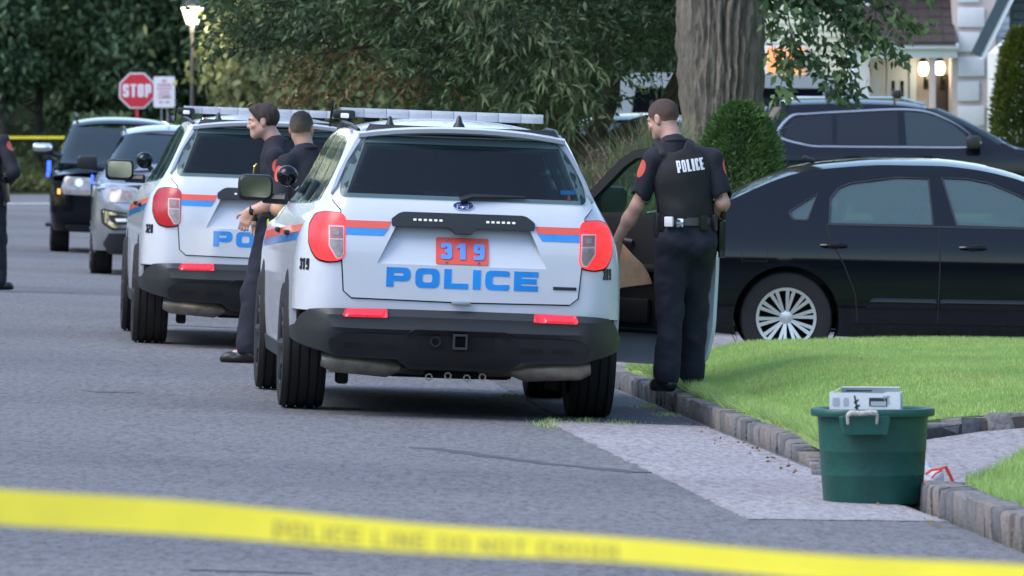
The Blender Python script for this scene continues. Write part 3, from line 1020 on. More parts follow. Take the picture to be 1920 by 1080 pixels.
M['stone_dark'] = mat('stone_dark', (.105, .105, .112), .85, var=.35, scale=14, bump=.6, bscale=45)
M['mortar'] = mat('mortar', (.06, .055, .05), .95, var=.3, scale=20)

def sheet(name, poly, zf, m, step, lift=0.0, kind='structure'):
    """ground sheet over a world XY polygon following a height function"""
    g = panel(poly, lambda x, y: Vector((x, y, zf(x, y))), step, .04, lift, bstep=step)
    return setp(ob(name, g, m, ang=60), kind=kind)

def strip_grid(name, us, vs, zf, m, lift=0.0):
    V, Fc = [], []
    for v in vs:
        for u in us:
            X, Y = xy(u, v); V.append((X, Y, zf(X, Y) + lift))
    n = len(us)
    for j in range(len(vs) - 1):
        for i in range(n - 1):
            a = j * n + i; Fc.append((a, a + 1, a + n + 1, a + n))
    return setp(ob(name, (V, Fc), m, ang=60), kind='structure')

# far ground, road, cross street
gp = [(-900, -300, -.62), (900, -300, -.62), (900, 1500, -.62), (-900, 1500, -.62)]
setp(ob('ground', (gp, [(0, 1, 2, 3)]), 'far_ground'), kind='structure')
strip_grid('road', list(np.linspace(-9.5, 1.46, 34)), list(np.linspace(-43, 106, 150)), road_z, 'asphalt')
def cross_z(X, Y): return -.245 + .0 * X
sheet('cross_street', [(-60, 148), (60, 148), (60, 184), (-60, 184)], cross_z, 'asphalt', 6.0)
sheet('edge_line', [(-60, 165.4), (20, 165.4), (20, 166.2), (-60, 166.2)], cross_z, 'road_paint', 6.0, .006)
# concrete apron in the gutter
ap = [xy(.53, -11.5), xy(1.46, -11.15), xy(1.42, -9.6), xy(1.42, -.95), xy(.50, -.75)]
def ragged(poly, step, amp, seed):
    rg = random.Random(seed)
    return [(x + rg.uniform(-amp, amp), y + rg.uniform(-amp, amp) * 2) for x, y in _resample(poly, step)]
sheet('concrete_apron', ragged(ap, .09, .010, 4), lambda x, y: road_z(x, y), 'concrete', .3, .005)
gut = [xy(.62, -.70), xy(1.42, -.90), xy(1.42, 8.5), xy(.72, 8.5)]
sheet('gutter', ragged(gut, .15, .012, 5), lambda x, y: road_z(x, y), 'asphalt_dark', .4, .004)
# driveway between the two kerbs and the neighbour's driveway behind the lawn
dr = [xy(1.43, -9.6), (2.03, 35.55), (2.62, 38.3), (4.2, 39.6), (9, 40.2), (9, 41.2), (2.5, 41.3), (1.95, 40.7), (1.68, 39.6), (1.56, 38.5), xy(1.43, -6.7)]
sheet('driveway', dr, apron_z, 'drive', .3, .004)
sheet('driveway', [xy(1.40, 5.4), (14, 50.4), (14, 62), xy(1.40, 17.0)], lambda x, y: road_z(*xy(min(uv(x, y)[0], 1.2), uv(x, y)[1])) + .02 + .0 * x, 'drive', .8, .004)
# lawns
kb = [xy(1.56, v) for v in np.linspace(-6.2, 5.7, 14)]
lawn1 = kb + [(1.5, 51.2), (14, 51.2), (14, 41.45), (2.5, 41.45), (2.0, 40.95), (1.74, 39.9), (1.64, 39.0)]
def lawn_edge_z(x, y): return lawn_z(x, y)
sheet('lawn', lawn1[::-1] if False else lawn1, lawn_z, 'lawn_base', .22, 0)
lawn2 = [(2.10, 35.35), xy(1.62, -11.0), xy(1.62, -13.0), xy(1.60, -15), xy(1.60, -21), (12, 24.0), (12, 39.9), (4.2, 39.35), (2.68, 38.15)]
sheet('lawn', lawn2, lawn2_z, 'lawn_base', .22, 0)
sheet('lawn', [xy(1.55, 17.2), (30, 62.2), (30, 147), (-6.3, 147)], lambda x, y: lawn_z(x, max(y, 51.3)), 'lawn_base', 3.0, 0)
# wooded bank behind the cross street
def bank_z(X, Y): return -.2 + 7.5 * sstep(192, 232, Y) + .12 * math.sin(X * .8) * sstep(185, 190, Y)
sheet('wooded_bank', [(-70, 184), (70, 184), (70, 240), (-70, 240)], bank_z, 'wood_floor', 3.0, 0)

# ------------------------------------------------------------------ grass blades
def blades(n, sampler, zf, hmin, hmax, w, lean=.35):
    X, Y = sampler(n)
    n = len(X)
    Z = np.array([zf(x, y) for x, y in zip(X, Y)])
    h = RNG.uniform(hmin, hmax, n); a = RNG.uniform(0, 2 * math.pi, n)
    lx, ly = RNG.normal(0, lean, n) * h, RNG.normal(0, lean, n) * h
    V = np.empty((n, 3, 3), np.float32)
    cx, cy = np.cos(a) * w / 2, np.sin(a) * w / 2
    V[:, 0] = np.stack([X - cx, Y - cy, Z - .004], -1); V[:, 1] = np.stack([X + cx, Y + cy, Z - .004], -1); V[:, 2] = np.stack([X + lx, Y + ly, Z + h], -1)
    return V.reshape(-1, 3), np.arange(n * 3).reshape(-1, 3)
def poly_sampler(poly, box_):
    def f(n):
        P = np.stack([RNG.uniform(box_[0], box_[1], n), RNG.uniform(box_[2], box_[3], n)], -1)
        P = P[_inside(P, poly)]
        return P[:, 0], P[:, 1]
    return f
vg = poly_sampler(lawn1, (1.0, 4.4, 38.6, 51.2))
setp(ob_np('grass', blades(330000, vg, lawn_z, .012, .032, .0055), 'grass_blade', smooth=False), kind='stuff')
vg2 = poly_sampler(lawn2, (2.0, 3.6, 30.5, 39.5))
setp(ob_np('grass', blades(60000, vg2, lawn2_z, .03, .065, .006), 'grass_blade', smooth=False), kind='stuff')
M['dry_blade'] = mat('dry_blade', (.42, .36, .17), .7, var=.2, scale=3, island=.3, transl=.3)
def dry(n):
    c = np.stack([RNG.uniform(1.2, 4.3, 90), RNG.uniform(39, 51, 90)], -1)
    P = c[RNG.integers(0, 90, n)] + RNG.normal(0, .09, (n, 2)) * np.array([1, 2.2])
    P = P[_inside(P, lawn1)]
    return P[:, 0], P[:, 1]
setp(ob_np('dry_grass', blades(13000, dry, lawn_z, .012, .032, .006), 'dry_blade', smooth=False), kind='stuff')
def fringe(n):
    v = RNG.uniform(-6.2, 5.4, n); u = 1.570 + np.abs(RNG.normal(0, .05, n)) + .03 * np.sin(v * 5) * np.sin(v * 2.3)
    X = XR + u * math.cos(TH) - v * math.sin(TH); Y = YR + u * math.sin(TH) + v * math.cos(TH)
    return X, Y
setp(ob_np('grass_fringe', blades(12000, fringe, lawn_z, .03, .085, .006, .7), 'grass_blade', smooth=False), kind='stuff')
def tufts(n):
    c = [xy(.52, -.9), xy(.75, -.75), xy(1.36, .6), xy(1.38, 2.0), xy(.95, -.85), xy(.6, 3.0), xy(.45, -1.6)]
    k = RNG.integers(0, len(c), n); cc = np.array(c)[k]
    return cc[:, 0] + RNG.normal(0, .05, n), cc[:, 1] + RNG.normal(0, .16, n)
setp(ob_np('weeds', blades(700, tufts, road_z, .012, .03, .008, .7), 'grass_blade', smooth=False), kind='stuff')

# ------------------------------------------------------------------ granite block kerbs: every block a part
def stone_mesh(sx, sy, sz, seed):
    rg = random.Random(seed)
    bm = bmesh.new()
    bmesh.ops.create_cube(bm, size=1.0)
    for v in bm.verts:
        v.co = Vector((v.co.x * sx * rg.uniform(.90, 1.02), v.co.y * sy * rg.uniform(.86, 1.06), v.co.z * sz * (1 + (rg.uniform(-.10, .10) if v.co.z > 0 else 0))))
    bmesh.ops.bevel(bm, geom=bm.edges[:], offset=min(sx, sy, sz) * .13, segments=2, profile=.6, affect='EDGES')
    for v in bm.verts:
        v.co += Vector((rg.uniform(-1, 1), rg.uniform(-1, 1), rg.uniform(-1, 1))) * .004
    bm.verts.index_update()
    r_ = [tuple(v.co) for v in bm.verts], [tuple(v.index for v in f.verts) for f in bm.faces]
    bm.free()
    return r_
def kerb(path, zbase, ztop, depth, lens, seed):
    """path: polyline in XY of the front edge (street side on the left when walking it away from the camera)"""
    rg = random.Random(seed)
    P = [Vector(p) for p in path]
    seglen = [(P[i + 1] - P[i]).length for i in range(len(P) - 1)]
    tot = sum(seglen)
    def at(s):
        for i, l_ in enumerate(seglen):
            if s <= l_ or i == len(seglen) - 1:
                t = s / l_; d = (P[i + 1] - P[i]).normalized(); return P[i] + (P[i + 1] - P[i]) * t, d
            s -= l_
    bed = []
    s = 0
    items = []
    while s < tot - .05:
        l_ = rg.uniform(*lens)
        p, d = at(min(tot, s + l_ / 2))
        nrm = Vector((d.y, -d.x))
        items.append((p, d, nrm, l_, s / tot)); s += l_
    # mortar bed
    V, Fc = [], []
    for p, d, nrm, l_, f in items:
        zb, zt = zbase(p.x, p.y) - .05, ztop(p.x, p.y, f) - .018
        for q, z in ((p + nrm * .02, zb), (p + nrm * .02, zt), (p + nrm * (depth - .005), zt), (p + nrm * (depth - .005), zb)):
            V.append((q.x, q.y, z))
    for i in range(len(items) - 1):
        for j in range(4):
            Fc.append((i * 4 + j, i * 4 + (j + 1) % 4, (i + 1) * 4 + (j + 1) % 4, (i + 1) * 4 + j))
    k = setp(ob('kerb', (V, Fc), 'mortar'), kind='structure')
    for i, (p, d, nrm, l_, f) in enumerate(items):
        zb, zt = zbase(p.x, p.y) - .04, ztop(p.x, p.y, f)
        c = p + nrm * (depth / 2 + rg.uniform(-.008, .008))
        o = ob('stone', stone_mesh(l_ * .982, depth * rg.uniform(.95, 1.1), zt - zb, seed * 100 + i), rg.choice(['stone', 'stone', 'stone_warm', 'stone_dark']), k, ang=50)
        o.location = (c.x, c.y, (zb + zt) / 2)
        o.rotation_euler = (rg.uniform(-.03, .03), rg.uniform(-.03, .03), math.atan2(d.y, d.x) + rg.uniform(-.03, .03))
    return k
k1 = [xy(1.47, v) for v in (9.5, 8, 6.5, 5, 3, 1, -1, -3, -4.6, -5.6)] + [xy(1.45, -6.5)]
kerb(k1[::-1], road_z, lambda x, y, f: road_z(x, y) + .012 + .098 * sstep(0, .14, f), .15, (.19, .30), 3)
k2 = [xy(1.47, -21), xy(1.47, -17), xy(1.48, -14.5), xy(1.52, -13.0), xy(1.49, -11.9), xy(1.47, -10.6), xy(1.52, -9.7), (2.05, 35.62)]
kerb(k2, lambda x, y: road_z(x, y), lambda x, y, f: road_z(x, y) + .135 - .03 * sstep(.9, 1, f), .16, (.18, .27), 5)
k3 = [(1.50, 38.25), (1.56, 38.6), (1.64, 39.5), (1.92, 40.68), (2.40, 41.24), (3.1, 41.30), (4.2, 41.28)]
kerb(k3, apron_z, lambda x, y, f: apron_z(x, y) + .02 + .065 * sstep(.02, .3, f), .16, (.24, .38), 8)

# ------------------------------------------------------------------ foliage
def leaf_quads(C, D, L_, W_, droop=0.0, roll=1.0):
    """diamond leaves: C base points, D directions"""
    n = len(C)
    D = D / (np.linalg.norm(D, axis=1, keepdims=True) + 1e-9)
    A = RNG.normal(size=(n, 3)); A[:, 2] *= roll
    S = np.cross(D, A); S /= (np.linalg.norm(S, axis=1, keepdims=True) + 1e-9)
    Nn = np.cross(S, D)
    L_ = (L_ * RNG.uniform(.65, 1.25, n))[:, None]; W_ = (W_ * RNG.uniform(.7, 1.2, n))[:, None]
    V = np.empty((n, 4, 3), np.float32)
    V[:, 0] = C; V[:, 1] = C + D * L_ * .45 + S * W_ * .5 + Nn * W_ * .12; V[:, 2] = C + D * L_ + np.array([0, 0, -droop]) * L_; V[:, 3] = C + D * L_ * .45 - S * W_ * .5 + Nn * W_ * .12
    return V.reshape(-1, 3), np.arange(n * 4).reshape(-1, 4)
def leafmat(name, a, b, island=.35, transl=.3):
    return mat(name, a, .55, var=.2, scale=.9, island=island, transl=transl, col2=b, spec=.3)
M['leaf_wood'] = leafmat('leaf_wood', (.085, .145, .066), (.038, .072, .044), .4)
M['leaf_wood_light'] = leafmat('leaf_wood_light', (.10, .15, .06), (.05, .095, .046))
M['leaf_cherry'] = leafmat('leaf_cherry', (.112, .165, .068), (.042, .074, .044), .45)
M['leaf_maple'] = leafmat('leaf_maple', (.125, .195, .075), (.048, .092, .046), .45)
M['leaf_yew'] = leafmat('leaf_yew', (.125, .215, .055), (.06, .125, .035), .4, .2)
M['leaf_thuja'] = leafmat('leaf_thuja', (.11, .135, .02), (.045, .07, .014), .45, .2)
M['leaf_brush'] = leafmat('leaf_brush', (.15, .16, .06), (.06, .085, .03), .45)
M['leaf_olive'] = leafmat('leaf_olive', (.21, .22, .10), (.105, .135, .06), .35)
M['leaf_rust'] = leafmat('leaf_rust', (.20, .12, .06), (.10, .09, .035), .4)
M['plume'] = leafmat('plume', (.27, .29, .16), (.14, .19, .085), .35)
M['plume_pink'] = leafmat('plume_pink', (.26, .15, .14), (.15, .11, .09), .4)
M['bark_dark'] = mat('bark_dark', (.028, .025, .021), .95, var=.4, scale=8, bump=.5, bscale=30)
M['bark_mid'] = mat('bark_mid', (.060, .048, .036), .95, var=.4, scale=12, bump=.6, bscale=40)

def crown_points(n, c, r_, shell=.55, seed=None, clumps=0, csize=.25):
    """points through an ellipsoid, gathered in clumps so that gaps stay"""
    rg = RNG if seed is None else np.random.default_rng(seed)
    d = rg.normal(size=(max(1, clumps) if clumps else n, 3)); d /= np.linalg.norm(d, axis=1, keepdims=True)
    rad = (shell + (1 - shell) * rg.random((len(d), 1))) * (rg.random((len(d), 1)) ** .25)
    P = np.array(c) + d * rad * np.array(r_)
    if clumps:
        k = rg.integers(0, clumps, n)
        sz = csize * rg.uniform(.6, 1.5, clumps)
        P = P[k] + rg.normal(size=(n, 3)) * sz[k][:, None] * np.array([1, 1, .6])
    return P

def branch_path(a, b, k=8, wob=.12, sag=0.0, rg=random):
    a, b = Vector(a), Vector(b)
    L_ = (b - a).length
    o = [Vector((rg.uniform(-1, 1), rg.uniform(-1, 1), rg.uniform(-1, 1))) for _ in range(3)]
    return [a.lerp(b, i / k) + (o[0] * math.sin(i / k * 3.1) + o[1] * math.sin(i / k * 6.2) * .5) * L_ * wob * (0 if i == 0 else 1) + Vector((0, 0, -sag * math.sin(i / k * math.pi / 2) ** 2 * 0 + sag * math.sin(i / k * math.pi))) for i in range(k + 1)]

def wood_tree(x, y, h, rad, trunk_r, seed, leaf, label, nl, low=.6, lean=0.0, z=None):
    rg = random.Random(seed)
    z0 = bank_z(x, y) if z is None else z
    t = empty('tree', (x, y, z0), (0, 0, 0), label, 'tree', 'trees of the wood behind the cross street')
    tp = [(0, 0, -.3), (lean * .2, 0, 1.0), (lean * .5, rg.uniform(-.1, .1), 2.4), (lean, rg.uniform(-.2, .2), h * .6), (lean * 1.2, 0, h * .9)]
    tr = [tube(tp, [trunk_r * 1.25, trunk_r, trunk_r * .9, trunk_r * .6, trunk_r * .2], 8)]
    for i in range(7):
        zb = rg.uniform(.9, h * .6); an = rg.uniform(0, 6.28); L_ = rg.uniform(.5, 1) * rad
        tr.append(tube(branch_path((lean * zb / h * 1.5, 0, zb), (math.cos(an) * L_, math.sin(an) * L_, zb + rg.uniform(.1, 1.2)), 5, .08, 0, rg), [trunk_r * .35, trunk_r * .3, trunk_r * .25, trunk_r * .2, trunk_r * .15, trunk_r * .06], 5))
    ob('trunk', tr, 'bark_dark', t)
    n1 = int(nl * .72)
    P = np.concatenate([crown_points(n1, (lean * .6, 0, (low + 5.2) / 2), (rad, rad * .9, (5.2 - low) / 2), .35, seed, 46, .30),
                        crown_points(nl - n1, (lean, 0, h * .68), (rad * 1.1, rad, h * .32), .4, seed + 1, 40, .5)])
    P = P[P[:, 2] > .05]
    D = RNG.normal(size=P.shape); D[:, 2] -= .5
    ob_np('crown', leaf_quads(P, D, .21, .13, .15), leaf, t, smooth=False)
    return t

# sealed cracks and tar marks in the road
M['tar'] = mat('tar', (.062, .062, .068), .8, var=.3, scale=6)
def tar_line(pts, w, seed):
    rg = random.Random(seed); a, b = [], []
    P = [Vector(p) for p in pts]
    for i in range(len(P) - 1):
        for j in range(8):
            p = P[i].lerp(P[i + 1], j / 8); t = (P[i + 1] - P[i]).normalized(); n_ = Vector((-t.y, t.x))
            p = p + n_ * rg.uniform(-.02, .02)
            a.append(tuple(p + n_ * w * rg.uniform(.4, 1))); b.append(tuple(p - n_ * w * rg.uniform(.4, 1)))
    sheet('tar_line', b + a[::-1], road_z, 'tar', .4, .003)
tar_line([(-.45, 39.9), (.12, 38.6), (.72, 37.75)], .10, 1)
tar_line([(-2.55, 46.35), (-2.25, 46.5)], .16, 2)
tar_line([(-1.2, 28.35), (-.68, 28.4)], .05, 3)
tar_line([(-3.1, 62), (-1.2, 61.6)], .12, 4)
# ------------------------------------------------------------------ vehicles
def mirx(VF):
    return [(-v[0], v[1], v[2]) for v in VF[0]], [tuple(reversed(f)) for f in VF[1]]

M['satin'] = mat('satin', (.42, .44, .47), .3, metal=.9)
class Hull:
    """smooth car body given by profiles; local x right, y forward (0 = rear axle), z up"""
    def __init__(s, w, yr, yf, zt, ra, rb, fa, fb, drop):
        s.w, s.yr, s.yf, s.zt = interp(*zip(*w)), interp(*zip(*yr)), interp(*zip(*yf)), interp(*zip(*zt))
        s.ra, s.rb, s.fa, s.fb = interp(*zip(*ra)), interp(*zip(*rb)), interp(*zip(*fa)), interp(*zip(*fb))
        s.drop = drop
    def ze(s, y): return s.zt(y) - s.drop
    def _end(s, sgn, u, z):
        a, b = (s.ra(z), s.rb(z)) if sgn < 0 else (s.fa(z), s.fb(z))
        w = s.w(z)
        L_ = math.pi / 2 * math.sqrt((a * a + b * b) / 2)
        q = abs(u) - (w - a)
        if q <= 0:
            x, d = abs(u), 0.0
        else:
            f = q / L_ * math.pi / 2
            x, d = w - a + a * math.sin(min(f, 1.75)), b * (1 - math.cos(min(f, 1.75)))
        d += 0.035 * (min(abs(u), w) / w) ** 2
        x = math.copysign(x, u)
        return Vector((x, s.yr(z) + d, z)) if sgn < 0 else Vector((-x, s.yf(z) - d, z))
    def rear(s, u, z): return s._end(-1, u, z)
    def front(s, u, z): return s._end(1, u, z)
    def side(s, y, z): return Vector((s.w(z), y, z))
    def top(s, x, y):
        we = s.w(s.ze(y))
        return Vector((x, y, s.zt(y) - s.drop * min(1.3, abs(x) / we) ** 2.4))
    def ux(s, x, z, sgn=-1):
        """arc-length coordinate of a projected x on the end surface"""
        a, b = (s.ra(z), s.rb(z)) if sgn < 0 else (s.fa(z), s.fb(z))
        w = s.w(z)
        q = abs(x) - (w - a)
        if q <= 0: return x
        L_ = math.pi / 2 * math.sqrt((a * a + b * b) / 2)
        return math.copysign(w - a + math.asin(min(1, q / a)) * 2 / math.pi * L_, x)
    def full(s, z, sgn=-1):
        a, b = (s.ra(z), s.rb(z)) if sgn < 0 else (s.fa(z), s.fb(z))
        return s.w(z) - a + math.pi / 2 * math.sqrt((a * a + b * b) / 2)
    def rp(s, poly): return [(s.ux(x, z), z) for x, z in poly]
    def fp(s, poly): return [(s.ux(x, z, 1), z) for x, z in poly]
    def end_outline(s, z0, z1, sgn, n=14, inset=0.0):
        zs = [z0 + (z1 - z0) * i / n for i in range(n + 1)]
        return [(s.full(z, sgn) - inset, z) for z in zs] + [(-s.full(z, sgn) + inset, z) for z in reversed(zs)]
    def side_outline(s, z0, arches, rear_low, zr, top_front, n=40):
        """(y,z) outline of the body side: sill, arches [(yc, zc, r)], rear edge, roof edge, front edge list"""
        out = []
        pts = []
        for n_, (yc, zc, r_) in enumerate(arches):
            a0 = math.asin(max(-1, min(1, (z0 - zc) / r_)))
            a1 = math.asin(max(-1, min(1, ((rear_low or z0) - zc) / r_))) if n_ == 0 else a0
            for k in range(19):
                an = math.pi - a1 + (a0 - (math.pi - a1)) * k / 18
                pts.append((yc + r_ * math.cos(an), zc + r_ * math.sin(an)))
        pts += top_front
        return pts

def mirror_both(f):
    return [f, mirx(f)]

def make_wheel(parent, x, y, r_, width, rim_r, kind, side, spokes=10, tread=True):
    """one wheel: tyre ring, rim and spokes; side=+1 outer face towards +x"""
    w2 = width / 2
    prof = [(rim_r, -w2 * .92), (r_ * .90, -w2), (r_ * .965, -w2 * .96), (r_ * .99, -w2 * .8)]
    if tread:
        for g in (-.62, -.22, .22, .62):
            prof += [(r_, w2 * (g - .13)), (r_, w2 * (g - .05)), (r_ - .011, w2 * (g - .045)), (r_ - .011, w2 * (g + .045)), (r_, w2 * (g + .05)), (r_, w2 * (g + .13))]
    prof += [(r_ * .99, w2 * .8), (r_ * .965, w2 * .96), (r_ * .90, w2), (rim_r, w2 * .92)]
    wh = ob('wheel', lathe(prof, 40, 'x'), 'rubber', parent, ang=30)
    wh.location = (x, y, r_)
    # rim dish
    o_ = side * w2
    rim = lathe([(rim_r * 1.01, o_ * .95), (rim_r * .95, o_ * .9), (rim_r * .92, o_ * .55), (rim_r * .9, -o_ * .3), (.06, -o_ * .3), (.02, -o_ * .3)], 36, 'x')
    rm = ob('rim_barrel', rim, 'dull_black' if kind != 'black' else 'black_plastic', wh)
    parts = []
    if kind == 'cap':
        for k in range(spokes):
            an = 2 * math.pi * k / spokes + .16
            for dt in (-.115, .115):
                p0 = (o_ * .80, .045 * math.cos(an + dt * .5), .045 * math.sin(an + dt * .5))
                p1 = (o_ * .93, rim_r * .93 * math.cos(an + dt), rim_r * .93 * math.sin(an + dt))
                d = Vector(p1) - Vector(p0)
                nn = Vector((side, 0, 0))
                t = d.cross(nn).normalized()
                v = []
                for p, hw in ((Vector(p0), .010), (Vector(p1), .0165)):
                    v += [tuple(p + t * hw - nn * .02), tuple(p - t * hw - nn * .02), tuple(p - t * hw * .8 + nn * .004), tuple(p + t * hw * .8 + nn * .004)]
                parts.append((v, [(0, 1, 2, 3), (7, 6, 5, 4), (0, 4, 5, 1), (1, 5, 6, 2), (2, 6, 7, 3), (3, 7, 4, 0)]))
        parts.append(lathe([(rim_r * .90, o_ * .80), (rim_r * .90, o_ * .95), (rim_r * 1.0, o_ * .97), (rim_r * 1.0, o_ * .85)], 40, 'x'))
        parts.append(lathe([(.052, o_ * .6), (.050, o_ * .80), (.030, o_ * .84), (.001, o_ * .84)], 24, 'x'))
    else:
        for k in range(5 if kind != 'ten' else 10):
            an = 2 * math.pi * k / (5 if kind != 'ten' else 10)
            p0 = Vector((o_ * .55, .04 * math.cos(an), .04 * math.sin(an)))
            p1 = Vector((o_ * .8, rim_r * .93 * math.cos(an), rim_r * .93 * math.sin(an)))
            parts.append(tube([p0, p1], [.045, .03], 8))
        parts.append(lathe([(.08, o_ * .3), (.08, o_ * .62), (.05, o_ * .68), (.001, o_ * .68)], 20, 'x'))
        parts.append(lathe([(rim_r * .9, o_ * .6), (rim_r * .93, o_ * .9), (rim_r * 1.0, o_ * .92), (rim_r * 1.0, o_ * .7)], 36, 'x'))
    ob('hubcap' if kind == 'cap' else 'spokes', parts, 'alloy' if kind != 'black' else 'black_plastic', wh)
    return wh

EXPL = dict(
    w=[(.2, .915), (.35, .94), (.6, .955), (.85, .95), (1.0, .93), (1.1, .895), (1.18, .845), (1.27, .79), (1.36, .745), (1.56, .655), (1.66, .60), (1.76, .50)],
    yr=[(.25, -.96), (.5, -1.045), (.7, -1.055), (.95, -1.05), (1.1, -1.03), (1.2, -.995), (1.28, -.945), (1.45, -.82), (1.63, -.68), (1.75, -.56)],
    yf=[(.2, 3.74), (.35, 3.86), (.55, 3.93), (.8, 3.93), (.95, 3.87), (1.02, 3.77), (1.06, 3.55), (1.14, 2.62), (1.2, 2.50), (1.4, 2.14), (1.66, 1.62), (1.72, 1.45)],
    zt=[(-.72, 1.645), (-.5, 1.672), (-.2, 1.70), (.3, 1.727), (1.0, 1.730), (1.5, 1.69), (1.75, 1.64), (2.6, 1.17), (2.72, 1.145), (3.2, 1.11), (3.6, 1.06), (3.85, .98)],
    ra=[(.2, .24), (1.05, .24), (1.2, .17), (1.3, .12), (1.75, .12)], rb=[(.2, .36), (1.05, .36), (1.2, .26), (1.3, .2), (1.75, .16)],
    fa=[(.2, .34), (1.0, .34), (1.14, .14), (1.7, .14)], fb=[(.2, .5), (1.0, .5), (1.14, .18), (1.7, .18)], drop=.075)

def suv_shell(root, H, paint, glass, arches, z_sill, rear_z0, belt, dlo_list, y_ws, rear_hole=None, hole_right=None, glass_holes=False):
    """body, glass and underbody common to the tall cars"""
    za = 1.60
    rear_edge = [(H.yr(z) + H.rb(z) + .03, z) for z in np.linspace(za, .49, 22)]
    roof = [(y, H.ze(y)) for y in np.linspace(y_ws - .05, H.yr(za) + H.rb(za) + .12, 18)]
    apil = [(H.yf(z) - H.fb(z) - .03, z) for z in np.linspace(belt, H.ze(y_ws) - .01, 10)]
    yh = H.yf(belt) - H.fb(belt)
    hood = [(y, H.ze(y) + .01) for y in np.linspace(3.3, yh, 8)]
    fend = [(H.yf(z) - H.fb(z) - .03, z) for z in np.linspace(z_sill + .02, H.ze(3.3), 10)]
    out = H.side_outline(z_sill, arches, .49, 0, fend + hood + apil + roof + rear_edge)
    side_map = lambda y, z: H.side(y, z)
    gh = [[(c_[0] + (p[0] - c_[0]) * .95, c_[1] + (p[1] - c_[1]) * .93) for p in po] for po, c_ in ((po, (sum(p[0] for p in po) / len(po), sum(p[1] for p in po) / len(po))) for po, _ in dlo_list)] if glass_holes else ()
    R_ = panel(out, side_map, .07, .03, 0, holes=gh)
    Lf = mirx(R_)
    back = panel(H.end_outline(rear_z0, 1.64, -1), H.rear, .05, .03, holes=[H.rp(q) for q in rear_hole] if rear_hole else ())
    rooftop = panel([(H.w(H.ze(y)), y) for y in np.linspace(-.52, y_ws - .03, 14)] + [(-H.w(H.ze(y)), y) for y in np.linspace(y_ws - .03, -.52, 14)], H.top, .08, .03)
    bon = panel([(H.w(H.ze(y)) * .985, y) for y in np.linspace(yh - .05, 3.6, 10)] + [(-H.w(H.ze(y)) * .985, y) for y in np.linspace(3.6, yh - .05, 10)], H.top, .1, .03)
    fr = panel(H.end_outline(.3, .98, 1), H.front, .06, .03)
    body = ob('body', [R_, Lf, back, rooftop, bon, fr], paint, root, ang=28)
    # windscreen
    zs = np.linspace(belt + .01, H.ze(y_ws) + .03, 10)
    ws = panel([(H.full(z, 1) * .985, z) for z in zs] + [(-H.full(z, 1) * .985, z) for z in reversed(zs)], H.front, .07, .02, -.004)
    ob('windscreen', ws, 'blue_glass', root)
    # side glass
    for poly, gm in dlo_list:
        g = panel(poly, side_map, .07, .012, .004)
        ob('side_window', g, gm, root)
        ob('side_window', mirx(g), gm, root)
    # under body
    f0, r0 = arches[1][0], arches[0][0]
    ar = arches[0][2]
    ub = [box((0, (r0 + ar + f0 - ar) / 2, z_sill + .12), (1.66, f0 - r0 - 2 * ar, .2), .03),
          box((0, (H.yr(.5) + H.yf(.5)) / 2, .62), (1.16, H.yf(.5) - H.yr(.5) - .5, .5), .05),
          box((0, 1.3, .98), (1.3, 3.2, .25), .05)]
    ob('underbody', ub, 'dull_black', root)
    return body

def lightbar(root, y, z, w, rear=True):
    lb = ob('light_bar', [box((0, y, z), (w - .06, .26, .05), .02)], 'black_plastic', root)
    n = 9
    sw = w / n
    for k in range(n):
        x = -w / 2 + sw * (k + .5)
        ob('lens', box((x, y, z + .004), (sw - .001, .30, .056), .004), 'lightbar', lb)
    for x in (-.42, .42):
        ob('foot', box((x, y, z - .03), (.09, .16, .035), .010), 'black_plastic', lb)
    return lb

def door_handle_side(root, H, y, z, m='black_plastic'):
    for sg in (1, -1):
        x = H.w(z) * sg
        ob('door_handle', box((x + .012 * sg, y, z), (.03, .19, .032), .012), m, root)

def police_interior(root):
    it = [box((x, y, 1.0), (.50, .14, .60), .05, (R(-10), 0, 0)) for x in (-.38, .38) for y in (.35, 1.35)]
    it += [box((x, y - .06, 1.40), (.26, .09, .17), .04) for x in (-.38, .38) for y in (.35, 1.35)]
    ob('seat', it[0:1] + it[4:5], 'interior', root); ob('seat', it[1:2] + it[5:6], 'interior', root); ob('seat', it[2:3] + it[6:7], 'interior', root); ob('seat', it[3:4] + it[7:8], 'interior', root)
    cage = [tube([(x, .72, 1.05), (x, .80, 1.58)], .007, 5) for x in np.linspace(-.55, .55, 12)] + [tube([(-.62, .72 + .08 * k / 3, 1.05 + .53 * k / 3), (.62, .72 + .08 * k / 3, 1.05 + .53 * k / 3)], .009, 5) for k in range(4)]
    ob('partition', cage, 'interior_grey', root)
    ob('dashboard', box((0, 2.1, 1.08), (1.4, .45, .22), .08), 'interior', root)
    ob('steering_wheel', tube([(-.38 + .18 * math.cos(a), 1.82 + .07 * math.sin(a), 1.13 + .17 * math.sin(a)) for a in np.linspace(0, 6.283, 20)], .015, 6), 'interior', root)
    ob('cargo_cover', box((0, -.35, 1.13), (1.3, .75, .03), .01), 'interior', root)
    ob('rear_view_mirror', box((0, 1.75, 1.55), (.24, .03, .07), .015), 'interior_grey', root)

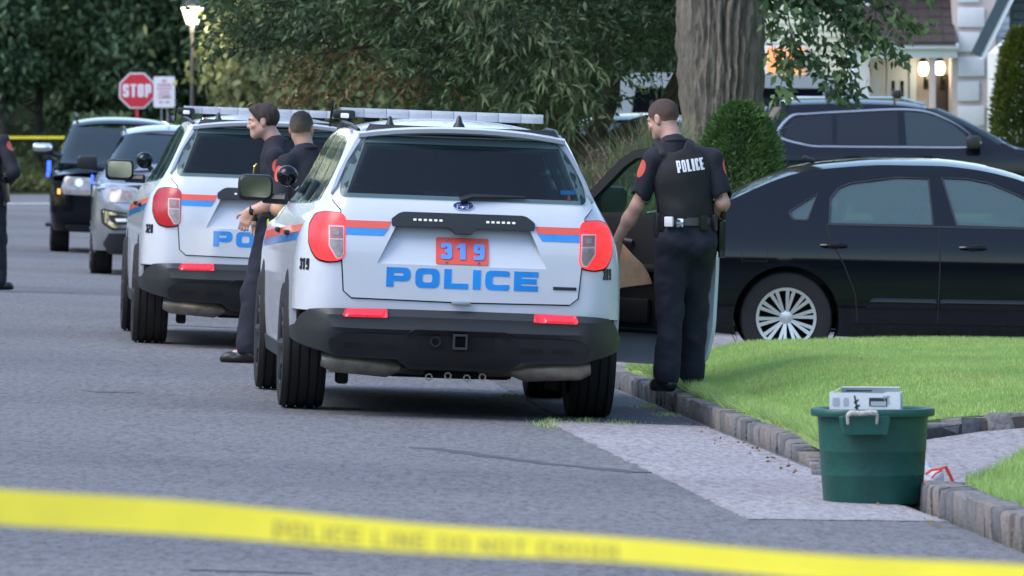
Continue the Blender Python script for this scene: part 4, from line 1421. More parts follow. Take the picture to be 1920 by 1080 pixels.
def make_police_suv(name, label, number, lit, loc, rot, open_door):
    root = empty(name, loc, rot, label, 'police car', 'white police cars parked along the kerb')
    H = Hull(**EXPL)
    arches = [(0, .39, .425), (3.025, .39, .425)]
    dlo = [([(-.62, 1.235), (.10, 1.205), (.10, 1.60), (-.32, 1.575), (-.50, 1.50)], 'tint_glass'),
           ([(.16, 1.205), (1.10, 1.19), (1.10, 1.625), (.16, 1.605)], 'tint_glass'),
           ([(1.18, 1.19), (2.22, 1.18), (1.70, 1.585), (1.50, 1.62), (1.18, 1.625)], 'tint_glass')]
    door_hole = [(1.15, .34), (2.35, .34), (2.38, 1.10), (2.20, 1.18), (1.66, 1.6), (1.15, 1.63)]
    suv_shell(root, H, 'white_paint', 'dark_glass', arches, .27, .60, 1.15, dlo, 1.66, rear_hole=[[(-.55, .80), (.55, .80), (.45, 1.12), (-.45, 1.12)], [(-.66, 1.28), (.66, 1.28), (.55, 1.56), (-.55, 1.56)]], glass_holes=True)
    police_interior(root)
    # --- tailgate
    gate = [(-.675, .72), (-.63, .683), (0, .676), (.63, .683), (.675, .72), (.69, .9), (.70, 1.18), (.745, 1.236), (.70, 1.38), (.60, 1.56), (.545, 1.64), (-.545, 1.64), (-.60, 1.56), (-.70, 1.38), (-.745, 1.236), (-.70, 1.18), (-.69, .9)]
    tg_off = .012
    rec = [(-.385, 1.105), (.385, 1.105), (.49, .883), (-.49, .883)]
    tail = ob('tailgate', panel(H.rp(gate), H.rear, .045, .03, tg_off, holes=[H.rp(rec), H.rp([(-.67, 1.275), (.67, 1.275), (.56, 1.57), (-.56, 1.57)])]), 'white_paint', root, ang=25)
    # dark shut line around the gate
    def ring(poly, grow):
        c = Vector((0, 1.1))
        o_ = []
        n = len(poly)
        for i in range(n):
            p0, p, p1 = Vector(poly[i - 1]), Vector(poly[i]), Vector(poly[(i + 1) % n])
            t = (p1 - p0).normalized()
            nn = Vector((t.y, -t.x))
            o_.append(tuple(p + nn * grow))
        return o_
    ob('shut_line', panel(H.rp(ring(gate, .008)), H.rear, .05, .012, .0015, holes=[H.rp(ring(gate, -.004))], bstep=.03), 'dull_black', root)
    # number plate recess: sunken tilted plate face
    def rec_map(u, z):
        t = (z - .883) / (1.105 - .883)
        p = H.rear(u, z)
        p.y += .075 * t
        return p
    inner = [(-.385, 1.112), (.385, 1.112), (.495, .876), (-.495, .876)]
    ob('plate_recess', panel(inner, rec_map, .05, .012, 0.004), 'white_paint', tail)
    # glass
    glass = rounded([(-.708, 1.252), (.708, 1.252), (.69, 1.36), (.60, 1.53), (.535, 1.605), (-.535, 1.605), (-.60, 1.53), (-.69, 1.36)], [.03, .03, .05, .05, .03, .03, .05, .05])
    ob('rear_window', panel(H.rp(glass), H.rear, .035, .01, tg_off + .009), 'tint_glass', tail)
    # white edge trims beside the glass + spoiler
    for sg in (1, -1):
        tr = [(.715, 1.30), (.745, 1.26), (.70, 1.38), (.62, 1.535), (.565, 1.635), (.535, 1.64), (.575, 1.575), (.655, 1.44)]
        tr = [(x * sg, z) for x, z in tr]
        if sg < 0: tr = tr[::-1]
        ob('pillar_trim', panel(H.rp(tr), H.rear, .03, .02, tg_off + .016), 'silver_paint' if sg < 0 else 'grey_paint', tail)
    sp = []
    for k in range(13):
        x = -.60 + 1.2 * k / 12
        e = abs(x) / .60
        zt_ = 1.683 - .045 * e ** 2.2
        yb = -.80 + .10 * e ** 2
        sp.append([(x, yb, zt_ - .035), (x, yb - .012, zt_ - .012), (x, yb + .02, zt_), (x, -.46, H.top(x, -.46).z + .004), (x, -.46, zt_ - .05), (x, yb + .12, zt_ - .055)])
    V = [p for r_ in sp for p in r_]
    Fc = []
    for i in range(12):
        for j in range(6):
            j2 = (j + 1) % 6
            Fc.append((i * 6 + j, i * 6 + j2, (i + 1) * 6 + j2, (i + 1) * 6 + j))
    Fc += [tuple(range(6))[::-1], tuple(12 * 6 + j for j in range(6))]
    ob('spoiler', (V, Fc), 'white_paint', root, ang=30)
    under = panel([(-.555, 1.607), (.555, 1.607), (.53, 1.648), (-.53, 1.648)], H.rear, .06, .02, .05)
    ob('spoiler_underside', under, 'black_plastic', root)
    # wiper
    wp = [H.rear(-.02, 1.262) + Vector((0, -.035, 0)), H.rear(.05, 1.285) + Vector((0, -.05, 0)), H.rear(.36, 1.292) + Vector((0, -.035, 0))]
    ob('wiper', [tube(wp, [.02, .02, .008], 8)], 'black_plastic', tail)
    if lit:
        ob('sticker', panel([(.565, 1.305), (.655, 1.305), (.655, 1.33), (.565, 1.33)], H.rear, .05, .002, tg_off + .006), 'decal_blue', tail)
        ob('sticker', panel([(.605, 1.275), (.622, 1.275), (.62, 1.302), (.607, 1.302)], H.rear, .05, .002, tg_off + .006), 'decal_red', tail)
    # badge
    bd = ob('emblem', panel(circle2((0, 1.222), .058, 28, .021), H.rear, .03, .008, tg_off + .008), 'badge_blue', tail)
    ob('emblem_rim', panel(circle2((0, 1.222), .062, 28, .024), H.rear, .03, .006, tg_off + .006, holes=[circle2((0, 1.222), .056, 28, .0195)]), 'chrome', bd)
    scr = []
    sx_ = -.036
    for pts in ([(0, .014), (0, -.010)], [(-.004, .013), (.016, .013)], [(-.002, .002), (.012, .002)], [(.019, .003), (.024, -.006), (.031, -.004), (.032, .003), (.026, .006), (.019, .003)],
                [(.038, .005), (.038, -.007)], [(.038, .002), (.046, .005)], [(.052, -.007), (.049, .001), (.056, .005), (.062, .001), (.060, -.007), (.053, -.006)], [(.064, .015), (.062, -.007)]):
        scr.append(tube([H.rear(a + sx_, 1.222 + b) + Vector((0, -tg_off - .011, 0)) for a, b in pts], .0021, 5))
    ob('emblem_script', scr, 'chrome', bd)
    # black applique with centre notch and two rows of small lamps
    ap = rounded([(-.41, 1.098), (-.075, 1.098), (-.05, 1.066), (.05, 1.066), (.075, 1.098), (.41, 1.098), (.415, 1.135), (.36, 1.176), (-.36, 1.176), (-.415, 1.135)], [.005, .01, .01, .01, .01, .005, .01, .03, .03, .01])
    apo = ob('applique', panel(ap, H.rear, .04, .03, tg_off + .014), 'black_plastic', tail)
    for c in (-.205, .215):
        for k in range(6):
            ob('small_lamp', panel(_rr(c - .075 + k * .03 - .009, 1.128, c - .075 + k * .03 + .009, 1.139, .003), H.rear, .03, .004, tg_off + .017), 'led_white', apo)
    # stripes, lettering
    for sg in (1, -1):
        rd = [(.43, 1.081), (.68, 1.081), (.68, 1.122), (.416, 1.122)]
        bl = [(.458, 1.041), (.68, 1.041), (.68, 1.079), (.4305, 1.079)]
        for nm, po, m_ in (('red_stripe', rd, 'decal_red'), ('blue_stripe', bl, 'decal_blue')):
            po = [(x * sg, z) for x, z in po]
            if sg < 0: po = po[::-1]
            ob(nm, panel(H.rp(po), H.rear, .04, .003, tg_off + .003), m_, tail)
        # along the flank
        sm = lambda y, z: H.side(y, z)
        for nm, z0, z1, m_ in (('red_stripe', 1.045, 1.09, 'decal_red'), ('blue_stripe', .995, 1.04, 'decal_blue')):
            g = panel([(-.55, z0), (3.2, z0 - .1), (3.2, z1 - .1), (-.55, z1)], sm, .12, .003, .003)
            ob(nm, g if sg > 0 else mirx(g), m_, root)
    letters = word_panels('POLICE', 0.004, .752, .140, .112, .031, .0262, H.rear, tg_off + .003, .003)
    for i, g in enumerate(letters):
        ob('letter', g, 'decal_blue', tail)
    ob('model_badge', panel([(.53, .765), (.665, .765), (.665, .783), (.53, .783)], H.rear, .05, .004, tg_off + .005), 'decal_black', tail)
    ob('pull_handle', [box((0, -1.075, .672), (.11, .03, .02), .006)], 'grey_paint', tail)
    for x0 in (-.90, .85) if lit else (-.90, .85):
        g = word_panels(number, 0, 0, .021 if x0 > 0 else .028, .066, .011, .008, lambda a, b: H.rear(H.ux(x0, .86) + a, .83 + b), .004, .003)
        for q in g: ob('digit', q, 'decal_black', root)
    # number plate
    pl = ob('number_plate', panel(rounded([(-.152, .893), (.152, .893), (.152, 1.045), (-.152, 1.045)], .012), lambda u, z: rec_map(u, z) + Vector((0, -.012, 0)), .05, .006), 'plate_red', tail)
    for q in word_panels(number, .003, .921, .064, .092, .02, .03, lambda u, z: rec_map(u, z) + Vector((0, -.0155, 0)), .002, .002):
        ob('digit', q, 'plate_blue', pl)
    for bx in (-.09, .095):
        for bz in (.905, 1.033):
            ob('bolt', box((bx, rec_map(bx, bz).y - .015, bz), (.012, .008, .01), .003), 'steel', pl)
    # tail lamps
    for sg in (1, -1):
        tl = [(.676, 1.135), (.692, 1.158), (.78, 1.163), (.83, 1.148), (.862, 1.085), (.868, 1.0), (.850, .94), (.822, .897), (.764, .883), (.70, .893), (.676, .92)]
        inn = [(.683, 1.088), (.762, 1.088), (.762, .972), (.722, .902), (.697, .905), (.683, .93)]
        up = [(.690, 1.080), (.755, 1.080), (.755, 1.018), (.690, 1.018)]
        lo = [(.690, 1.008), (.755, 1.008), (.755, .976), (.72, .912), (.702, .914), (.690, .935)]
        f = (lambda P: [(x * sg, z) for x, z in P] if sg > 0 else [(x * sg, z) for x, z in P][::-1])
        t = ob('tail_light', panel(H.rp(rounded(f(tl), .02, 3)), H.rear, .03, .04, .017), 'red_lit' if lit else 'red_lens', root, ang=40)
        ob('lens_frame', panel(H.rp(f(inn)), H.rear, .04, .01, .020), 'lens_rim', t)
        ob('brake_lens', panel(H.rp(f(up)), H.rear, .03, .01, .023), 'smoke_lens', t)
        ob('reverse_lens', panel(H.rp(f(lo)), H.rear, .03, .01, .023), 'clear_lens', t)
        ob('lamp_bulb', panel(H.rp(f(_rr(.707, 1.032, .738, 1.066, .008))), H.rear, .03, .006, .026), 'clear_lens', t)
        dl = [(x + (.012 if x > .75 else -.004) , z + (.008 if z > 1.0 else -.008)) for x, z in tl]
        ob('lamp_gasket', panel(H.rp(rounded(f(dl), .02, 3)), H.rear, .05, .03, .006), 'dull_black', t)
    # bumper
    def bmp(u, z):
        p = H.rear(u, z)
        p.y -= .045 * max(0, min(1, (.615 - z) / .018)) * max(0, min(1, (z - .24) / .1)) * (1 - sstep(.70, 1.0, abs(u)))
        if z < .55: p.y += .030 * (1 - sstep(.485, .515, z)) * (1 - sstep(.56, .80, abs(u))) - .012 * (1 - sstep(.53, .55, z))
        return p
    wb = lambda z: H.full(z)
    bo = [(-.80, .37), (-.70, .345), (-.36, .34), (-.28, .285), (.28, .285), (.36, .34), (.70, .345), (.80, .37), (H.ux(.885, .38), .40), (wb(.46), .44), (wb(.5), .495), (H.ux(.93, .5), .515), (H.ux(.90, .59), .575), (H.ux(.86, .6), .603), (.45, .612), (0, .615), (-.45, .612), (H.ux(-.86, .6), .603), (H.ux(-.90, .59), .575), (H.ux(-.93, .5), .515), (-wb(.5), .495), (-wb(.46), .44), (H.ux(-.885, .38), .40)]
    bu = ob('rear_bumper', panel(bo, bmp, .035, .06, .012), 'bumper_plastic', root, ang=30)
    ins = rounded([(-.74, .365), (-.36, .36), (-.26, .31), (.26, .31), (.36, .36), (.74, .365), (.77, .44), (.68, .478), (.33, .49), (.28, .515), (-.28, .515), (-.33, .49), (-.68, .478), (-.77, .44)], .03)
    ob('bumper_insert', panel(ins, bmp, .04, .02, .020), 'black_plastic', bu)
    for xx in (-.6, -.42, .42, .6):
        ob('insert_vent', panel(_rr(xx - .065, .40, xx + .065, .425, .01), bmp, .05, .01, .024), 'dull_black', bu)
    ob('insert_slot', panel(_rr(-.24, .40, .20, .485, .02), bmp, .05, .01, .023), 'dull_black', bu)
    hy = bmp(0, .45).y
    ob('tow_hitch', [box((.0, hy - .035, .487), (.082, .09, .012)), box((.0, hy - .035, .411), (.082, .09, .012)), box((-.036, hy - .035, .449), (.011, .09, .066)), box((.036, hy - .035, .449), (.011, .09, .066))], 'bumper_plastic', bu)
    ob('trailer_socket', lathe([(.02, -.02), (.034, -.02), (.034, .02), (.001, .02)], 14, 'y'), 'dull_black', bu, loc=(-.14, hy - .015, .445))
    for sg in (1, -1):
        rf = rounded([(.42, .574), (.67, .572), (.685, .588), (.66, .603), (.425, .606)], .008)
        rf = [(x * sg, z) for x, z in rf]
        if sg < 0: rf = rf[::-1]
        ob('reflector', panel(rf, bmp, .03, .01, .018), 'reflector', bu)
        # exhaust silencers
        ob('exhaust', [tube([(sg * .78, -.86, .315), (sg * .72, -.86, .31), (sg * .40, -.84, .285), (sg * .33, -.82, .28)], [.04, .068, .064, .03], 14),
                       tube([(sg * .36, -.82, .28), (sg * .18, -.5, .26), (sg * .15, 1.2, .24)], .03, 8)], 'steel', root)
        ob('suspension_arm', [tube([(sg * .80, -.03, .30), (sg * .2, .05, .26)], [.05, .045], 8), box((sg * .62, -.15, .2), (.07, .2, .09), .02)], 'dull_black', root)
    ob('rear_axle_carrier', [box((0, -.15, .28), (.75, .35, .14), .04), box((.0, -.45, .24), (.30, .1, .05), .015)], 'dull_black', root)
    for k, xx in enumerate((-.16, -.05, .06, .15)):
        ob('chain_loop', lathe([(.014, -.006), (.022, -.006), (.022, .006), (.014, .006)], 12, 'y', True), 'steel', root, loc=(xx, -.93, .235 + (.01 if k % 2 else 0)))
    # roof kit
    lightbar(root, 1.15, 1.745, 1.22)
    for x, yy in ((-.40, -.32), (.0, -.40)):
        z = H.top(x, yy).z
        ob('antenna', [lathe([(.036, -.006), (.034, .01), (.02, .03), (.012, .06), (.001, .07)], 14)], 'black_plastic', root, loc=(x, yy, z))
    ob('spot_camera', [box((-.60, .95, 1.735), (.13, .22, .055), .02), tube([(-.68, .95, 1.66), (-.67, .92, 1.82)], .008, 6), tube([(-.56, .9, 1.66), (-.57, .9, 1.75)], .012, 6)], 'black_plastic', root)
    ob('work_lamp', box((-.60, .83, 1.728), (.05, .02, .03), .008), 'led_white', root)
    for sg in (1, -1):
        ob('roof_rail', tube([(sg * .58, -.3, 1.645), (sg * .605, .0, 1.675), (sg * .615, .8, 1.69), (sg * .60, 1.45, 1.65)], .012, 8), 'black_plastic', root)
    # mirrors, spotlight
    for sg in ((-1,) if open_door else (1, -1)):
        mr = ob('door_mirror', [box((sg * 1.05, 2.36, 1.265), (.22, .10, .165), .05, seg=3), tube([(sg * .86, 2.3, 1.2), (sg * 1.0, 2.36, 1.2)], [.035, .03], 8)], 'black_plastic', root)
        ob('mirror_glass', extrude_poly(_rr(-.092, -.062, .092, .062, .035), -.004, .004), 'mirror', mr, loc=(sg * 1.05, 2.306, 1.268), rot=(R(-1.7), 0, R(-4)))
    ob('pillar_spotlight', [sphere((-.86, 2.28, 1.345), .066, 16, 10), tube([(-.80, 2.26, 1.27), (-.86, 2.28, 1.33)], .02, 8)], 'black_paint', root)
    for y in (.55, 1.65):
        door_handle_side(root, H, y, 1.02, 'black_plastic')
    sill = panel([(.42, .27), (2.6, .27), (2.6, .36), (.42, .36)], lambda y, z: H.side(y, z), .1, .02, .012)
    ob('sill_trim', sill, 'bumper_plastic', root); ob('sill_trim', mirx(sill), 'bumper_plastic', root)
    # front lamps and grille
    for sg in (1, -1):
        hl = [(.42, .86), (.80, .90), (.86, .98), (.46, .96)]
        hl = [(x * sg, z) for x, z in hl]
        if sg < 0: hl = hl[::-1]
        ob('headlight', panel(H.fp(hl), H.front, .05, .02, .006), 'headlamp', root)
    ob('grille', panel(_rr(-.40, .62, .40, .95, .05), H.front, .06, .02, .008), 'black_plastic', root)
    for x, y in ((-.850, 0), (.850, 0), (-.850, 3.025), (.850, 3.025)):
        make_wheel(root, x, y, .372, .262, .235, 'black', 1 if x > 0 else -1)
    if lit:
        for sg in (1, -1):
            l = bpy.data.lights.new('headlight_beam', 'SPOT'); l.energy = 90; l.color = (1, .93, .74); l.spot_size = R(34); l.spot_blend = .9; l.shadow_soft_size = .06
            lo_ = bpy.data.objects.new('headlight_beam', l); COL.objects.link(lo_); lo_.parent = root
            lo_.location = (sg * .62, 4.02, .92); lo_.rotation_euler = (R(86), 0, 0)
    if open_door:
        make_open_door(root, H)
    return root

def make_open_door(root, H):
    """front right door swung open; local frame: origin at hinge, +a along the door away from the hinge"""
    hinge = empty('open_front_door', (.93, 2.28, 0), (0, 0, 0))
    hinge.parent = root
    # closed door runs along -y from the hinge; rotate it outwards about z
    hinge.rotation_euler = (0, 0, R(-90 + 43))
    # in the hinge frame the door lies along +x, inner face towards -y (faces the camera)
    ob('door_skin', [extrude_poly(rounded([(0, .27), (1.06, .27), (1.12, .5), (1.13, .9), (1.11, 1.16), (0.02, 1.16), (-.02, .7)], [.05, .1, .05, .05, .02, .02, .1], 4), .055, .085)], 'white_paint', hinge)
    ob('door_edge', [extrude_poly(rounded([(.02, .46), (1.0, .46), (1.07, .56), (1.09, .9), (1.08, 1.16), (.03, 1.16), (.0, .7)], [.05, .12, .05, .05, .02, .02, .1], 4), -.02, .055)], 'grey_paint', hinge)
    ob('door_trim', [extrude_poly(rounded([(.04, .49), (.95, .49), (1.02, .58), (1.04, .9), (1.03, 1.17), (.04, 1.17), (.02, .7)], [.06, .12, .05, .05, .03, .03, .1], 4), -.06, -.02), box((.52, -.085, .86), (.62, .07, .05), .02), box((.45, -.08, .60), (.55, .05, .16), .03)], 'interior', hinge)
    ob('door_seal', tube([(.03, -.03, .47), (.93, -.03, .47), (1.03, -.03, .55), (1.06, -.03, .9)], .012, 6), 'dull_black', hinge)
    wf = [(0.0, 1.16), (.06, 1.25), (.36, 1.52), (.47, 1.58), (.60, 1.60), (1.06, 1.60), (1.085, 1.16)]
    hole = [(.10, 1.19), (.13, 1.235), (.40, 1.475), (.49, 1.53), (.61, 1.55), (1.01, 1.55), (1.03, 1.19)]
    fm = lambda a, b: Vector((a, -.01 + .05 * 0 + (.22 * max(0, b - 1.16)) * 0.35, b))
    ob('window_frame', [panel(wf, fm, .06, .045, .02, holes=[hole])], 'dull_black', hinge)
    ob('window_pane', [panel(hole, fm, .12, .005, .0)], 'door_glass', hinge)
    mr = ob('door_mirror', [box((.12, .17, 1.27), (.11, .24, .17), .04)], 'black_plastic', hinge)
    mr2 = ob('mirror_glass', extrude_poly(_rr(-.085, -.06, .085, .06, .03), -.004, .004), 'mirror', hinge, loc=(.182, .165, 1.275), rot=(0, 0, R(70)))
    ob('door_pull', [tube([(.25, -.07, 1.02), (.3, -.1, 1.03), (.5, -.1, 1.03), (.55, -.07, 1.02)], .014, 8)], 'interior_grey', hinge)
    return hinge

# ------------------------------------------------------------------ oncoming SUVs seen from the front
def make_silver_suv(loc, rot):
    root = empty('parked_suv', loc, rot, 'silver unmarked SUV facing the camera between the black SUV and the white police car', 'car')
    H = Hull(**EXPL)
    arches = [(0, .39, .425), (2.86, .39, .425)]
    dlo = [([(-.62, 1.235), (.10, 1.205), (.10, 1.60), (-.32, 1.575), (-.50, 1.50)], 'dark_glass'),
           ([(.16, 1.205), (1.10, 1.19), (1.10, 1.625), (.16, 1.605)], 'dark_glass'),
           ([(1.18, 1.19), (2.22, 1.18), (1.70, 1.585), (1.50, 1.62), (1.18, 1.625)], 'dark_glass')]
    suv_shell(root, H, 'silver_paint', 'dark_glass', arches, .27, .45, 1.15, dlo, 1.68)
    for sg in (1, -1):
        f = (lambda P: [(x * sg, z) for x, z in P] if sg > 0 else [(x * sg, z) for x, z in P][::-1])
        hl = ob('headlight', panel(H.fp(rounded(f([(.40, .845), (.78, .845), (.83, .90), (.82, 1.03), (.74, 1.045), (.46, 1.0)]), .02)), H.front, .04, .03, .012), 'headlamp', root)
        ob('lamp_reflector', panel(H.fp(rounded(f([(.50, .87), (.73, .87), (.76, .99), (.53, .965)]), .02)), H.front, .04, .006, .014), 'clear_lens', hl)
        fg = ob('fog_surround', panel(H.fp(rounded(f([(.52, .55), (.72, .53), (.84, .60), (.86, .76), (.82, .77), (.56, .73)]), .03)), H.front, .04, .02, .008), 'black_plastic', root)
        ob('fog_trim', panel(H.fp(f([(.55, .565), (.70, .555), (.81, .62), (.83, .75), (.56, .715), (.56, .69), (.77, .705), (.75, .64), (.69, .60), (.55, .60)])), H.front, .03, .01, .014), 'chrome', fg)
        ob('fog_lamp', panel(H.fp(f([(.57, .635), (.68, .63), (.70, .665), (.57, .67)])), H.front, .03, .01, .014), 'led_white', fg)
        mr = ob('door_mirror', [box((sg * 1.03, 2.30, 1.27), (.23, .13, .16), .05, seg=3), tube([(sg * .83, 2.26, 1.2), (sg * .98, 2.3, 1.21)], .03, 8)], 'black_plastic', root)
        ob('blue_flasher', [box((sg * .965, 2.22, 1.08), (.03, .06, .10), .008)], 'blue_led', root)
        ob('roof_rail', tube([(sg * .58, -.3, 1.645), (sg * .605, .0, 1.675), (sg * .615, .8, 1.69), (sg * .60, 1.45, 1.65)], .012, 8), 'black_plastic', root)
    gr = ob('grille', panel(rounded([(-.36, .62), (.36, .62), (.42, .80), (.40, .99), (-.40, .99), (-.42, .80)], .03), H.front, .05, .02, .010), 'black_plastic', root)
    for z in (.72, .82, .91):
        ob('grille_bar', panel(_rr(-.39, z - .018, .39, z + .018, .008), H.front, .06, .012, .022), 'chrome', gr)
    ob('lower_bumper', panel([(-.80, .27), (.80, .27), (.9, .38), (.80, .50), (.52, .50), (.4, .56), (-.4, .56), (-.52, .50), (-.80, .50), (-.9, .38)], H.front, .05, .04, .012), 'bumper_plastic', root)
    ob('emblem', panel(circle2((0, .86), .085, 24, .035), H.front, .04, .01, .03), 'badge_blue', root)
    wipe = [H.front(-.6, 1.17) + Vector((0, .02, .01)), H.front(-.1, 1.21) + Vector((0, .02, .01))]
    ob('wiper', tube(wipe, .01, 6), 'dull_black', root)
    for x, y in ((-.832, 0), (.832, 0), (-.832, 2.86), (.832, 2.86)):
        make_wheel(root, x, y, .372, .245, .235, 'alloy', 1 if x > 0 else -1)
    for x, yy in ((-.30, 1.2), (.1, 1.1)):
        ob('antenna', tube([(x, yy, 1.75), (x, yy - .02, 1.86)], [.012, .005], 8), 'black_plastic', root)
    for y in (.55, 1.65): door_handle_side(root, H, y, 1.02, 'silver_paint')
    return root

TAHOE = dict(
    w=[(.25, .93), (.4, .98), (.7, 1.0), (1.0, .99), (1.1, .965), (1.2, .93), (1.5, .83), (1.75, .73), (1.88, .62)],
    yr=[(.3, -1.05), (.6, -1.12), (1.1, -1.1), (1.3, -1.05), (1.78, -.9), (1.9, -.7)],
    yf=[(.3, 3.72), (.5, 3.86), (.8, 3.86), (1.05, 3.80), (1.12, 3.6), (1.2, 2.7), (1.26, 2.52), (1.5, 2.2), (1.76, 1.82), (1.84, 1.6)],
    zt=[(-.9, 1.84), (-.2, 1.87), (1.0, 1.87), (1.6, 1.83), (1.86, 1.74), (2.5, 1.26), (2.7, 1.20), (3.2, 1.17), (3.6, 1.12), (3.8, 1.05)],
    ra=[(.2, .2), (1.9, .16)], rb=[(.2, .3), (1.9, .22)], fa=[(.2, .3), (1.05, .3), (1.2, .14), (1.9, .14)], fb=[(.2, .42), (1.05, .42), (1.2, .16), (1.9, .16)], drop=.075)

def make_black_suv(loc, rot):
    root = empty('parked_suv', loc, rot, 'tall black SUV facing the camera with chrome mirrors, leftmost of the parked cars', 'car')
    H = Hull(**TAHOE)
    arches = [(0, .40, .44), (2.95, .40, .44)]
    dlo = [([(-.75, 1.24), (.05, 1.22), (.05, 1.70), (-.65, 1.69)], 'dark_glass'), ([(.12, 1.22), (1.1, 1.21), (1.1, 1.71), (.12, 1.70)], 'dark_glass'), ([(1.18, 1.21), (2.3, 1.22), (1.86, 1.65), (1.7, 1.70), (1.18, 1.71)], 'dark_glass')]
    suv_shell(root, H, 'black_paint', 'dark_glass', arches, .30, .5, 1.21, dlo, 1.80)
    for sg in (1, -1):
        f = (lambda P: [(x * sg, z) for x, z in P] if sg > 0 else [(x * sg, z) for x, z in P][::-1])
        hl = ob('headlight', panel(H.fp(rounded(f([(.46, .80), (.82, .80), (.85, .9), (.80, 1.04), (.46, 1.03)]), .02)), H.front, .04, .03, .012), 'headlamp', root)
        ob('lamp_bulb', panel(H.fp(circle2((.62 * sg, .96), .055, 16)), H.front, .04, .006, .016), 'led_white', hl)
        ob('lamp_bulb', panel(H.fp(circle2((.74 * sg, .96), .05, 16)), H.front, .04, .006, .016), 'clear_lens', hl)
        ob('turn_signal', panel(H.fp(f([(.48, .815), (.80, .815), (.81, .86), (.48, .87)])), H.front, .04, .006, .016), 'amber' if 0 else 'clear_lens', hl)
        ob('fog_lamp', panel(H.fp(circle2((.66 * sg, .475), .055, 18)), H.front, .03, .02, .012), 'led_white', root)
        mr = ob('door_mirror', [box((sg * 1.12, 2.30, 1.40), (.29, .14, .15), .05, seg=3), tube([(sg * .86, 2.3, 1.3), (sg * 1.05, 2.3, 1.35)], .035, 8)], 'black_plastic', root)
        ob('mirror_cap', [box((sg * 1.13, 2.325, 1.415), (.27, .13, .12), .05, seg=3)], 'chrome', mr)
        ob('blue_flasher', [box((sg * 1.03, 2.0, 1.16), (.05, .08, .15), .01), box((sg * 1.04, 2.3, 1.05), (.04, .06, .06), .01)], 'blue_led', root)
        ob('side_marker', panel(H.fp(f([(.865, .80), (.90, .80), (.90, .87), (.865, .87)])), H.front, .03, .01, .01), 'amber', root)
        ob('roof_rail', [tube([(sg * .66, -.5, 1.84), (sg * .68, -.3, 1.90), (sg * .68, 1.2, 1.90), (sg * .66, 1.5, 1.84)], .018, 8)], 'black_plastic', root)
        ob('running_board', [box((sg * .98, 1.47, .36), (.14, 1.9, .05), .015)], 'black_plastic', root)
    gr = ob('grille', panel(_rr(-.43, .80, .43, 1.06, .03), H.front, .05, .02, .010), 'black_plastic', root)
    ob('grille_bar', panel(_rr(-.43, .915, .43, .945, .006), H.front, .05, .015, .022), 'chrome', gr)
    ob('lower_bumper', panel([(-.72, .31), (.72, .31), (.80, .38), (.72, .40), (-.72, .40), (-.80, .38)], H.front, .05, .06, .03), 'bumper_plastic', root)
    ob('bumper', panel([(H.ux(-.90, .6, 1), .42), (H.ux(.90, .6, 1), .42), (H.ux(.93, .6, 1), .77), (H.ux(-.93, .6, 1), .77)], H.front, .06, .04, .02), 'black_paint', root)
    for x, y in ((-.85, 0), (.85, 0), (-.85, 2.95), (.85, 2.95)):
        make_wheel(root, x, y, .395, .26, .235, 'alloy', 1 if x > 0 else -1)
    for y in (.55, 1.65): door_handle_side(root, H, y, 1.05, 'black_paint')
    # headrests seen through the windscreen
    for x in (-.38, .38):
        ob('seat', [box((x, 1.15, 1.15), (.5, .16, .6), .06), box((x, 1.12, 1.52), (.26, .1, .18), .04)], 'interior_grey', root)
    return root

# ------------------------------------------------------------------ black saloon seen from the side
SEDAN = dict(
    w=[(.14, .86), (.3, .90), (.5, .915), (.75, .914), (.80, .910), (.88, .890), (.94, .868), (1.02, .838), (1.2, .745), (1.36, .645), (1.42, .58), (1.47, .5)],
    yr=[(.2, -.98), (.45, -1.09), (.8, -1.10), (.98, -1.06), (1.04, -.95), (1.3, -.5)],
    yf=[(.2, 3.58), (.4, 3.70), (.7, 3.70), (.82, 3.60), (.9, 3.3), (1.0, 2.5)],
    zt=[(-1.05, 1.03), (-.8, 1.075), (-.58, 1.115), (-.36, 1.215), (-.18, 1.30), (0, 1.37), (.16, 1.408), (.37, 1.435), (.72, 1.458), (1.05, 1.458), (1.3, 1.438), (1.54, 1.393), (1.68, 1.352), (2.0, 1.215), (2.4, 1.03), (2.55, .985), (3.0, .93), (3.5, .83), (3.65, .76)],
    ra=[(.2, .26), (1.3, .26)], rb=[(.2, .4), (1.3, .4)], fa=[(.2, .4), (1.1, .4)], fb=[(.2, .55), (1.1, .55)], drop=.05)

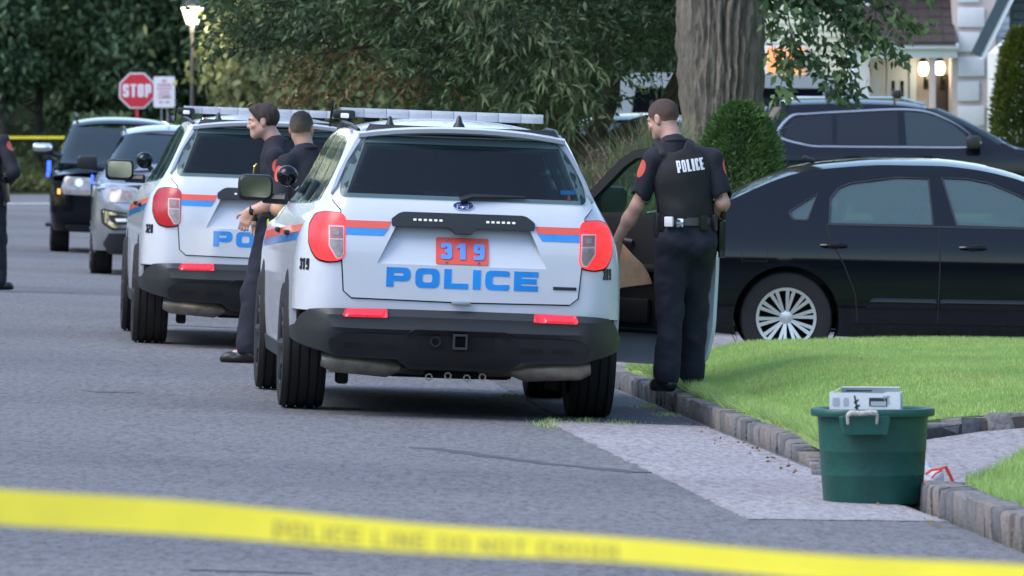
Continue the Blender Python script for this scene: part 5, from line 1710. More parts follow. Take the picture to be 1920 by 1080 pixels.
def make_saloon(loc, rot):
    root = empty('parked_saloon', loc, rot, 'glossy black four-door saloon parked across the driveway behind the lawn', 'car')
    H = Hull(**SEDAN)
    arches = [(0, .318, .372), (2.80, .318, .372)]
    z0 = .2
    top = [(y, H.ze(y)) for y in np.linspace(3.12, -.66, 46)]
    fend = [(3.15, z0 + .02), (3.15, .5)]
    rear = [(H.yr(z) + H.rb(z) + .02, z) for z in np.linspace(1.03, z0 + .02, 10)]
    out = H.side_outline(z0, arches, 0, 0, fend + top + rear)
    qw = rounded([(.012, 1.068), (.04, 1.018), (.135, 1.018), (.205, 1.195)], [.02, .02, .01, .02])
    rw = [(.295, .995), (1.015, .995), (.985, 1.316), (.765, 1.318), (.44, 1.272), (.36, 1.238), (.305, 1.17)]
    fw = [(1.19, .995), (1.95, .985), (1.80, 1.105), (1.61, 1.212), (1.42, 1.288), (1.26, 1.318), (1.09, 1.322)]
    sm = lambda y, z: H.side(y, z)
    S = panel(out, sm, .06, .02, 0, holes=[qw, rw, fw])
    deck = panel([(H.w(H.ze(y)), y) for y in np.linspace(-.98, -.55, 6)] + [(-H.w(H.ze(y)), y) for y in np.linspace(-.55, -.98, 6)], H.top, .08, .02)
    roof = panel([(H.w(H.ze(y)), y) for y in np.linspace(.02, 1.42, 14)] + [(-H.w(H.ze(y)), y) for y in np.linspace(1.42, .02, 14)], H.top, .08, .02)
    hood = panel([(H.w(H.ze(y)) * .97, y) for y in np.linspace(2.42, 3.45, 10)] + [(-H.w(H.ze(y)) * .97, y) for y in np.linspace(3.45, 2.42, 10)], H.top, .08, .02)
    back = panel(H.end_outline(.2, 1.02, -1), H.rear, .06, .02)
    fr = panel(H.end_outline(.2, .8, 1), H.front, .06, .02)
    ob('body', [S, mirx(S), deck, roof, hood, back, fr], 'black_paint', root, ang=28)
    for nm, y0, y1 in (('rear_window', -.56, .03), ('windscreen', 1.41, 2.43)):
        g = panel([(H.w(H.ze(y)) * .985, y) for y in np.linspace(y0, y1, 10)] + [(-H.w(H.ze(y)) * .985, y) for y in np.linspace(y1, y0, 10)], H.top, .08, .012, -.003)
        ob(nm, g, 'blue_glass', root)
    for po in (qw, rw, fw):
        g = panel(po, sm, .06, .008, -.006)
        ob('side_window', g, 'clear_glass', root); ob('side_window', mirx(g), 'clear_glass', root)
        # rubber surround
        c = Vector((sum(p[0] for p in po) / len(po), sum(p[1] for p in po) / len(po)))
        big = [tuple(c + (Vector(p) - c) * 1.0 + (Vector(p) - c).normalized() * .012) for p in po]
        fr_ = panel(big, sm, .06, .01, .003, holes=[po])
        ob('window_seal', fr_, 'black_plastic', root); ob('window_seal', mirx(fr_), 'black_plastic', root)
    # shut lines and mouldings, right (visible) and left flank
    def strip(pts, w_, m_, nm, off=.0025):
        P = [Vector(p) for p in pts]
        a, b = [], []
        for i, p in enumerate(P):
            t = (P[min(i + 1, len(P) - 1)] - P[max(i - 1, 0)]).normalized()
            n_ = Vector((-t.y, t.x)) * w_ / 2
            a.append(tuple(p + n_)); b.append(tuple(p - n_))
        g = panel(b + a[::-1], sm, .08, .008, off)
        ob(nm, g, m_, root); ob(nm, mirx(g), m_, root)
    strip([(1.06, .985), (1.07, .7), (1.06, .3)], .008, 'dull_black', 'shut_line')
    strip([(.27, .985), (.30, .88), (.40, .70), (.48, .5), (.50, .3)], .008, 'dull_black', 'shut_line')
    strip([(2.2, .9), (2.22, .6), (2.2, .3)], .008, 'dull_black', 'shut_line')
    strip([(.28, .985), (2.0, .975)], .012, 'black_plastic', 'belt_strip', .004)
    def mould(y, z):
        p = H.side(y, z); p.x += .012 * max(0, 1 - abs(z - .44) / .035); return p
    for y0, y1 in ((.55, 1.05), (1.075, 2.3)):
        g = panel(rounded([(y0, .405), (y1, .405), (y1, .475), (y0 + (.05 if y0 < 1 else 0), .475)], .02), mould, .03, .012, .003)
        ob('side_moulding', g, 'black_paint', root); ob('side_moulding', mirx(g), 'black_paint', root)
    def sillm(y, z):
        p = H.side(y, z); p.x += .022 * max(0, (z - .2) / .1); return p
    g = panel(rounded([(.42, .2), (2.4, .2), (2.4, .29), (.46, .29)], .02), sillm, .04, .02, .002)
    ob('sill', g, 'black_paint', root); ob('sill', mirx(g), 'black_paint', root)
    for y in (.325, 1.30):
        for sg in (1, -1):
            x = H.w(.83) * sg
            ob('handle_cup', [sphere((x - .012 * sg, y, .825), .1, 16, 8, (.16, .85, .36))], 'dull_black', root)
            ob('door_handle', [tube([(x + .002 * sg, y - .09, .838), (x + .026 * sg, y - .06, .84), (x + .026 * sg, y + .06, .84), (x + .002 * sg, y + .09, .838)], .013, 8)], 'black_paint', root)
    strip([(-.32, .86), (-.32, .72), (-.14, .72), (-.14, .86), (-.32, .86)], .005, 'dull_black', 'fuel_flap', .001)
    for yc, zc, r_ in arches:
        arc = [(yc + r_ * math.cos(a), zc + r_ * math.sin(a)) for a in np.linspace(math.pi + .15, -.15, 24)]
        arc2 = [(yc + (r_ + .03) * math.cos(a), zc + (r_ + .03) * math.sin(a)) for a in np.linspace(-.15, math.pi + .15, 24)]
        g = panel(arc + arc2, sm, .05, .03, .010)
        ob('arch_lip', g, 'black_paint', root); ob('arch_lip', mirx(g), 'black_paint', root)
        for sg in (1, -1):
            ob('arch_liner', [tuple_scale(lathe([(r_, 0), (r_ - .002, -.3)], 30, 'x'), (sg * .85, yc, zc), sg)], 'dull_black', root)
    ob('underbody', [box((0, 1.4, .32), (1.56, 1.95, .26), .04), box((0, 1.35, .55), (1.1, 4.3, .4), .05)], 'dull_black', root)
    for x in (-.38, .38):
        for y, dz in ((1.05, 0), (.05, -.02)):
            ob('seat', [box((x, y + .22, .62), (.5, .5, .14), .05), box((x, y - .04, .88 + dz), (.48, .14, .52), .05, (R(-12), 0, 0)), box((x, y - .1, 1.19 + dz), (.25, .09, .15), .035)], 'interior_grey', root)
    ob('steering_wheel', tube([(-.38 + .18 * math.cos(a), 1.72 + .06 * math.sin(a), .93 + .17 * math.sin(a)) for a in np.linspace(0, 2 * math.pi, 20)], .014, 6), 'interior', root)
    ob('antenna', [box((0, .17, 1.435), (.03, .09, .035), .012, (R(-18), 0, 0))], 'black_plastic', root)
    for sg in (1, -1):
        ob('door_mirror', [box((sg * .98, 1.95, 1.03), (.2, .12, .13), .045)], 'black_paint', root)
        tl = [(.50, .78), (.80, .76), (.86, .80), (.84, .93), (.52, .95)]
        tl = [(x * sg, z) for x, z in tl]
        if sg < 0: tl = tl[::-1]
        ob('tail_light', panel(H.rp(tl), H.rear, .04, .02, .008), 'red_lens', root)
    ob('number_plate', panel([(-.16, .62), (.16, .62), (.16, .77), (-.16, .77)], H.rear, .05, .01, .006), 'plate_white', root)
    for x, y in ((-.775, 0), (.775, 0), (-.775, 2.80), (.775, 2.80)):
        make_wheel(root, x, y, .325, .215, .213, 'cap', 1 if x > 0 else -1)
    return root

def tuple_scale(VF, t, sg):
    return [(v[0] * sg + t[0], v[1] + t[1], v[2] + t[2]) for v in VF[0]], VF[1]

# ------------------------------------------------------------------ dark three-row SUV seen from the side
ATLAS = dict(
    w=[(.25, .93), (.4, .97), (.7, .985), (.95, .975), (1.05, .95), (1.12, .915), (1.3, .84), (1.55, .74), (1.66, .68), (1.76, .56)],
    yr=[(.3, -.98), (.6, -1.06), (1.0, -1.05), (1.15, -1.0), (1.4, -.88), (1.63, -.72), (1.76, -.58)],
    yf=[(.3, 3.72), (.5, 3.88), (.85, 3.88), (1.0, 3.8), (1.06, 3.5), (1.14, 2.5), (1.2, 2.40), (1.4, 2.04), (1.64, 1.5), (1.70, 1.3)],
    zt=[(-.7, 1.70), (-.4, 1.735), (.3, 1.75), (.9, 1.735), (1.3, 1.69), (1.6, 1.60), (2.0, 1.415), (2.4, 1.22), (2.55, 1.15), (3.0, 1.12), (3.5, 1.07), (3.8, .98)],
    ra=[(.2, .22), (1.76, .16)], rb=[(.2, .34), (1.76, .24)], fa=[(.2, .34), (1.0, .34), (1.14, .14), (1.76, .14)], fb=[(.2, .5), (1.0, .5), (1.14, .16), (1.76, .16)], drop=.07)

def make_family_suv(loc, rot, label, paint='navy_paint', detail=True):
    root = empty('parked_suv', loc, rot, label, 'car')
    H = Hull(**ATLAS)
    arches = [(0, .38, .42), (2.98, .38, .42)]
    qt = [(-.47, 1.255), (-.33, 1.20), (-.1, 1.155), (.16, 1.145), (.16, 1.535), (-.15, 1.515), (-.36, 1.475)]
    rd = [(.22, 1.145), (1.02, 1.135), (1.0, 1.575), (.22, 1.54)]
    fd = [(1.12, 1.135), (1.98, 1.13), (1.86, 1.29), (1.72, 1.40), (1.52, 1.50), (1.35, 1.55), (1.09, 1.575)]
    suv_shell(root, H, paint, 'dark_glass', arches, .26, .45, 1.13, [(qt, 'dark_glass'), (rd, 'dark_glass'), (fd, 'blue_glass')], 1.42)
    sm = lambda y, z: H.side(y, z)
    loop = spline([(-.56, 1.265), (-.40, 1.515), (-.15, 1.553), (.4, 1.585), (1.0, 1.612), (1.35, 1.588), (1.6, 1.50), (1.84, 1.365), (2.06, 1.15), (1.9, 1.105), (1.0, 1.108), (.16, 1.115), (-.18, 1.135)], 5, True)
    c = Vector((.8, 1.34))
    inner = [tuple(Vector(p) + (c - Vector(p)).normalized() * 0.0 + Vector(((c.x - p[0]) * (.026 if p[0] < -.2 else .008), (c.y - p[1]) * .065))) for p in loop]
    g = panel(loop, sm, .06, .012, .008, holes=[inner])
    ob('window_trim', g, 'satin', root); ob('window_trim', mirx(g), 'satin', root)
    if detail:
        for sg in (1, -1):
            ob('roof_rail', tube([(sg * .60, -.5, 1.69), (sg * .64, -.32, 1.755), (sg * .64, 1.05, 1.755), (sg * .60, 1.35, 1.665)], .017, 8), 'chrome', root)
            for y in (.12, 1.0):
                ob('rack_foot', [box((sg * .655, y, 1.80), (.10, .12, .11), .03)], 'black_plastic', root)
            ob('door_mirror', [box((sg * 1.06, 1.98, 1.18), (.24, .19, .17), .06, seg=3), tube([(sg * .86, 1.98, 1.13), (sg * 1.0, 1.98, 1.14)], .03, 8)], 'black_plastic', root)
            ob('mirror_lamp', box((sg * 1.12, 2.075, 1.175), (.07, .012, .015), .003), 'led_white', root)
        for y in (.12, 1.0):
            ob('roof_bar', tube([(-.68, y - .02, 1.845), (.68, y - .02, 1.845)], .018, 8), 'alloy', root)
    for y in (.42, 1.35): door_handle_side(root, H, y, 1.0, paint)
    for sg in (1, -1):
        f = (lambda P: [(x * sg, z) for x, z in P] if sg > 0 else [(x * sg, z) for x, z in P][::-1])
        ob('tail_light', panel(H.rp(f([(.55, .98), (.86, .98), (.88, 1.10), (.55, 1.11)])), H.rear, .05, .02, .008), 'red_lens', root)
        ob('headlight', panel(H.fp(f([(.45, .84), (.85, .86), (.86, .97), (.45, .97)])), H.front, .05, .02, .008), 'headlamp', root)
    ob('grille', panel(_rr(-.44, .64, .44, .98, .03), H.front, .06, .02, .01), 'black_plastic', root)
    ob('rear_window', panel(rounded([(-.66, 1.2), (.66, 1.2), (.56, 1.58), (-.56, 1.58)], .04), H.rear, .06, .012, .004), 'dark_glass', root)
    for x, y in ((-.84, 0), (.84, 0), (-.84, 2.98), (.84, 2.98)):
        make_wheel(root, x, y, .37, .245, .23, 'alloy', 1 if x > 0 else -1, tread=False)
    return root

def make_van(loc, rot, label):
    root = empty('parked_van', loc, rot, label, 'van')
    prof = [(-.9, .4), (3.9, .4), (4.0, .8), (3.85, 1.1), (3.1, 1.3), (2.4, 2.02), (2.1, 2.16), (-.6, 2.2), (-.88, 2.1), (-.95, 1.2)]
    prof = rounded(prof, .12)
    ob('body', extrude_poly([(b, c) for b, c in prof], -.95, .95, 'yz'), 'grey_paint', root, ang=40)
    for sg in (1, -1):
        for po in ([(2.2, 1.35), (2.95, 1.32), (2.35, 1.95), (2.2, 1.97)], [(1.0, 1.35), (2.05, 1.35), (2.05, 1.97), (1.0, 1.98)], [(-.7, 1.36), (.9, 1.35), (.9, 1.98), (-.6, 1.98)]):
            ob('side_window', extrude_poly(po, sg * .952 - .006, sg * .952 + .006, 'yz'), 'dark_glass', root)
        ob('door_mirror', box((sg * 1.08, 2.75, 1.4), (.2, .12, .26), .05), 'black_plastic', root)
    for x, y in ((-.84, 0), (.84, 0), (-.84, 3.1), (.84, 3.1)):
        make_wheel(root, x, y, .36, .23, .22, 'alloy', 1 if x > 0 else -1, tread=False)
    return root
# ------------------------------------------------------------------ the wood behind the cross street
WOOD = [  # x, y, height, crown radius, trunk radius, crown low edge, leaf, lean, label
 (-13.9, 190, 9, 1.5, .14, 1.5, 'leaf_wood', .1, 'dark broadleaf tree at the far left edge of the wood with a low crown'),
 (-12.35, 188, 9, 1.3, .13, 1.9, 'leaf_wood', -.5, 'leaning dark tree trunk left of the black SUV roof, thicker of a close pair'),
 (-11.75, 189, 8, 1.1, .10, 2.0, 'leaf_wood_light', .1, 'thin dark tree trunk just left of the black SUV roof'),
 (-10.7, 194, 9, 1.5, .12, .7, 'leaf_wood', .2, 'dense green tree behind the black SUV, left of the stop sign'),
 (-9.4, 188.5, 8, 1.2, .09, 1.0, 'leaf_wood', .1, 'green tree right behind the stop sign'),
 (-8.5, 196, 10, 1.6, .14, .9, 'leaf_wood', .0, 'deep green tree between the stop sign and the lamp post'),
 (-7.6, 189, 8, 1.2, .09, 1.2, 'leaf_wood', -.15, 'dark tree just behind the lamp post'),
 (-6.55, 187, 11, 1.2, .17, 2.3, 'leaf_wood', .05, 'thick bare lower trunk standing in the shade right of the lamp post'),
 (-5.6, 190, 8, 1.3, .08, .6, 'leaf_wood_light', .1, 'bushy lighter green tree above the second white police car'),
 (-4.3, 194, 9, 1.5, .11, .8, 'leaf_wood', .1, 'dark green tree above the heads of the two officers'),
 (-2.9, 190, 8, 1.3, .09, .8, 'leaf_wood', -.1, 'dark green tree seen behind the left end of the cherry tree'),
 (-1.4, 193, 9, 1.5, .11, .8, 'leaf_wood', .0, 'dark green tree mostly behind the cherry tree crown'),
 (0.4, 191, 9, 1.5, .11, .8, 'leaf_wood', .1, 'dark tree behind the middle of the cherry tree'),
 (2.2, 194, 9, 1.6, .12, .8, 'leaf_wood', .1, 'dark tree behind the right half of the cherry tree'),
 (4.2, 191, 9, 1.6, .12, .8, 'leaf_wood', -.1, 'dark tree behind the thick grey trunk'),
]
for i, (x, y, h, rd, tr_, lw, lf, ln, lab) in enumerate(WOOD):
    wood_tree(x, y, h, rd, tr_, 40 + i * 3, lf, lab, 11000, lw, ln)
for i, (x, y, h, rd, lab) in enumerate(((-4.7, 150, 4.2, .8, 'yellow-green understory tree above the brown haired officer'), (-3.5, 146, 3.6, .85, 'olive understory tree left of the light bar of car 319'), (-2.2, 148, 3.3, .85, 'olive understory tree above the left end of the light bar of 319'), (-.9, 149, 3.2, .8, 'low olive understory tree above the middle of the light bar of 319'))):
    wood_tree(x, y, h, rd, .06, 140 + i * 3, 'leaf_olive', lab, 9000, .2, .05, -.2)
# the deep wood that reads as one mass
n = 90000
Pm = np.stack([RNG.uniform(-26, 14, n), RNG.uniform(197, 214, n), np.zeros(n)], -1)
Pm[:, 2] = np.array([bank_z(a, b) for a, b in Pm[:, :2]]) + RNG.uniform(0, 1, n) ** .8 * 5.5
cl = np.sin(Pm[:, 0] * 1.7 + Pm[:, 2] * 1.1) + np.sin(Pm[:, 0] * .9 - Pm[:, 2] * 2.1 + 1) + np.sin(Pm[:, 1] * 1.3 + Pm[:, 2])
Pm = Pm[cl > -.9]
setp(ob_np('deep_wood', leaf_quads(Pm, RNG.normal(size=Pm.shape), .34, .22, .1), 'leaf_wood', smooth=False), kind='stuff')
# brush and long grass on the verge
n = 26000
Pb = np.stack([RNG.uniform(-18, 8, n), 184.2 + np.abs(RNG.normal(0, 2.2, n)), np.zeros(n)], -1)
hb = .25 + .9 * np.clip((Pb[:, 1] - 184.5) / 2.5, 0, 1) * (.6 + .4 * np.sin(Pb[:, 0] * 1.3))
Pb[:, 2] = np.array([bank_z(a, b) for a, b in Pb[:, :2]]) + RNG.random(n) * hb
Db = RNG.normal(size=Pb.shape) * .5; Db[:, 2] += .9
setp(ob_np('verge_brush', leaf_quads(Pb, Db, .26, .06, .2), 'leaf_brush', smooth=False), kind='stuff')
n = 9000
Pb = np.stack([RNG.uniform(-15, 2, n), RNG.uniform(185, 188, n), np.zeros(n)], -1)
Pb[:, 2] = np.array([bank_z(a, b) for a, b in Pb[:, :2]]) + .3 + RNG.random(n) * 1.6
kk = np.sin(Pb[:, 0] * 2.3) + np.sin(Pb[:, 2] * 3 + Pb[:, 0]) > .2
setp(ob_np('verge_shrubs', leaf_quads(Pb[kk], RNG.normal(size=Pb[kk].shape), .2, .13, .1), 'leaf_wood_light', smooth=False), kind='stuff')

# ------------------------------------------------------------------ cherry-like tree behind the white police car
def hanging_twigs(n, pts_fn, leaf_l, leaf_w, per, seed, len_=(.35, .8), out_c=(0, 0, 0), sag=1.0):
    rg = np.random.default_rng(seed)
    P0 = pts_fn(n, rg)
    C, D, tw = [], [], []
    for p in P0:
        o = p - np.array(out_c); o[2] *= .3; o /= np.linalg.norm(o) + 1e-6
        L_ = rg.uniform(*len_)
        d = o * .8 + rg.normal(size=3) * .45; d[2] += .1
        d /= np.linalg.norm(d)
        t = np.linspace(.05, 1, per)[:, None]
        q = p + d * L_ * t + np.array([0, 0, -1]) * (sag * .42 * L_ * t ** 2)
        tan = d * L_ + np.array([0, 0, -1]) * (sag * .84 * L_ * t)
        tan /= np.linalg.norm(tan, axis=1, keepdims=True)
        sd_ = rg.normal(size=(per, 3)) * .75
        dd = tan * .75 + sd_ + np.array([0, 0, -.35]) * sag
        C.append(q + rg.normal(size=q.shape) * .012); D.append(dd)
        tw.append((p, p + d * L_ * .5 + np.array([0, 0, -1]) * sag * .42 * L_ * .25, q[-1]))
    return np.concatenate(C), np.concatenate(D), tw

cherry = empty('cherry_tree', (.66, 68, .12), (0, 0, 0), 'low spreading tree with drooping narrow leaves behind the white police car', 'tree')
def cherry_pts(n, rg):
    P = []
    while len(P) < n:
        x, y, z = rg.uniform(-3.1, 1.05), rg.uniform(-2.0, 2.0), rg.uniform(1.66, 4.6)
        e = ((x + .9) / 2.2) ** 2 + (y / 2.0) ** 2
        if e > 1: continue
        floor = 1.78 + .50 * (1 - sstep(-1.75, -1.05, x)) + .12 * math.sin(x * 3) + .10 * math.sin(y * 4 + x * 5) - .12 * max(0, min(1, x + .2)) + .34 * sstep(.0, .35, x)
        if z < floor: continue
        if z > 3.0 and rg.random() > .45: continue
        if math.sin(x * 3.1 + z * 2.3 + 1) + math.sin(z * 4.1 - y * 2.7) + math.sin(x * 1.7 - y * 3.3) < -1.15: continue
        P.append((x, y, z))
    return np.array(P)
Cc, Dc, tw = hanging_twigs(3300, cherry_pts, .11, .03, 18, 4, (.25, .6), (0, 0, 2.2), .45)
ob_np('crown', leaf_quads(Cc, Dc, .088, .030, .10), 'leaf_cherry', cherry, smooth=False)
# paler hanging spray near the middle and rusty leaves low on the left
def spray_pts(n, rg):
    t = rg.random(n)
    x = -1.05 + 1.0 * t + rg.normal(0, .10, n); z = 2.72 - 1.0 * t ** 1.2 + rg.normal(0, .10, n)
    return np.stack([x, -2.0 + rg.normal(0, .12, n), z], -1)
M['leaf_pale'] = leafmat('leaf_pale', (.155, .20, .095), (.075, .115, .06), .35)
Cs, Ds, tw2 = hanging_twigs(95, spray_pts, .11, .03, 14, 9, (.2, .42), (-.6, 0, 2.6), 1.5)
setp(ob_np('pale_spray', leaf_quads(Cs, Ds, .12, .03, .12), 'leaf_pale', cherry, smooth=False), kind='stuff')
def tip_pts(n, rg):
    return np.stack([-.52 + rg.normal(0, .16, n), -1.7 + rg.normal(0, .2, n), 1.86 + rg.normal(0, .07, n)], -1)
Cs, Ds, tw3 = hanging_twigs(46, tip_pts, .12, .03, 12, 19, (.2, .38), (.3, 0, 1.9), 1.4)
setp(ob_np('pale_spray', leaf_quads(Cs, Ds, .14, .034, .12), 'leaf_pale', cherry, smooth=False), kind='stuff')
def rust_pts(n, rg):
    return np.stack([rg.uniform(-2.6, -.6, n), rg.uniform(-1.6, 1.6, n), rg.uniform(1.75, 2.15, n)], -1)
Cs, Ds, tw4 = hanging_twigs(75, rust_pts, .1, .03, 13, 11, (.2, .5), (0, 0, 2.2), .8)
setp(ob_np('rusty_leaves', leaf_quads(Cs, Ds, .10, .03, .1), 'leaf_rust', cherry, smooth=False), kind='stuff')
rgc = random.Random(5)
ob('trunk', tube([(.02, 0, -.15), (0, 0, .3), (-.02, .02, .9), (.0, .02, 1.25)], [.20, .15, .135, .15], 14), 'bark_mid', cherry, ang=60)
lim = []
LB = [((0, 0, 1.2), (-.75, -.2, 1.95), .11, .06), ((0, 0, 1.22), (.22, .1, 1.75), .10, .08), ((0, 0, 1.15), (.62, -.15, 1.55), .115, .085), ((.62, -.15, 1.55), (1.05, -.1, 2.4), .085, .05), ((.22, .1, 1.75), (.3, .2, 3.2), .08, .04),
      ((-.75, -.2, 1.95), (-1.9, -.4, 2.5), .06, .025), ((-.75, -.2, 1.95), (-1.2, .5, 3.0), .05, .02), ((-.3, -.1, 1.5), (-.5, -.4, 2.8), .05, .02), ((.22, .1, 1.75), (-.3, .8, 2.9), .06, .02), ((-1.9, -.4, 2.5), (-2.9, -.3, 2.6), .025, .008), ((.62, -.15, 1.55), (.9, -.6, 2.2), .05, .02), ((-1.2, -.3, 2.2), (-2.4, -1.0, 2.15), .03, .008)]
for a, b, r0, r1 in LB:
    pp = branch_path(a, b, 7, .05, .05, rgc)
    ob('limb', tube(pp, [r0 + (r1 - r0) * i / 7 for i in range(8)], 9), 'bark_mid', cherry, ang=60)
for a, b, c in tw[::4] + tw2[::2]:
    lim.append(tube([a, b, c], [.006, .005, .003], 4, False))
setp(ob('twigs', lim, 'bark_mid', cherry, ang=60), kind='stuff')

# ------------------------------------------------------------------ old tree: thick fissured trunk, broad leaves on a low limb
oldt = empty('old_tree', (1.80, 66, .13), (0, 0, 0), 'old tree with thick grey furrowed trunk standing behind the standing officer', 'tree')
def trunk_mesh():
    V, Fc = [], []
    NA, NZ = 180, 150
    ridge = [(RNG.uniform(0, 6.28), RNG.uniform(-.6, .6)) for _ in range(3)]
    for j in range(NZ + 1):
        z = -.2 + 6.2 * j / NZ
        base = np.interp(z, [-.2, .1, .5, 1.0, 1.6, 2.1, 2.6, 3.5, 6], [.52, .42, .33, .288, .30, .325, .335, .34, .30])
        cx = np.interp(z, [0, 1, 1.7, 2.6, 4, 6], [.05, .03, .01, .0, .05, .2])
        for k in range(NA):
            a = 2 * math.pi * k / NA
            tw_ = a + .10 * math.sin(z * 1.3) + .05 * math.sin(z * 4 + a * 2)
            f = 0.0
            f += .010 * math.sin(tw_ * 21 + 2.0 * math.sin(z * 1.9 + math.cos(a * 3)) + .8 * math.sin(z * 6.1 + a * 5))
            f += .007 * math.sin(tw_ * 39 + 2.4 * math.sin(z * 2.7 + a * 2) + z * .6)
            f += .004 * math.sin(tw_ * 67 + 3 * math.sin(z * 5 + a)) + .009 * math.sin(tw_ * 27 + z * 8.3) * math.sin(z * 15 + a * 6 + math.sin(a * 9)) + .006 * math.sin(tw_ * 44 - z * 13) * math.sin(z * 29 - a * 8)
            # deep cleft wandering down the side that faces the street
            cl_ = 4.95 + .16 * math.sin(z * 2.2 + .4) + .05 * math.sin(z * 7)
            dd = math.atan2(math.sin(a - cl_), math.cos(a - cl_))
            f -= .045 * math.exp(-(dd / .05) ** 2) * (.5 + .5 * math.sin(z * 2.0 + 2.0)) - .018 * math.exp(-((dd - .11) / .06) ** 2) - .018 * math.exp(-((dd + .12) / .06) ** 2)
            f += .03 * math.sin(a * 2 + z * .8) * (1 if z > .4 else 1.6)
            r_ = base + f * 1.25
            V.append((cx + r_ * math.cos(a), r_ * math.sin(a), z))
    for j in range(NZ):
        for k in range(NA):
            k2 = (k + 1) % NA
            Fc.append((j * NA + k, j * NA + k2, (j + 1) * NA + k2, (j + 1) * NA + k))
    return V, Fc
M['bark_grey'] = mat('bark_grey', (.235, .205, .165), .95, var=.5, scale=7, bump=.8, bscale=26, col2=(.085, .076, .064), stretch=(2.4, 2.4, .6), detail=8)
ob('trunk', trunk_mesh(), 'bark_grey', oldt, ang=80)
rgo = random.Random(12)
ol = []
for a, b, r0, r1 in (((.2, 0, 5.6), (1.8, .4, 8.2), .2, .07), ((.1, 0, 5.7), (-1.6, -.3, 8.4), .2, .07), ((.15, 0, 5.8), (.4, 1.2, 9), .18, .06),
                     ((.18, 0, 3.9), (.9, -1.2, 3.35), .09, .05), ((.9, -1.2, 3.35), (1.35, -1.8, 2.4), .045, .015), ((.7, -1.0, 3.5), (.75, -1.7, 2.35), .04, .012), ((.9, -1.2, 3.35), (1.75, -2.0, 2.55), .04, .012)):
    ob('limb', tube(branch_path(a, b, 8, .04, .0, rgo), [r0 + (r1 - r0) * i / 8 for i in range(9)], 9), 'bark_mid', oldt, ang=60)
# low sprays of broad leaves right of the trunk (local coordinates)
SPR = [((.45, -1.9, 2.9), (.55, -2.1, 2.0)), ((.62, -1.9, 2.9), (.78, -2.1, 2.1)), ((.75, -1.8, 2.6), (1.0, -2.1, 2.02)), ((1.0, -1.8, 2.7), (1.20, -2.1, 2.10)), ((1.05, -1.9, 2.6), (1.62, -2.1, 2.32)), ((.8, -1.9, 2.5), (1.32, -2.2, 2.2)),
       ((.55, -1.8, 2.3), (.42, -2.1, 1.72)), ((.6, -1.9, 2.1), (.95, -2.1, 1.80)), ((.9, -1.9, 2.2), (1.05, -2.1, 1.78)), ((1.0, -1.9, 2.45), (1.45, -2.1, 2.1)), ((.95, -1.9, 2.9), (1.7, -2.1, 2.65)), ((.35, -1.6, 2.8), (.40, -1.9, 2.1))]
CC, DD = [], []
for a, b in SPR:
    pp = branch_path(a, b, 9, .06, .06, rgo)
    ol.append(tube(pp, [.012 - .001 * i for i in range(10)], 5))
    for i, p in enumerate(pp[2:]):
        for q in range(13):
            CC.append(np.array(p) + RNG.normal(size=3) * .05); DD.append(RNG.normal(size=3) * .8 + np.array([.3, -.2, -.5]))
n = 5200
P = crown_points(n, (.85, -1.6, 2.98), (.75, .75, .50), .2, 77, 40, .12)
Dn = RNG.normal(size=P.shape) * .8 + np.array([.1, 0, -.4])
n2 = 16000
P2 = crown_points(n2, (.2, .2, 8.0), (3.2, 3.2, 2.0), .4, 78, 60, .45)
setp(ob('twigs', ol, 'bark_mid', oldt, ang=60), kind='stuff')
ob_np('crown', leaf_quads(np.concatenate([np.array(CC), P]), np.concatenate([np.array(DD), Dn]), .098, .052, .12), 'leaf_maple', oldt, smooth=False)
ob_np('upper_crown', leaf_quads(P2, RNG.normal(size=P2.shape), .17, .11, .1), 'leaf_maple', oldt, smooth=False)

# ------------------------------------------------------------------ clipped shrubs, ornamental grass
def cone_shrub(name, loc, w, h, leaf, n, label, sharp=1.0, ll=.06, lw=.014):
    t = empty(name, loc, (0, 0, 0), label, 'shrub')
    z = RNG.random(n) ** .9
    rad = w * np.interp(z, [0, .12, .35, .6, .8, .93, 1.0], [.88, 1.0, .98, .88, .66, .42, .10]) ** sharp
    a = RNG.uniform(0, 2 * math.pi, n)
    lump = 1 + .09 * np.sin(a * 3 + z * 7 + 1) + .07 * np.sin(a * 7 - z * 13) + .04 * np.sin(a * 13 + z * 23)
    rr = rad * lump * (1 - np.abs(RNG.normal(0, .13, n)) + .10 * (RNG.random(n) > .93))
    P = np.stack([rr * np.cos(a), rr * np.sin(a), z * h + .03], -1)
    D = np.stack([np.cos(a), np.sin(a), np.full(n, .9)], -1) + RNG.normal(size=(n, 3)) * .5
    ob_np('foliage', leaf_quads(P, D, ll, lw, .05), leaf, t, smooth=False)
    ob('stem', [tube([(0, 0, -.05), (0, 0, h * .8)], [.05, .02], 8)] + [tube([(0, 0, h * .1 * k), (w * .7 * math.cos(k * 2.1), w * .7 * math.sin(k * 2.1), h * (.1 * k + .15))], [.015, .006], 5) for k in range(1, 6)], 'bark_dark', t)
    return t
cone_shrub('yew_bush', (1.83, 61.5, .10), .43, 1.70, 'leaf_yew', 30000, 'rounded green conifer bush between the standing officer and the dark SUV', .9)
cone_shrub('thuja', (6.98, 104, .2), .40, 2.65, 'leaf_thuja', 20000, 'tall yellow-green arborvitae at the right edge in front of the house', .55, .10, .025)
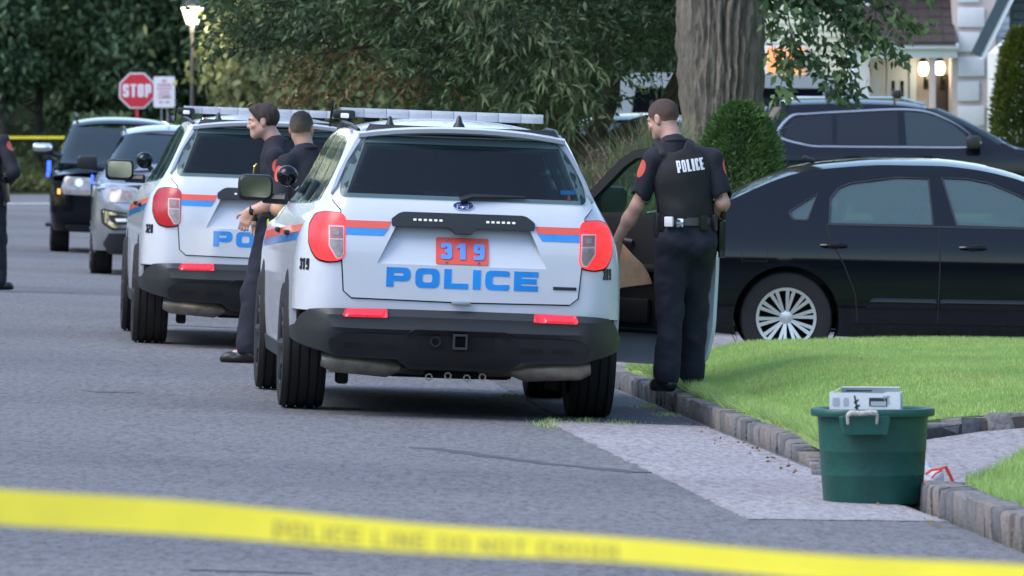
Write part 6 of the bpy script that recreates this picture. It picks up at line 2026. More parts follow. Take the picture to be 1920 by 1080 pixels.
def fountain(loc, n, h, spread, leaf, label, plumes=0):
    t = empty('ornamental_grass', loc, (0, 0, 0), label, 'grass clump', 'ornamental grass clumps in the front garden')
    V, Fc = [], []
    for i in range(n):
        a = RNG.uniform(0, 6.28); s = abs(RNG.normal(0, .5)) * spread; hh = h * 1.33 * RNG.uniform(.5, 1.05)
        p0 = np.array([RNG.normal(0, .07), RNG.normal(0, .07), 0]); w = .006
        c = np.array([-math.sin(a), math.cos(a), 0]) * w
        k0 = len(V)
        for t_, ww in ((0, 1), (.5, .9), (.85, .5), (1, .08)):
            q = p0 + np.array([math.cos(a) * s * t_ ** 1.7, math.sin(a) * s * t_ ** 1.7, hh * (t_ - .25 * t_ ** 3)])
            V.append(tuple(q - c * ww)); V.append(tuple(q + c * ww))
        for j in range(3): Fc.append((k0 + 2 * j, k0 + 2 * j + 1, k0 + 2 * j + 3, k0 + 2 * j + 2))
    ob('blades', (V, Fc), leaf, t)
    if plumes:
        P, D = [], []
        for i in range(plumes):
            a = RNG.uniform(0, 6.28); s = RNG.uniform(.1, .5) * spread; top = np.array([math.cos(a) * s, math.sin(a) * s, h * RNG.uniform(.85, 1.15)])
            for q in range(26):
                P.append(top + np.array([RNG.normal(0, .012), RNG.normal(0, .012), -RNG.random() * .25])); D.append(np.array([RNG.normal(0, .4), RNG.normal(0, .4), 1]))
        ob_np('plumes', leaf_quads(np.array(P), np.array(D), .06, .012, .1), 'plume_pink', t, smooth=False)
    return t
for i, (x, y, h, lab, pl) in enumerate(((.74, 63.5, 1.25, 'ornamental grass clump with pinkish plumes nearest the cherry trunk', 16), (1.00, 64.2, 1.42, 'tall pale green ornamental grass clump left of the standing officer', 8), (1.24, 63.6, 1.62, 'pale green ornamental grass clump right behind the standing officer', 6), (.92, 62.9, 1.05, 'low ornamental grass clump seen through the open car door window', 4))):
    fountain((x, y, .09), 1500, h, .75, 'plume', lab, pl)
n = 5000
Pg = np.stack([RNG.uniform(.55, 1.7, n), RNG.uniform(62.4, 65.5, n), RNG.uniform(.08, .75, n)], -1)
setp(ob_np('flower_bed', leaf_quads(Pg, RNG.normal(size=Pg.shape), .09, .035, .1), 'leaf_maple', smooth=False), kind='stuff')
# ------------------------------------------------------------------ unseen street-tree leaves added to dim reflections and low sky light (left side, right side, behind the viewpoint)
n = 60000
q = RNG.random(n)
Xb = np.where(q < .42, RNG.uniform(-27, -19, n), np.where(q < .70, RNG.uniform(17, 25, n), RNG.uniform(-21, 25, n)))
Yb = np.where(q < .42, RNG.uniform(-55, 140, n), np.where(q < .70, RNG.uniform(-55, 92, n), RNG.uniform(-62, -50, n)))
Zb = RNG.random(n) ** .85 * (9 + 2.5 * np.sin(Xb * .35) * np.cos(Yb * .22))
Pt = np.stack([Xb, Yb, Zb - .2], -1)
Vt, Qt = leaf_quads(Pt, RNG.normal(size=Pt.shape), .85, .6, .1)
setp(ob_np('unseen_tree_belt', (Vt, Qt), 'leaf_wood', smooth=False), kind='stuff')
# ------------------------------------------------------------------ house
M['stucco'] = mat('stucco', (.52, .43, .41), .9, var=.06, scale=4, bump=.3, bscale=60)
M['quoin'] = mat('quoin', (.56, .56, .60), .85, var=.05, scale=6)
M['trim_white'] = mat('trim_white', (.62, .64, .70), .6, var=.03, scale=4)
M['clap_cream'] = mat('clap_cream', (.60, .58, .47), .7, var=.04, scale=5)
M['clap_white'] = mat('clap_white', (.60, .61, .64), .7, var=.04, scale=5)
M['shingle_brown'] = mat('shingle_brown', (.044, .032, .033), .9, var=.35, scale=18)
M['shingle_blue'] = mat('shingle_blue', (.06, .075, .09), .9, var=.3, scale=18)
M['rake_blue'] = mat('rake_blue', (.04, .065, .085), .6)
M['lamp_glow'] = mat('lamp_glow', (1, .95, .85), .4, emit=(1.0, .90, .62), estr=2.6)
M['lamp_glow_warm'] = mat('lamp_glow_warm', (1, .8, .5), .4, emit=(1.0, .62, .30), estr=2.2)
M['warm_window'] = mat('warm_window', (.6, .25, .1), .4, emit=(1.0, .36, .14), estr=.35)
M['dark_door'] = mat('dark_door', (.035, .022, .018), .5)
house = empty('house', (0, 120, .2), (0, 0, 0), 'pale stucco house with brown porch roof, corner blocks and two lit lanterns', 'house')
def hp(name, g, m, par=house, ang=35): return ob(name, g, m, par, ang=ang)
hp('wall', [box((6.6, 3.3, 2.4), (7.6, 5.0, 5.4)), box((7.24, .25, 2.4), (.68, 1.3, 5.4)), box((10.0, .5, 1.2), (4.8, 1.0, 3.0))], 'stucco')
# quoins down the corner pier
for k in range(9):
    z = 3.42 - k * .385
    hp('quoin', box((7.19 if k % 2 else 7.15, -.42, z), (.42 if k % 2 else .34, .07, .31), .02), 'quoin')
# porch: white beam, brown shingle courses, back wall with door
hp('porch_beam', [box((6.12, -.55, 2.48), (1.68, .16, .16), .01), box((6.12, -.70, 2.585), (1.72, .14, .09), .02), box((5.30, -.52, 1.0), (.16, .16, 2.9), .01)], 'trim_white')
rows = 15
for k in range(rows):
    y0 = -.78 + k * .19; z0 = 2.63 + k * .135
    V, Fc = [], []
    n_ = 9
    rg_ = random.Random(k)
    for j in range(n_):
        x0 = 5.25 + j * 1.68 / n_; x1 = x0 + 1.68 / n_ - .006
        x1 -= (.0)
        b = len(V); dz = rg_.uniform(0, .012)
        V += [(x0, y0, z0 + .02 + dz), (x1, y0, z0 + .02 + dz), (x1, y0 + .24, z0 + .17), (x0, y0 + .24, z0 + .17), (x0, y0, z0 - .01), (x1, y0, z0 - .01)]
        Fc += [(b, b + 1, b + 2, b + 3), (b + 4, b + 5, b + 1, b)]
    c = hp('shingle_course', (V, Fc), 'shingle_brown')
hp('porch_roof', [([(5.25, -.8, 2.60), (6.93, -.8, 2.60), (6.93, 2.0, 4.60), (5.25, 2.0, 4.60)], [(0, 1, 2, 3)])], 'shingle_brown')
dr_ = hp('front_door', box((6.10, .78, 1.35), (.34, .08, 2.1), .01), 'trim_white')
for x in (6.03, 6.17): ob('door_pane', box((x, .735, 1.6), (.05, .02, .9)), 'dark_glass', dr_)
hp('door_surround', [box((5.86, .76, 1.35), (.10, .12, 2.2)), box((6.34, .76, 1.35), (.10, .12, 2.2)), box((6.10, .76, 2.46), (.58, .12, .1))], 'trim_white')
hp('shutter', box((6.77, .72, 1.0), (.24, .08, 2.3), .01), 'dark_door')
hp('porch_post', box((6.58, -.52, 1.2), (.10, .10, 2.5), .01), 'stucco')
# clapboard wing on the left and strip on the right
def clap(x0, x1, y, z0, z1, m, name='clapboard'):
    z = z0
    while z < z1:
        V = [(x0, y - .028, z), (x1, y - .028, z), (x1, y - .004, z + .105), (x0, y - .004, z + .105), (x0, y, z), (x1, y, z)]
        hp(name, (V, [(0, 1, 2, 3), (4, 5, 1, 0)]), m); z += .105
hp('wing_wall', box((4.15, 2.2, 2.2), (2.7, 4.0, 5.0)), 'clap_cream')
clap(2.85, 5.44, .19, -.1, 4.5, 'clap_cream')
hp('corner_board', [box((5.52, .12, 2.0), (.20, .16, 5.0)), box((5.72, .5, 2.0), (.2, .1, 5.0))], 'trim_white')
clap(7.62, 7.84, -.03, -.1, 3.0, 'clap_white')
hp('corner_board', box((7.93, -.12, 1.0), (.17, .16, 3.6)), 'trim_white')
w_ = hp('window', box((4.30, .10, 2.30), (.66, .06, .62), .01), 'trim_white')
ob('pane', box((4.15, .065, 2.30), (.28, .02, .54)), 'warm_window', w_)
ob('pane', box((4.46, .065, 2.30), (.28, .02, .54)), 'warm_window', w_)
w2 = hp('window', box((3.35, .10, 2.2), (.6, .06, .8), .01), 'trim_white')
ob('pane', box((3.35, .065, 2.2), (.5, .02, .7)), 'dark_glass', w2)
hp('roof', [([(2.5, -.3, 4.7), (11, -.3, 4.7), (11, 3.3, 7.2), (2.5, 3.3, 7.2), (2.5, 6.6, 4.7), (11, 6.6, 4.7)], [(0, 1, 2, 3), (3, 2, 5, 4)])], 'shingle_brown')
# right-hand gable: rake boards, soffit, blue shingles
gab = empty('garage_gable', (0, 112, .2), (0, 0, 0), 'blue-grey shingled gable end with white rake board at the right edge', 'garage')
ob('wall', [extrude_poly([(7.35, -.3), (12, -.3), (12, 4.0), (9.2, 4.0), (7.45, 2.55), (7.35, 2.45)], .4, 6, 'xz')], 'clap_white', gab)
ob('rake_board', [extrude_poly([(6.72, 2.42), (6.86, 2.36), (7.62, 3.9), (7.48, 3.98)], -.25, -.15, 'xz')], 'rake_blue', gab)
ob('rake_trim', [extrude_poly([(6.87, 2.36), (6.92, 2.34), (7.68, 3.88), (7.63, 3.90)], -.24, -.1, 'xz')], 'trim_white', gab)
ob('soffit', [([(6.9, -.2, 2.34), (7.66, -.2, 3.9), (7.66, .6, 3.9), (6.9, .6, 2.34)], [(0, 1, 2, 3)])], 'clap_cream', gab)
ob('roof', [extrude_poly([(7.28, 2.30), (12, 2.30), (12, 4.4), (7.62, 4.4), (7.35, 3.3)], .1, .3, 'xz')], 'shingle_blue', gab)
for k in range(14):
    z = 2.32 + k * .13
    ob('shingle_course', box((9.6, .085 - k * .0005, z), (4.6 - (.0), .03, .115), .004), 'shingle_blue', gab)
ob('eave', box((9.6, .05, 2.26), (4.8, .2, .07), .01), 'trim_white', gab)
# lanterns
def wall_lantern(x, y, z, label):
    t = empty('wall_lantern', (x, y, z), (0, 0, 0), label, 'lantern', 'lit porch lanterns')
    ob('globe', lathe([(.02, -.11), (.055, -.10), (.085, .0), (.06, .09), (.02, .12)], 14), 'lamp_glow', t)
    ob('bracket', [tube([(.02, .02, -.12), (.05, .1, -.22), (.05, .2, -.26)], .02, 6), box((.05, .2, -.25), (.08, .04, .16), .01), lathe([(.001, .20), (.05, .15), (.07, .10)], 12)], 'dull_black', t)
    l = bpy.data.lights.new('lantern_light', 'POINT'); l.energy = 1.6; l.color = (1, .78, .5); l.shadow_soft_size = .08
    lo_ = bpy.data.objects.new('lantern_light', l); COL.objects.link(lo_); lo_.parent = t; lo_.location = (0, -.16, -.02)
wall_lantern(6.49, 120.45, 2.44, 'lit globe lantern beside the front door, left of the pair')
wall_lantern(6.75, 120.45, 2.45, 'lit globe lantern over the dark shutter, right of the pair')

# ------------------------------------------------------------------ street lamp, signs, tape
M['post_dark'] = mat('post_dark', (.045, .042, .048), .6)
M['sign_red'] = mat('sign_red', (.50, .015, .035), .45)
M['sign_white'] = mat('sign_white', (.66, .66, .72), .45)
M['sign_post'] = mat('sign_post', (.30, .31, .34), .45, metal=.6)
M['post_red'] = mat('post_red', (.55, .03, .05), .5)
lp = empty('street_lamp', (-6.28, 150, -.22), (0, 0, 0), 'dark street lamp post with lit tapered lantern in front of the wood', 'street lamp')
ob('post', [lathe([(.11, 0), (.10, .5), (.05, .6), (.038, 3.5), (.06, 3.62), (.04, 3.68)], 12)], 'post_dark', lp)
ob('lamp_glass', lathe([(.105, 3.70), (.215, 4.02), (.001, 4.02)], 6), 'lamp_glow', lp)
ob('lamp_frame', [lathe([(.235, 4.02), (.24, 4.05), (.10, 4.17), (.03, 4.2), (.02, 4.26), (.001, 4.28)], 6), lathe([(.12, 3.67), (.12, 3.70), (.001, 3.70)], 6)] + [tube([(.108 * math.cos(k * math.pi / 3), .108 * math.sin(k * math.pi / 3), 3.69), (.222 * math.cos(k * math.pi / 3), .222 * math.sin(k * math.pi / 3), 4.03)], .008, 5) for k in range(6)], 'post_dark', lp)
l = bpy.data.lights.new('street_lamp_light', 'POINT'); l.energy = 60; l.color = (1, .86, .55); l.shadow_soft_size = .15
lo_ = bpy.data.objects.new('street_lamp_light', l); COL.objects.link(lo_); lo_.parent = lp; lo_.location = (0, -.32, 3.75)

ss = empty('stop_sign', (-7.76, 158, -.24), (0, 0, 0), 'red octagonal STOP sign on a red post above the black SUV', 'road sign')
oc = lambda r_: [(r_ * math.cos(math.pi / 8 + k * math.pi / 4), 2.43 + r_ * math.sin(math.pi / 8 + k * math.pi / 4)) for k in range(8)]
ob('post', box((0, .03, 1.15), (.06, .03, 2.5)), 'post_red', ss)
ob('sign_back', extrude_poly(oc(.40), -.01, .0), 'sign_white', ss, smooth=False)
ob('sign_face', extrude_poly(oc(.368), -.016, -.011), 'sign_red', ss, smooth=False)
for g in word_panels('STOP', 0, 2.295, .125, .27, .042, .028, lambda a, b: Vector((a, -.0165, b)), .004, .004, .2): ob('letter', g, 'sign_white', ss)
ns = empty('parking_sign', (-7.18, 157.6, -.24), (0, 0, 0), 'white no-parking sign with red lettering right of the STOP sign', 'road sign')
ob('post', [box((-.06, .03, 1.05), (.025, .025, 2.2)), box((.06, .03, 1.05), (.025, .025, 2.2))], 'sign_post', ns)
ob('sign_face', extrude_poly(_rr(-.22, 2.08, .22, 2.72, .04), -.01, 0), 'sign_white', ns, smooth=False)
M['sign_text'] = mat('sign_text', (.50, .16, .22), .5)
fl = lambda a, b: Vector((a, -.0105, b))
for txt, z, w, h in (('NO', 2.60, .04, .06), ('PARKING', 2.515, .032, .055)):
    for g in word_panels(txt, 0, z, w, h, .010, .010, fl, .003, .003, .2): ob('letter', g, 'sign_text', ns)
for z, w in ((2.45, .30), (2.385, .22), (2.325, .26), (2.265, .26)):
    k = -w / 2
    while k < w / 2:
        l_ = RNG.uniform(.018, .03); ob('letter', panel([(k, z), (k + l_, z), (k + l_, z + .035), (k, z + .035)], fl, .2, .003, .003), 'sign_text', ns); k += l_ + .012
for sg in (1, -1):
    ar_ = [(sg * .12, 2.19), (sg * .07, 2.215), (sg * .07, 2.20), (sg * .02, 2.20), (sg * .02, 2.18), (sg * .07, 2.18), (sg * .07, 2.165)]
    ob('arrow', panel(ar_, fl, .2, .003, .003), 'sign_red', ns)

def tape_mat():
    m = mat('tape_yellow', (.90, .80, .06), .35, var=.08, scale=3, transl=.35, spec=.5)
    return m
M['tape_yellow'] = tape_mat()
M['tape_print'] = mat('tape_print', (.34, .28, .04), .6)
tp = empty('barrier_tape', (0, 12.5, 0), (0, 0, 0), 'yellow police barrier tape stretched across the foreground', 'tape')
def tape_map(a, b):
    zc = 1.070 - .0735 * a + .002 * a * a
    tw = .32 + .52 * sstep(-.94, .27, a) + .05 * math.sin(a * 4 + 1)
    return Vector((a, b * math.sin(tw) + .01 * math.sin(a * 2), zc + b * math.cos(tw) + .0025 * math.sin(a * 9)))
ob('ribbon', panel([(-3.6, -.0297), (3.6, -.0297), (3.6, .0297), (-3.6, .0297)], tape_map, .05, .0006, 0), 'tape_yellow', tp, ang=80)
for g in word_panels('POLICE LINE DO NOT CROSS', -.108, -.023, .021, .031, .0036, .0066, tape_map, .0012, .0005, .2): ob('letter', g, 'tape_print', tp)
for sx in (-3.6, 3.6):
    ob('stake', tube([(sx, .02, -.1), (sx, .02, 1.35)], .02, 8), 'bark_mid', tp)
ft = empty('barrier_tape', (0, 146, 0), (0, 0, 0), 'thin line of yellow tape stretched far away at the left in front of the wood', 'tape')
ob('ribbon', box((-10.9, 0, 1.262), (7.2, .003, .055)), 'tape_yellow', ft)
ob('stake', [tube([(-14.4, .03, -.3), (-14.4, .03, 1.5)], .03, 8), tube([(-7.35, .03, -.3), (-7.35, .03, 1.5)], .03, 8)], 'bark_dark', ft)

# ------------------------------------------------------------------ vehicles
def on_road(u, Y, yaw=0.0, extra=0.0):
    v = (Y - YR)
    X, Yw = xy(u, v)
    return X, Yw, road_z(X, Yw)
ROLL = R(2.1)
make_police_suv('police_car', 'white police SUV 319 with bright red tail lights and its right front door open', '319', True, (-.403, 45.0, .0), (0, ROLL, R(4.5)), True)
x, y, z = on_road(-.57, 57.1)
make_police_suv('police_car', 'white police SUV 320 parked ahead of 319 behind the two officers', '320', False, (x, y, z + .0), (0, ROLL, R(4.4)), False)
x, y, z = on_road(-.17, 90.0)
make_silver_suv((x, y - .6, road_z(x, y)), (0, -ROLL, R(180 + 3.4)))
x, y, z = on_road(-.36, 107.5)
make_black_suv((x, y, road_z(x, y)), (0, -ROLL, R(180 + 3.6)))
make_saloon((1.918, 54.4, .0), (R(-1.0), 0, R(-90)))
make_family_suv((4.02, 99.6, .19), (0, 0, R(-90 - 2.5)), 'dark navy SUV with roof bars parked in front of the stucco house')
make_family_suv((1.62, 93, .0), (0, 0, R(180 - 6)), 'dark SUV facing the camera, mostly hidden behind the cherry trunk and ornamental grass', 'navy_paint', False)
make_van((2.35, 109, .12), (0, 0, R(-90)), 'grey van roof showing behind the leaves and the navy SUV')

# ------------------------------------------------------------------ tub with cartons, bag with red ties
M['tub_green'] = mat('tub_green', (.008, .072, .058), .45, var=.22, scale=5, bump=.15, bscale=35)
M['carton'] = mat('carton', (.62, .66, .70), .7, var=.04, scale=10)
M['carton_print'] = mat('carton_print', (.015, .03, .035), .6)
M['carton_grey'] = mat('carton_grey', (.36, .39, .44), .7)
M['rope'] = mat('rope', (.45, .43, .39), .9, var=.25, scale=60)
M['bag_white'] = mat('bag_white', (.66, .66, .70), .35, transl=.2, var=.05, scale=10)
M['tie_red'] = mat('tie_red', (.80, .10, .07), .35, transl=.3)
tub = empty('tub', (1.682, 35.56, road_z(1.682, 35.56) + .001), (0, 0, R(8)), 'dark green plastic tub with rope handles standing in the gutter', 'tub')
def oval(prof, n=64, ex=1.22, sq=2.5):
    V, Fc = [], []
    for r_, h in prof:
        for k in range(n):
            a = 2 * math.pi * k / n
            c, s = math.cos(a), math.sin(a)
            q = (abs(c) ** sq + abs(s) ** sq) ** (-1 / sq)
            V.append((r_ * q * c, r_ * q * s / ex, h))
    for i in range(len(prof) - 1):
        for k in range(n):
            k2 = (k + 1) % n
            Fc.append((i * n + k, i * n + k2, (i + 1) * n + k2, (i + 1) * n + k))
    return V, Fc
ob('shell', oval([(.001, .006), (.214, .006), (.224, .0), (.229, .012), (.2375, .13), (.2395, .133), (.2395, .137), (.2445, .24), (.2465, .243), (.2465, .247), (.2535, .385), (.256, .402), (.284, .408), (.287, .416), (.287, .436), (.282, .443), (.262, .444), (.250, .436), (.236, .25), (.220, .03), (.001, .03)]), 'tub_green', tub, ang=40)
for sg in (-1, 1):
    hd = empty('handle', (-.085 if sg < 0 else .085, sg * .232, .385), (0, 0, 0 if sg < 0 else math.pi)); hd.parent = tub
    ob('handle_lip', [extrude_poly(rounded([(-.10, -.055), (.10, -.055), (.115, .03), (-.115, .03)], .012), -.05, .03, 'xz')], 'tub_green', hd)
    rp = [(-.085, -.050, .00), (-.088, -.056, .035), (-.075, -.062, .048), (-.03, -.066, .044), (.02, -.066, .048), (.045, -.062, .046), (.052, -.054, .03), (.05, -.048, .0)]
    pp = [(p[0], p[1], 0) for p in rp]
    rope = []
    P = [Vector(p) for p in rp]
    fine = []
    for i in range(len(P) - 1):
        for j in range(8): fine.append(P[i].lerp(P[i + 1], j / 8))
    for s in range(3):
        pts = []
        for i, p in enumerate(fine):
            a = i * .85 + s * 2.094
            pts.append(p + Vector((0, math.cos(a), math.sin(a))) * .0065)
        rope.append(tube(pts, .0068, 6))
    ob('rope', rope, 'rope', hd)
cx_, cy_, cz_ = 1.652, 35.56, road_z(1.66, 35.5)
cb = empty('carton', (cx_, cy_, cz_ + .26), (0, 0, R(-6)), 'open white cardboard box with dark print standing in the green tub', 'box')
ob('box_side', [extrude_poly([(-.165, 0), (.165, 0), (.165, .262), (.10, .262), (.085, .255), (-.02, .258), (-.165, .258)], -.12, -.116, 'xz'), extrude_poly([(-.165, 0), (.165, 0), (.165, .245), (-.165, .25)], .096, .10, 'xz'), extrude_poly([(-.116, 0), (.096, 0), (.096, .258), (-.116, .258)], -.165, -.161, 'yz'), extrude_poly([(-.116, 0), (.096, 0), (.096, .258), (-.116, .258)], .161, .165, 'yz')], 'carton', cb, smooth=False)
ob('flap', box((.02, .03, .262), (.27, .004, .045), 0, (R(38), 0, R(2))), 'carton', cb)
ob('flap', box((-.135, -.02, .268), (.05, .17, .004), 0, (0, R(-30), 0)), 'carton', cb)
ob('flap_edge', box((-.03, -.08, .266), (.12, .02, .008)), 'carton_print', cb)
fb = lambda a, b: Vector((a, -.1205, b))
ob('print', [panel(_rr(.02, .195, .105, .235, .004), fb, .05, .002, .001)], 'carton_print', cb)
ob('hand_hole', [panel(_rr(.028, .197, .10, .218, .004), fb, .05, .002, .003)], 'carton_grey', cb)
ob('print', [panel([(-.052, .245), (-.044, .245), (-.030, .178), (-.040, .178)], fb, .05, .002, .001), panel([(-.052, .215), (-.030, .23), (-.028, .222), (-.050, .207)], fb, .05, .002, .001), panel([(-.048, .192), (-.024, .205), (-.022, .197), (-.046, .184)], fb, .05, .002, .001)], 'carton_print', cb)
ob('print', [panel([(.086, .245), (.094, .245), (.10, .215), (.092, .215)], fb, .05, .002, .001), panel([(.102, .247), (.110, .247), (.116, .205), (.108, .205)], fb, .05, .002, .001), panel([(.080, .238), (.118, .244), (.118, .238), (.080, .231)], fb, .05, .002, .001)], 'carton_grey', cb)
ob('print', [panel(_rr(-.150, .195, -.118, .235, .008), fb, .05, .002, .001), panel(_rr(-.100, .195, -.075, .235, .008), fb, .05, .002, .001)], 'carton_grey', cb)
rgb_ = RNG
bagw = empty('rubbish_bag', (1.95, 36.45, apron_z(1.95, 36.45)), (0, 0, 0), 'white plastic bag with red ties lying behind the green tub', 'bag')
F_ = Field((-.4, -.3, -.02), (.35, .3, .3), .012)
F_.ell((-.10, .05, .07), (.17, .16, .085), None, .02); F_.ell((.03, -.02, .05), (.08, .08, .05), None, .03); F_.ell((-.3, .02, .06), (.08, .12, .07), None, .04)
F_.wrinkle(.012, 45, 31)
F_.plane((0, 0, .0), (0, 0, -1))
ob_np('sack', F_.mesh(), 'bag_white', bagw)
def ribbon(pts, w):
    P = [Vector(p) for p in pts]
    V, Fc = [], []
    for i, p in enumerate(P):
        t = (P[min(i + 1, len(P) - 1)] - P[max(i - 1, 0)]).normalized()
        s = t.cross(Vector((.2, -1, .2))).normalized() * w
        n_ = s.cross(t).normalized() * .0012
        V += [tuple(p - s + n_), tuple(p + s + n_), tuple(p + s - n_), tuple(p - s - n_)]
    for i in range(len(P) - 1):
        for j in range(4): Fc.append((i * 4 + j, i * 4 + (j + 1) % 4, (i + 1) * 4 + (j + 1) % 4, (i + 1) * 4 + j))
    return V, Fc
ob('red_tie', [ribbon([(.0, -.06, .06), (.05, -.10, .10), (.09, -.12, .105), (.115, -.12, .115)], .006), ribbon([(.0, -.06, .07), (.02, -.12, .03), (.07, -.14, .008), (.14, -.12, .006), (.165, -.1, .012), (.14, -.11, .07), (.115, -.12, .118)], .008), ribbon([(.03, -.1, .03), (.07, -.13, .012), (.12, -.13, .008)], .012), ribbon([(.05, -.1, .06), (.07, -.12, .085), (.10, -.12, .1)], .004)], 'tie_red', bagw)

# fallen leaves and twigs near the kerb
M['dead_leaf'] = mat('dead_leaf', (.20, .13, .05), .8, var=.3, scale=30)
n = 46
Pl = []
for i in range(n):
    v = RNG.uniform(-12, 3); u = 1.40 - abs(RNG.normal(0, .10)); Pl.append((*xy(u, v), 0))
Pl = np.array(Pl); Pl[:, 2] = [road_z(a, b) + .012 for a, b in Pl[:, :2]]
Dl = RNG.normal(size=Pl.shape); Dl[:, 2] *= .15
setp(ob_np('fallen_leaves', leaf_quads(Pl, Dl, .03, .016, 0, .2), 'dead_leaf', smooth=False), kind='stuff')

# ------------------------------------------------------------------ police officers
# the officer at the open door (own frame: faces +y, i.e. away from the camera)
J = dict(face=(-.62, .72, -.32), head=(-.12, .065, 1.665), neck=(-.07, .0, 1.515), chest=(-.015, .0, 1.32), pelvis=(.02, .0, .99),
         shl=(-.190, -.01, 1.425), ell=(-.285, .05, 1.135), wrl=(-.385, .16, .925), shr=(.165, -.01, 1.425), elr=(.225, -.06, 1.155), wrr=(.19, .16, 1.03),
         hipl=(-.085, .0, .93), knl=(-.085, .02, .50), anl=(-.115, -.04, .085), toel=(-.16, .13, .02), hipr=(.10, .0, .93), knr=(.085, .15, .50), anr=(.095, .22, .085), toer=(.14, .40, .02))
xo, yo = 1.05, 46.45
zo = lawn_z(xo, yo) - .005
off = person('officer in dark uniform and POLICE vest seen from behind at the open car door', (xo, yo, zo), R(12), J, hair='buzz', hairmat='hair_buzz', vest=True, hand_l=(-.15, .35, -.9), palm_l=(.4, .9, .1), grip_l=1.0, hand_r=(-.3, .7, .1))
ve = [c for c in off.children if c.name.startswith('vest')][0]
bvh = BVHTree.FromPolygons([v.co for v in ve.data.vertices], [p.vertices for p in ve.data.polygons])
def back_map(a, b):
    hit = bvh.ray_cast(Vector((a, -1, b)), Vector((0, 1, 0)))
    y = hit[0].y if hit[0] is not None else -.15
    # smooth out cloth wrinkles under the print
    ys = [y]
    for da, db in ((.012, 0), (-.012, 0), (0, .012), (0, -.012)):
        h2 = bvh.ray_cast(Vector((a + da, -1, b + db)), Vector((0, 1, 0)))
        if h2[0] is not None: ys.append(h2[0].y)
    return Vector((a, sum(ys) / len(ys), b))
ca, sa = math.cos(R(7)), math.sin(R(7))
pm = lambda a, b: back_map(.005 + a * ca - b * sa, 1.385 + a * sa + b * ca)
for g in word_panels('POLICE', 0, -.035, .0235, .072, .0105, .0075, pm, .007, .004, .02): ob('letter', g, 'white_print', ve)
for x_, m_ in ((-.155, 'white_print'),):
    pmx = lambda a, b: Vector((a, -.148, b))
    kp = ob('belt_tag', box((-.125, -.118, 1.045), (.055, .02, .06), .004, (0, 0, R(-38))), 'white_print', off)
# paper bag in his left hand
pb = empty('paper_bag', (xo - .425, yo + .18, zo + .03), (0, 0, R(6)), 'brown paper bag hanging from the hand of the officer at the open door', 'bag')
def bag_mesh():
    V, Fc = [], []
    secs = [(.91, .018, .012, .0), (.86, .05, .014, .012), (.80, .085, .03, .03), (.74, .115, .045, .055), (.67, .132, .05, .075), (.615, .137, .048, .09)]
    for z, w, d, cx in secs:
        tilt = (.91 - z) * .30
        for a, b in ((-1, -1), (0, -1.25), (1, -1), (1.05, 0), (1, 1), (0, 1.2), (-1, 1), (-1.05, 0)):
            V.append((cx + a * w, b * d, z + a * w * tilt * 1.6 + RNG.uniform(-.004, .004)))
    for i in range(len(secs) - 1):
        for k in range(8):
            Fc.append((i * 8 + k, (i + 1) * 8 + k, (i + 1) * 8 + (k + 1) % 8, i * 8 + (k + 1) % 8))
    Fc.append(tuple(reversed(range(8)))[::-1]); Fc.append(tuple((len(secs) - 1) * 8 + k for k in range(8))[::-1])
    return V, Fc
ob('sack', bag_mesh(), 'paper_bag', pb, ang=20)

# officer in profile between the two police cars, facing left
J1 = dict(face=(0, 1, -.10), head=(0, .10, 1.685), neck=(0, .01, 1.53), chest=(0, -.01, 1.33), pelvis=(0, .02, .98),
          shl=(-.18, -.01, 1.43), ell=(-.235, -.06, 1.14), wrl=(-.20, .17, 1.06), shr=(.18, -.01, 1.43), elr=(.23, -.05, 1.14), wrr=(.17, .17, 1.05),
          hipl=(-.09, .03, .92), knl=(-.10, .15, .50), anl=(-.105, .19, .085), toel=(-.11, .38, .02), hipr=(.09, .02, .92), knr=(.10, .06, .50), anr=(.11, .0, .085), toer=(.14, .18, .02))
x1, y1 = -1.63, 53.0
of1 = person('brown haired officer in profile facing left with gold chest badge between the police cars', (x1, y1, road_z(x1, y1)), R(84), J1, hair='short', skin='skin', hairmat='hair_dark', hand_l=(.05, .35, -.95), palm_l=(.9, -.1, .1), grip_l=.8)
ob('badge', [extrude_poly(rounded([(-.02, -.035), (.0, -.042), (.02, -.035), (.026, .02), (0, .04), (-.026, .02)], .006), -.006, .004, 'xz')], 'badge_gold', of1, loc=(-.10, .135, 1.355), rot=(R(-12), 0, R(150)))
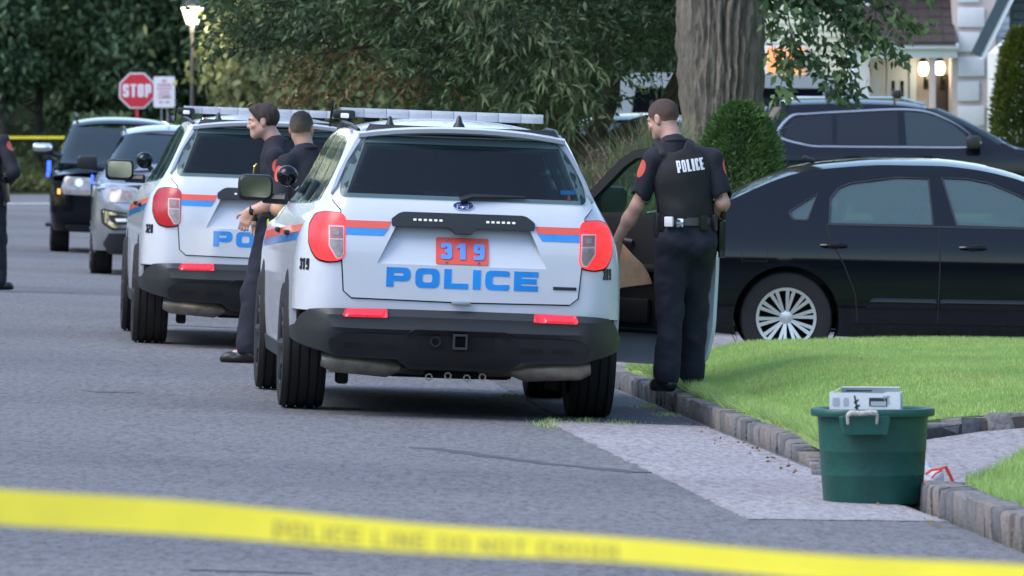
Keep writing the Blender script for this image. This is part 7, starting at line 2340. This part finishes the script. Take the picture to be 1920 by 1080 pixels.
ob('taser', [box((-.19, .02, .98), (.04, .05, .06), .008)], 'taser_yellow', of1)
ob('watch', [lathe([(.031, -.012), (.034, -.012), (.034, .012), (.031, .012)], 14, 'y', True), box((-.034, 0, 0), (.012, .03, .03), .004)], 'dull_black', of1, loc=(-.205, .15, 1.065))
# officer with a faded haircut seen from behind, over the bonnet of 319
J2 = dict(face=(.80, .60, -.05), head=(.0, .05, 1.64), neck=(0, .0, 1.49), chest=(0, -.01, 1.30), pelvis=(0, .0, .97),
          shl=(-.18, -.01, 1.40), ell=(-.25, .0, 1.11), wrl=(-.08, .22, 1.08), shr=(.18, -.01, 1.40), elr=(.27, -.03, 1.11), wrr=(.25, .12, .93),
          hipl=(-.09, .0, .92), knl=(-.10, .03, .50), anl=(-.10, .0, .085), toel=(-.13, .18, .02), hipr=(.09, .0, .92), knr=(.10, .03, .50), anr=(.10, .0, .085), toer=(.13, .18, .02))
x2, y2 = -1.39, 51.6
of2 = person('officer with short faded black haircut seen from behind beside the driver door of 319', (x2, y2, road_z(x2, y2)), R(40), J2, hair='fade', skin='skin_tan', hairmat='hair_fade', hand_l=(.8, .5, .1), palm_l=(.1, -.9, -.1), grip_l=.6)
# officer cut by the left edge of the frame
J3 = dict(face=(0, 1, -.1), head=(0, .05, 1.68), neck=(0, .0, 1.52), chest=(0, -.01, 1.32), pelvis=(0, .0, .98),
          shl=(-.18, -.01, 1.43), ell=(-.30, -.10, 1.15), wrl=(-.14, .14, 1.08), shr=(.18, -.01, 1.43), elr=(.33, -.08, 1.14), wrr=(.16, .14, 1.06),
          hipl=(-.09, .0, .92), knl=(-.10, .03, .50), anl=(-.11, .0, .085), toel=(-.14, .18, .02), hipr=(.09, .0, .92), knr=(.10, .03, .50), anr=(.11, .02, .085), toer=(.16, .20, .02))
x3, y3 = -5.02, 73.0
of3 = person('officer half cut off by the left edge of the picture standing on the road', (x3, y3, road_z(x3, y3)), R(-25), J3, hair='short', skin='skin', hairmat='hair_dark', hand_l=(.8, .3, -.2), hand_r=(-.8, .3, -.2), long_sleeve=True)
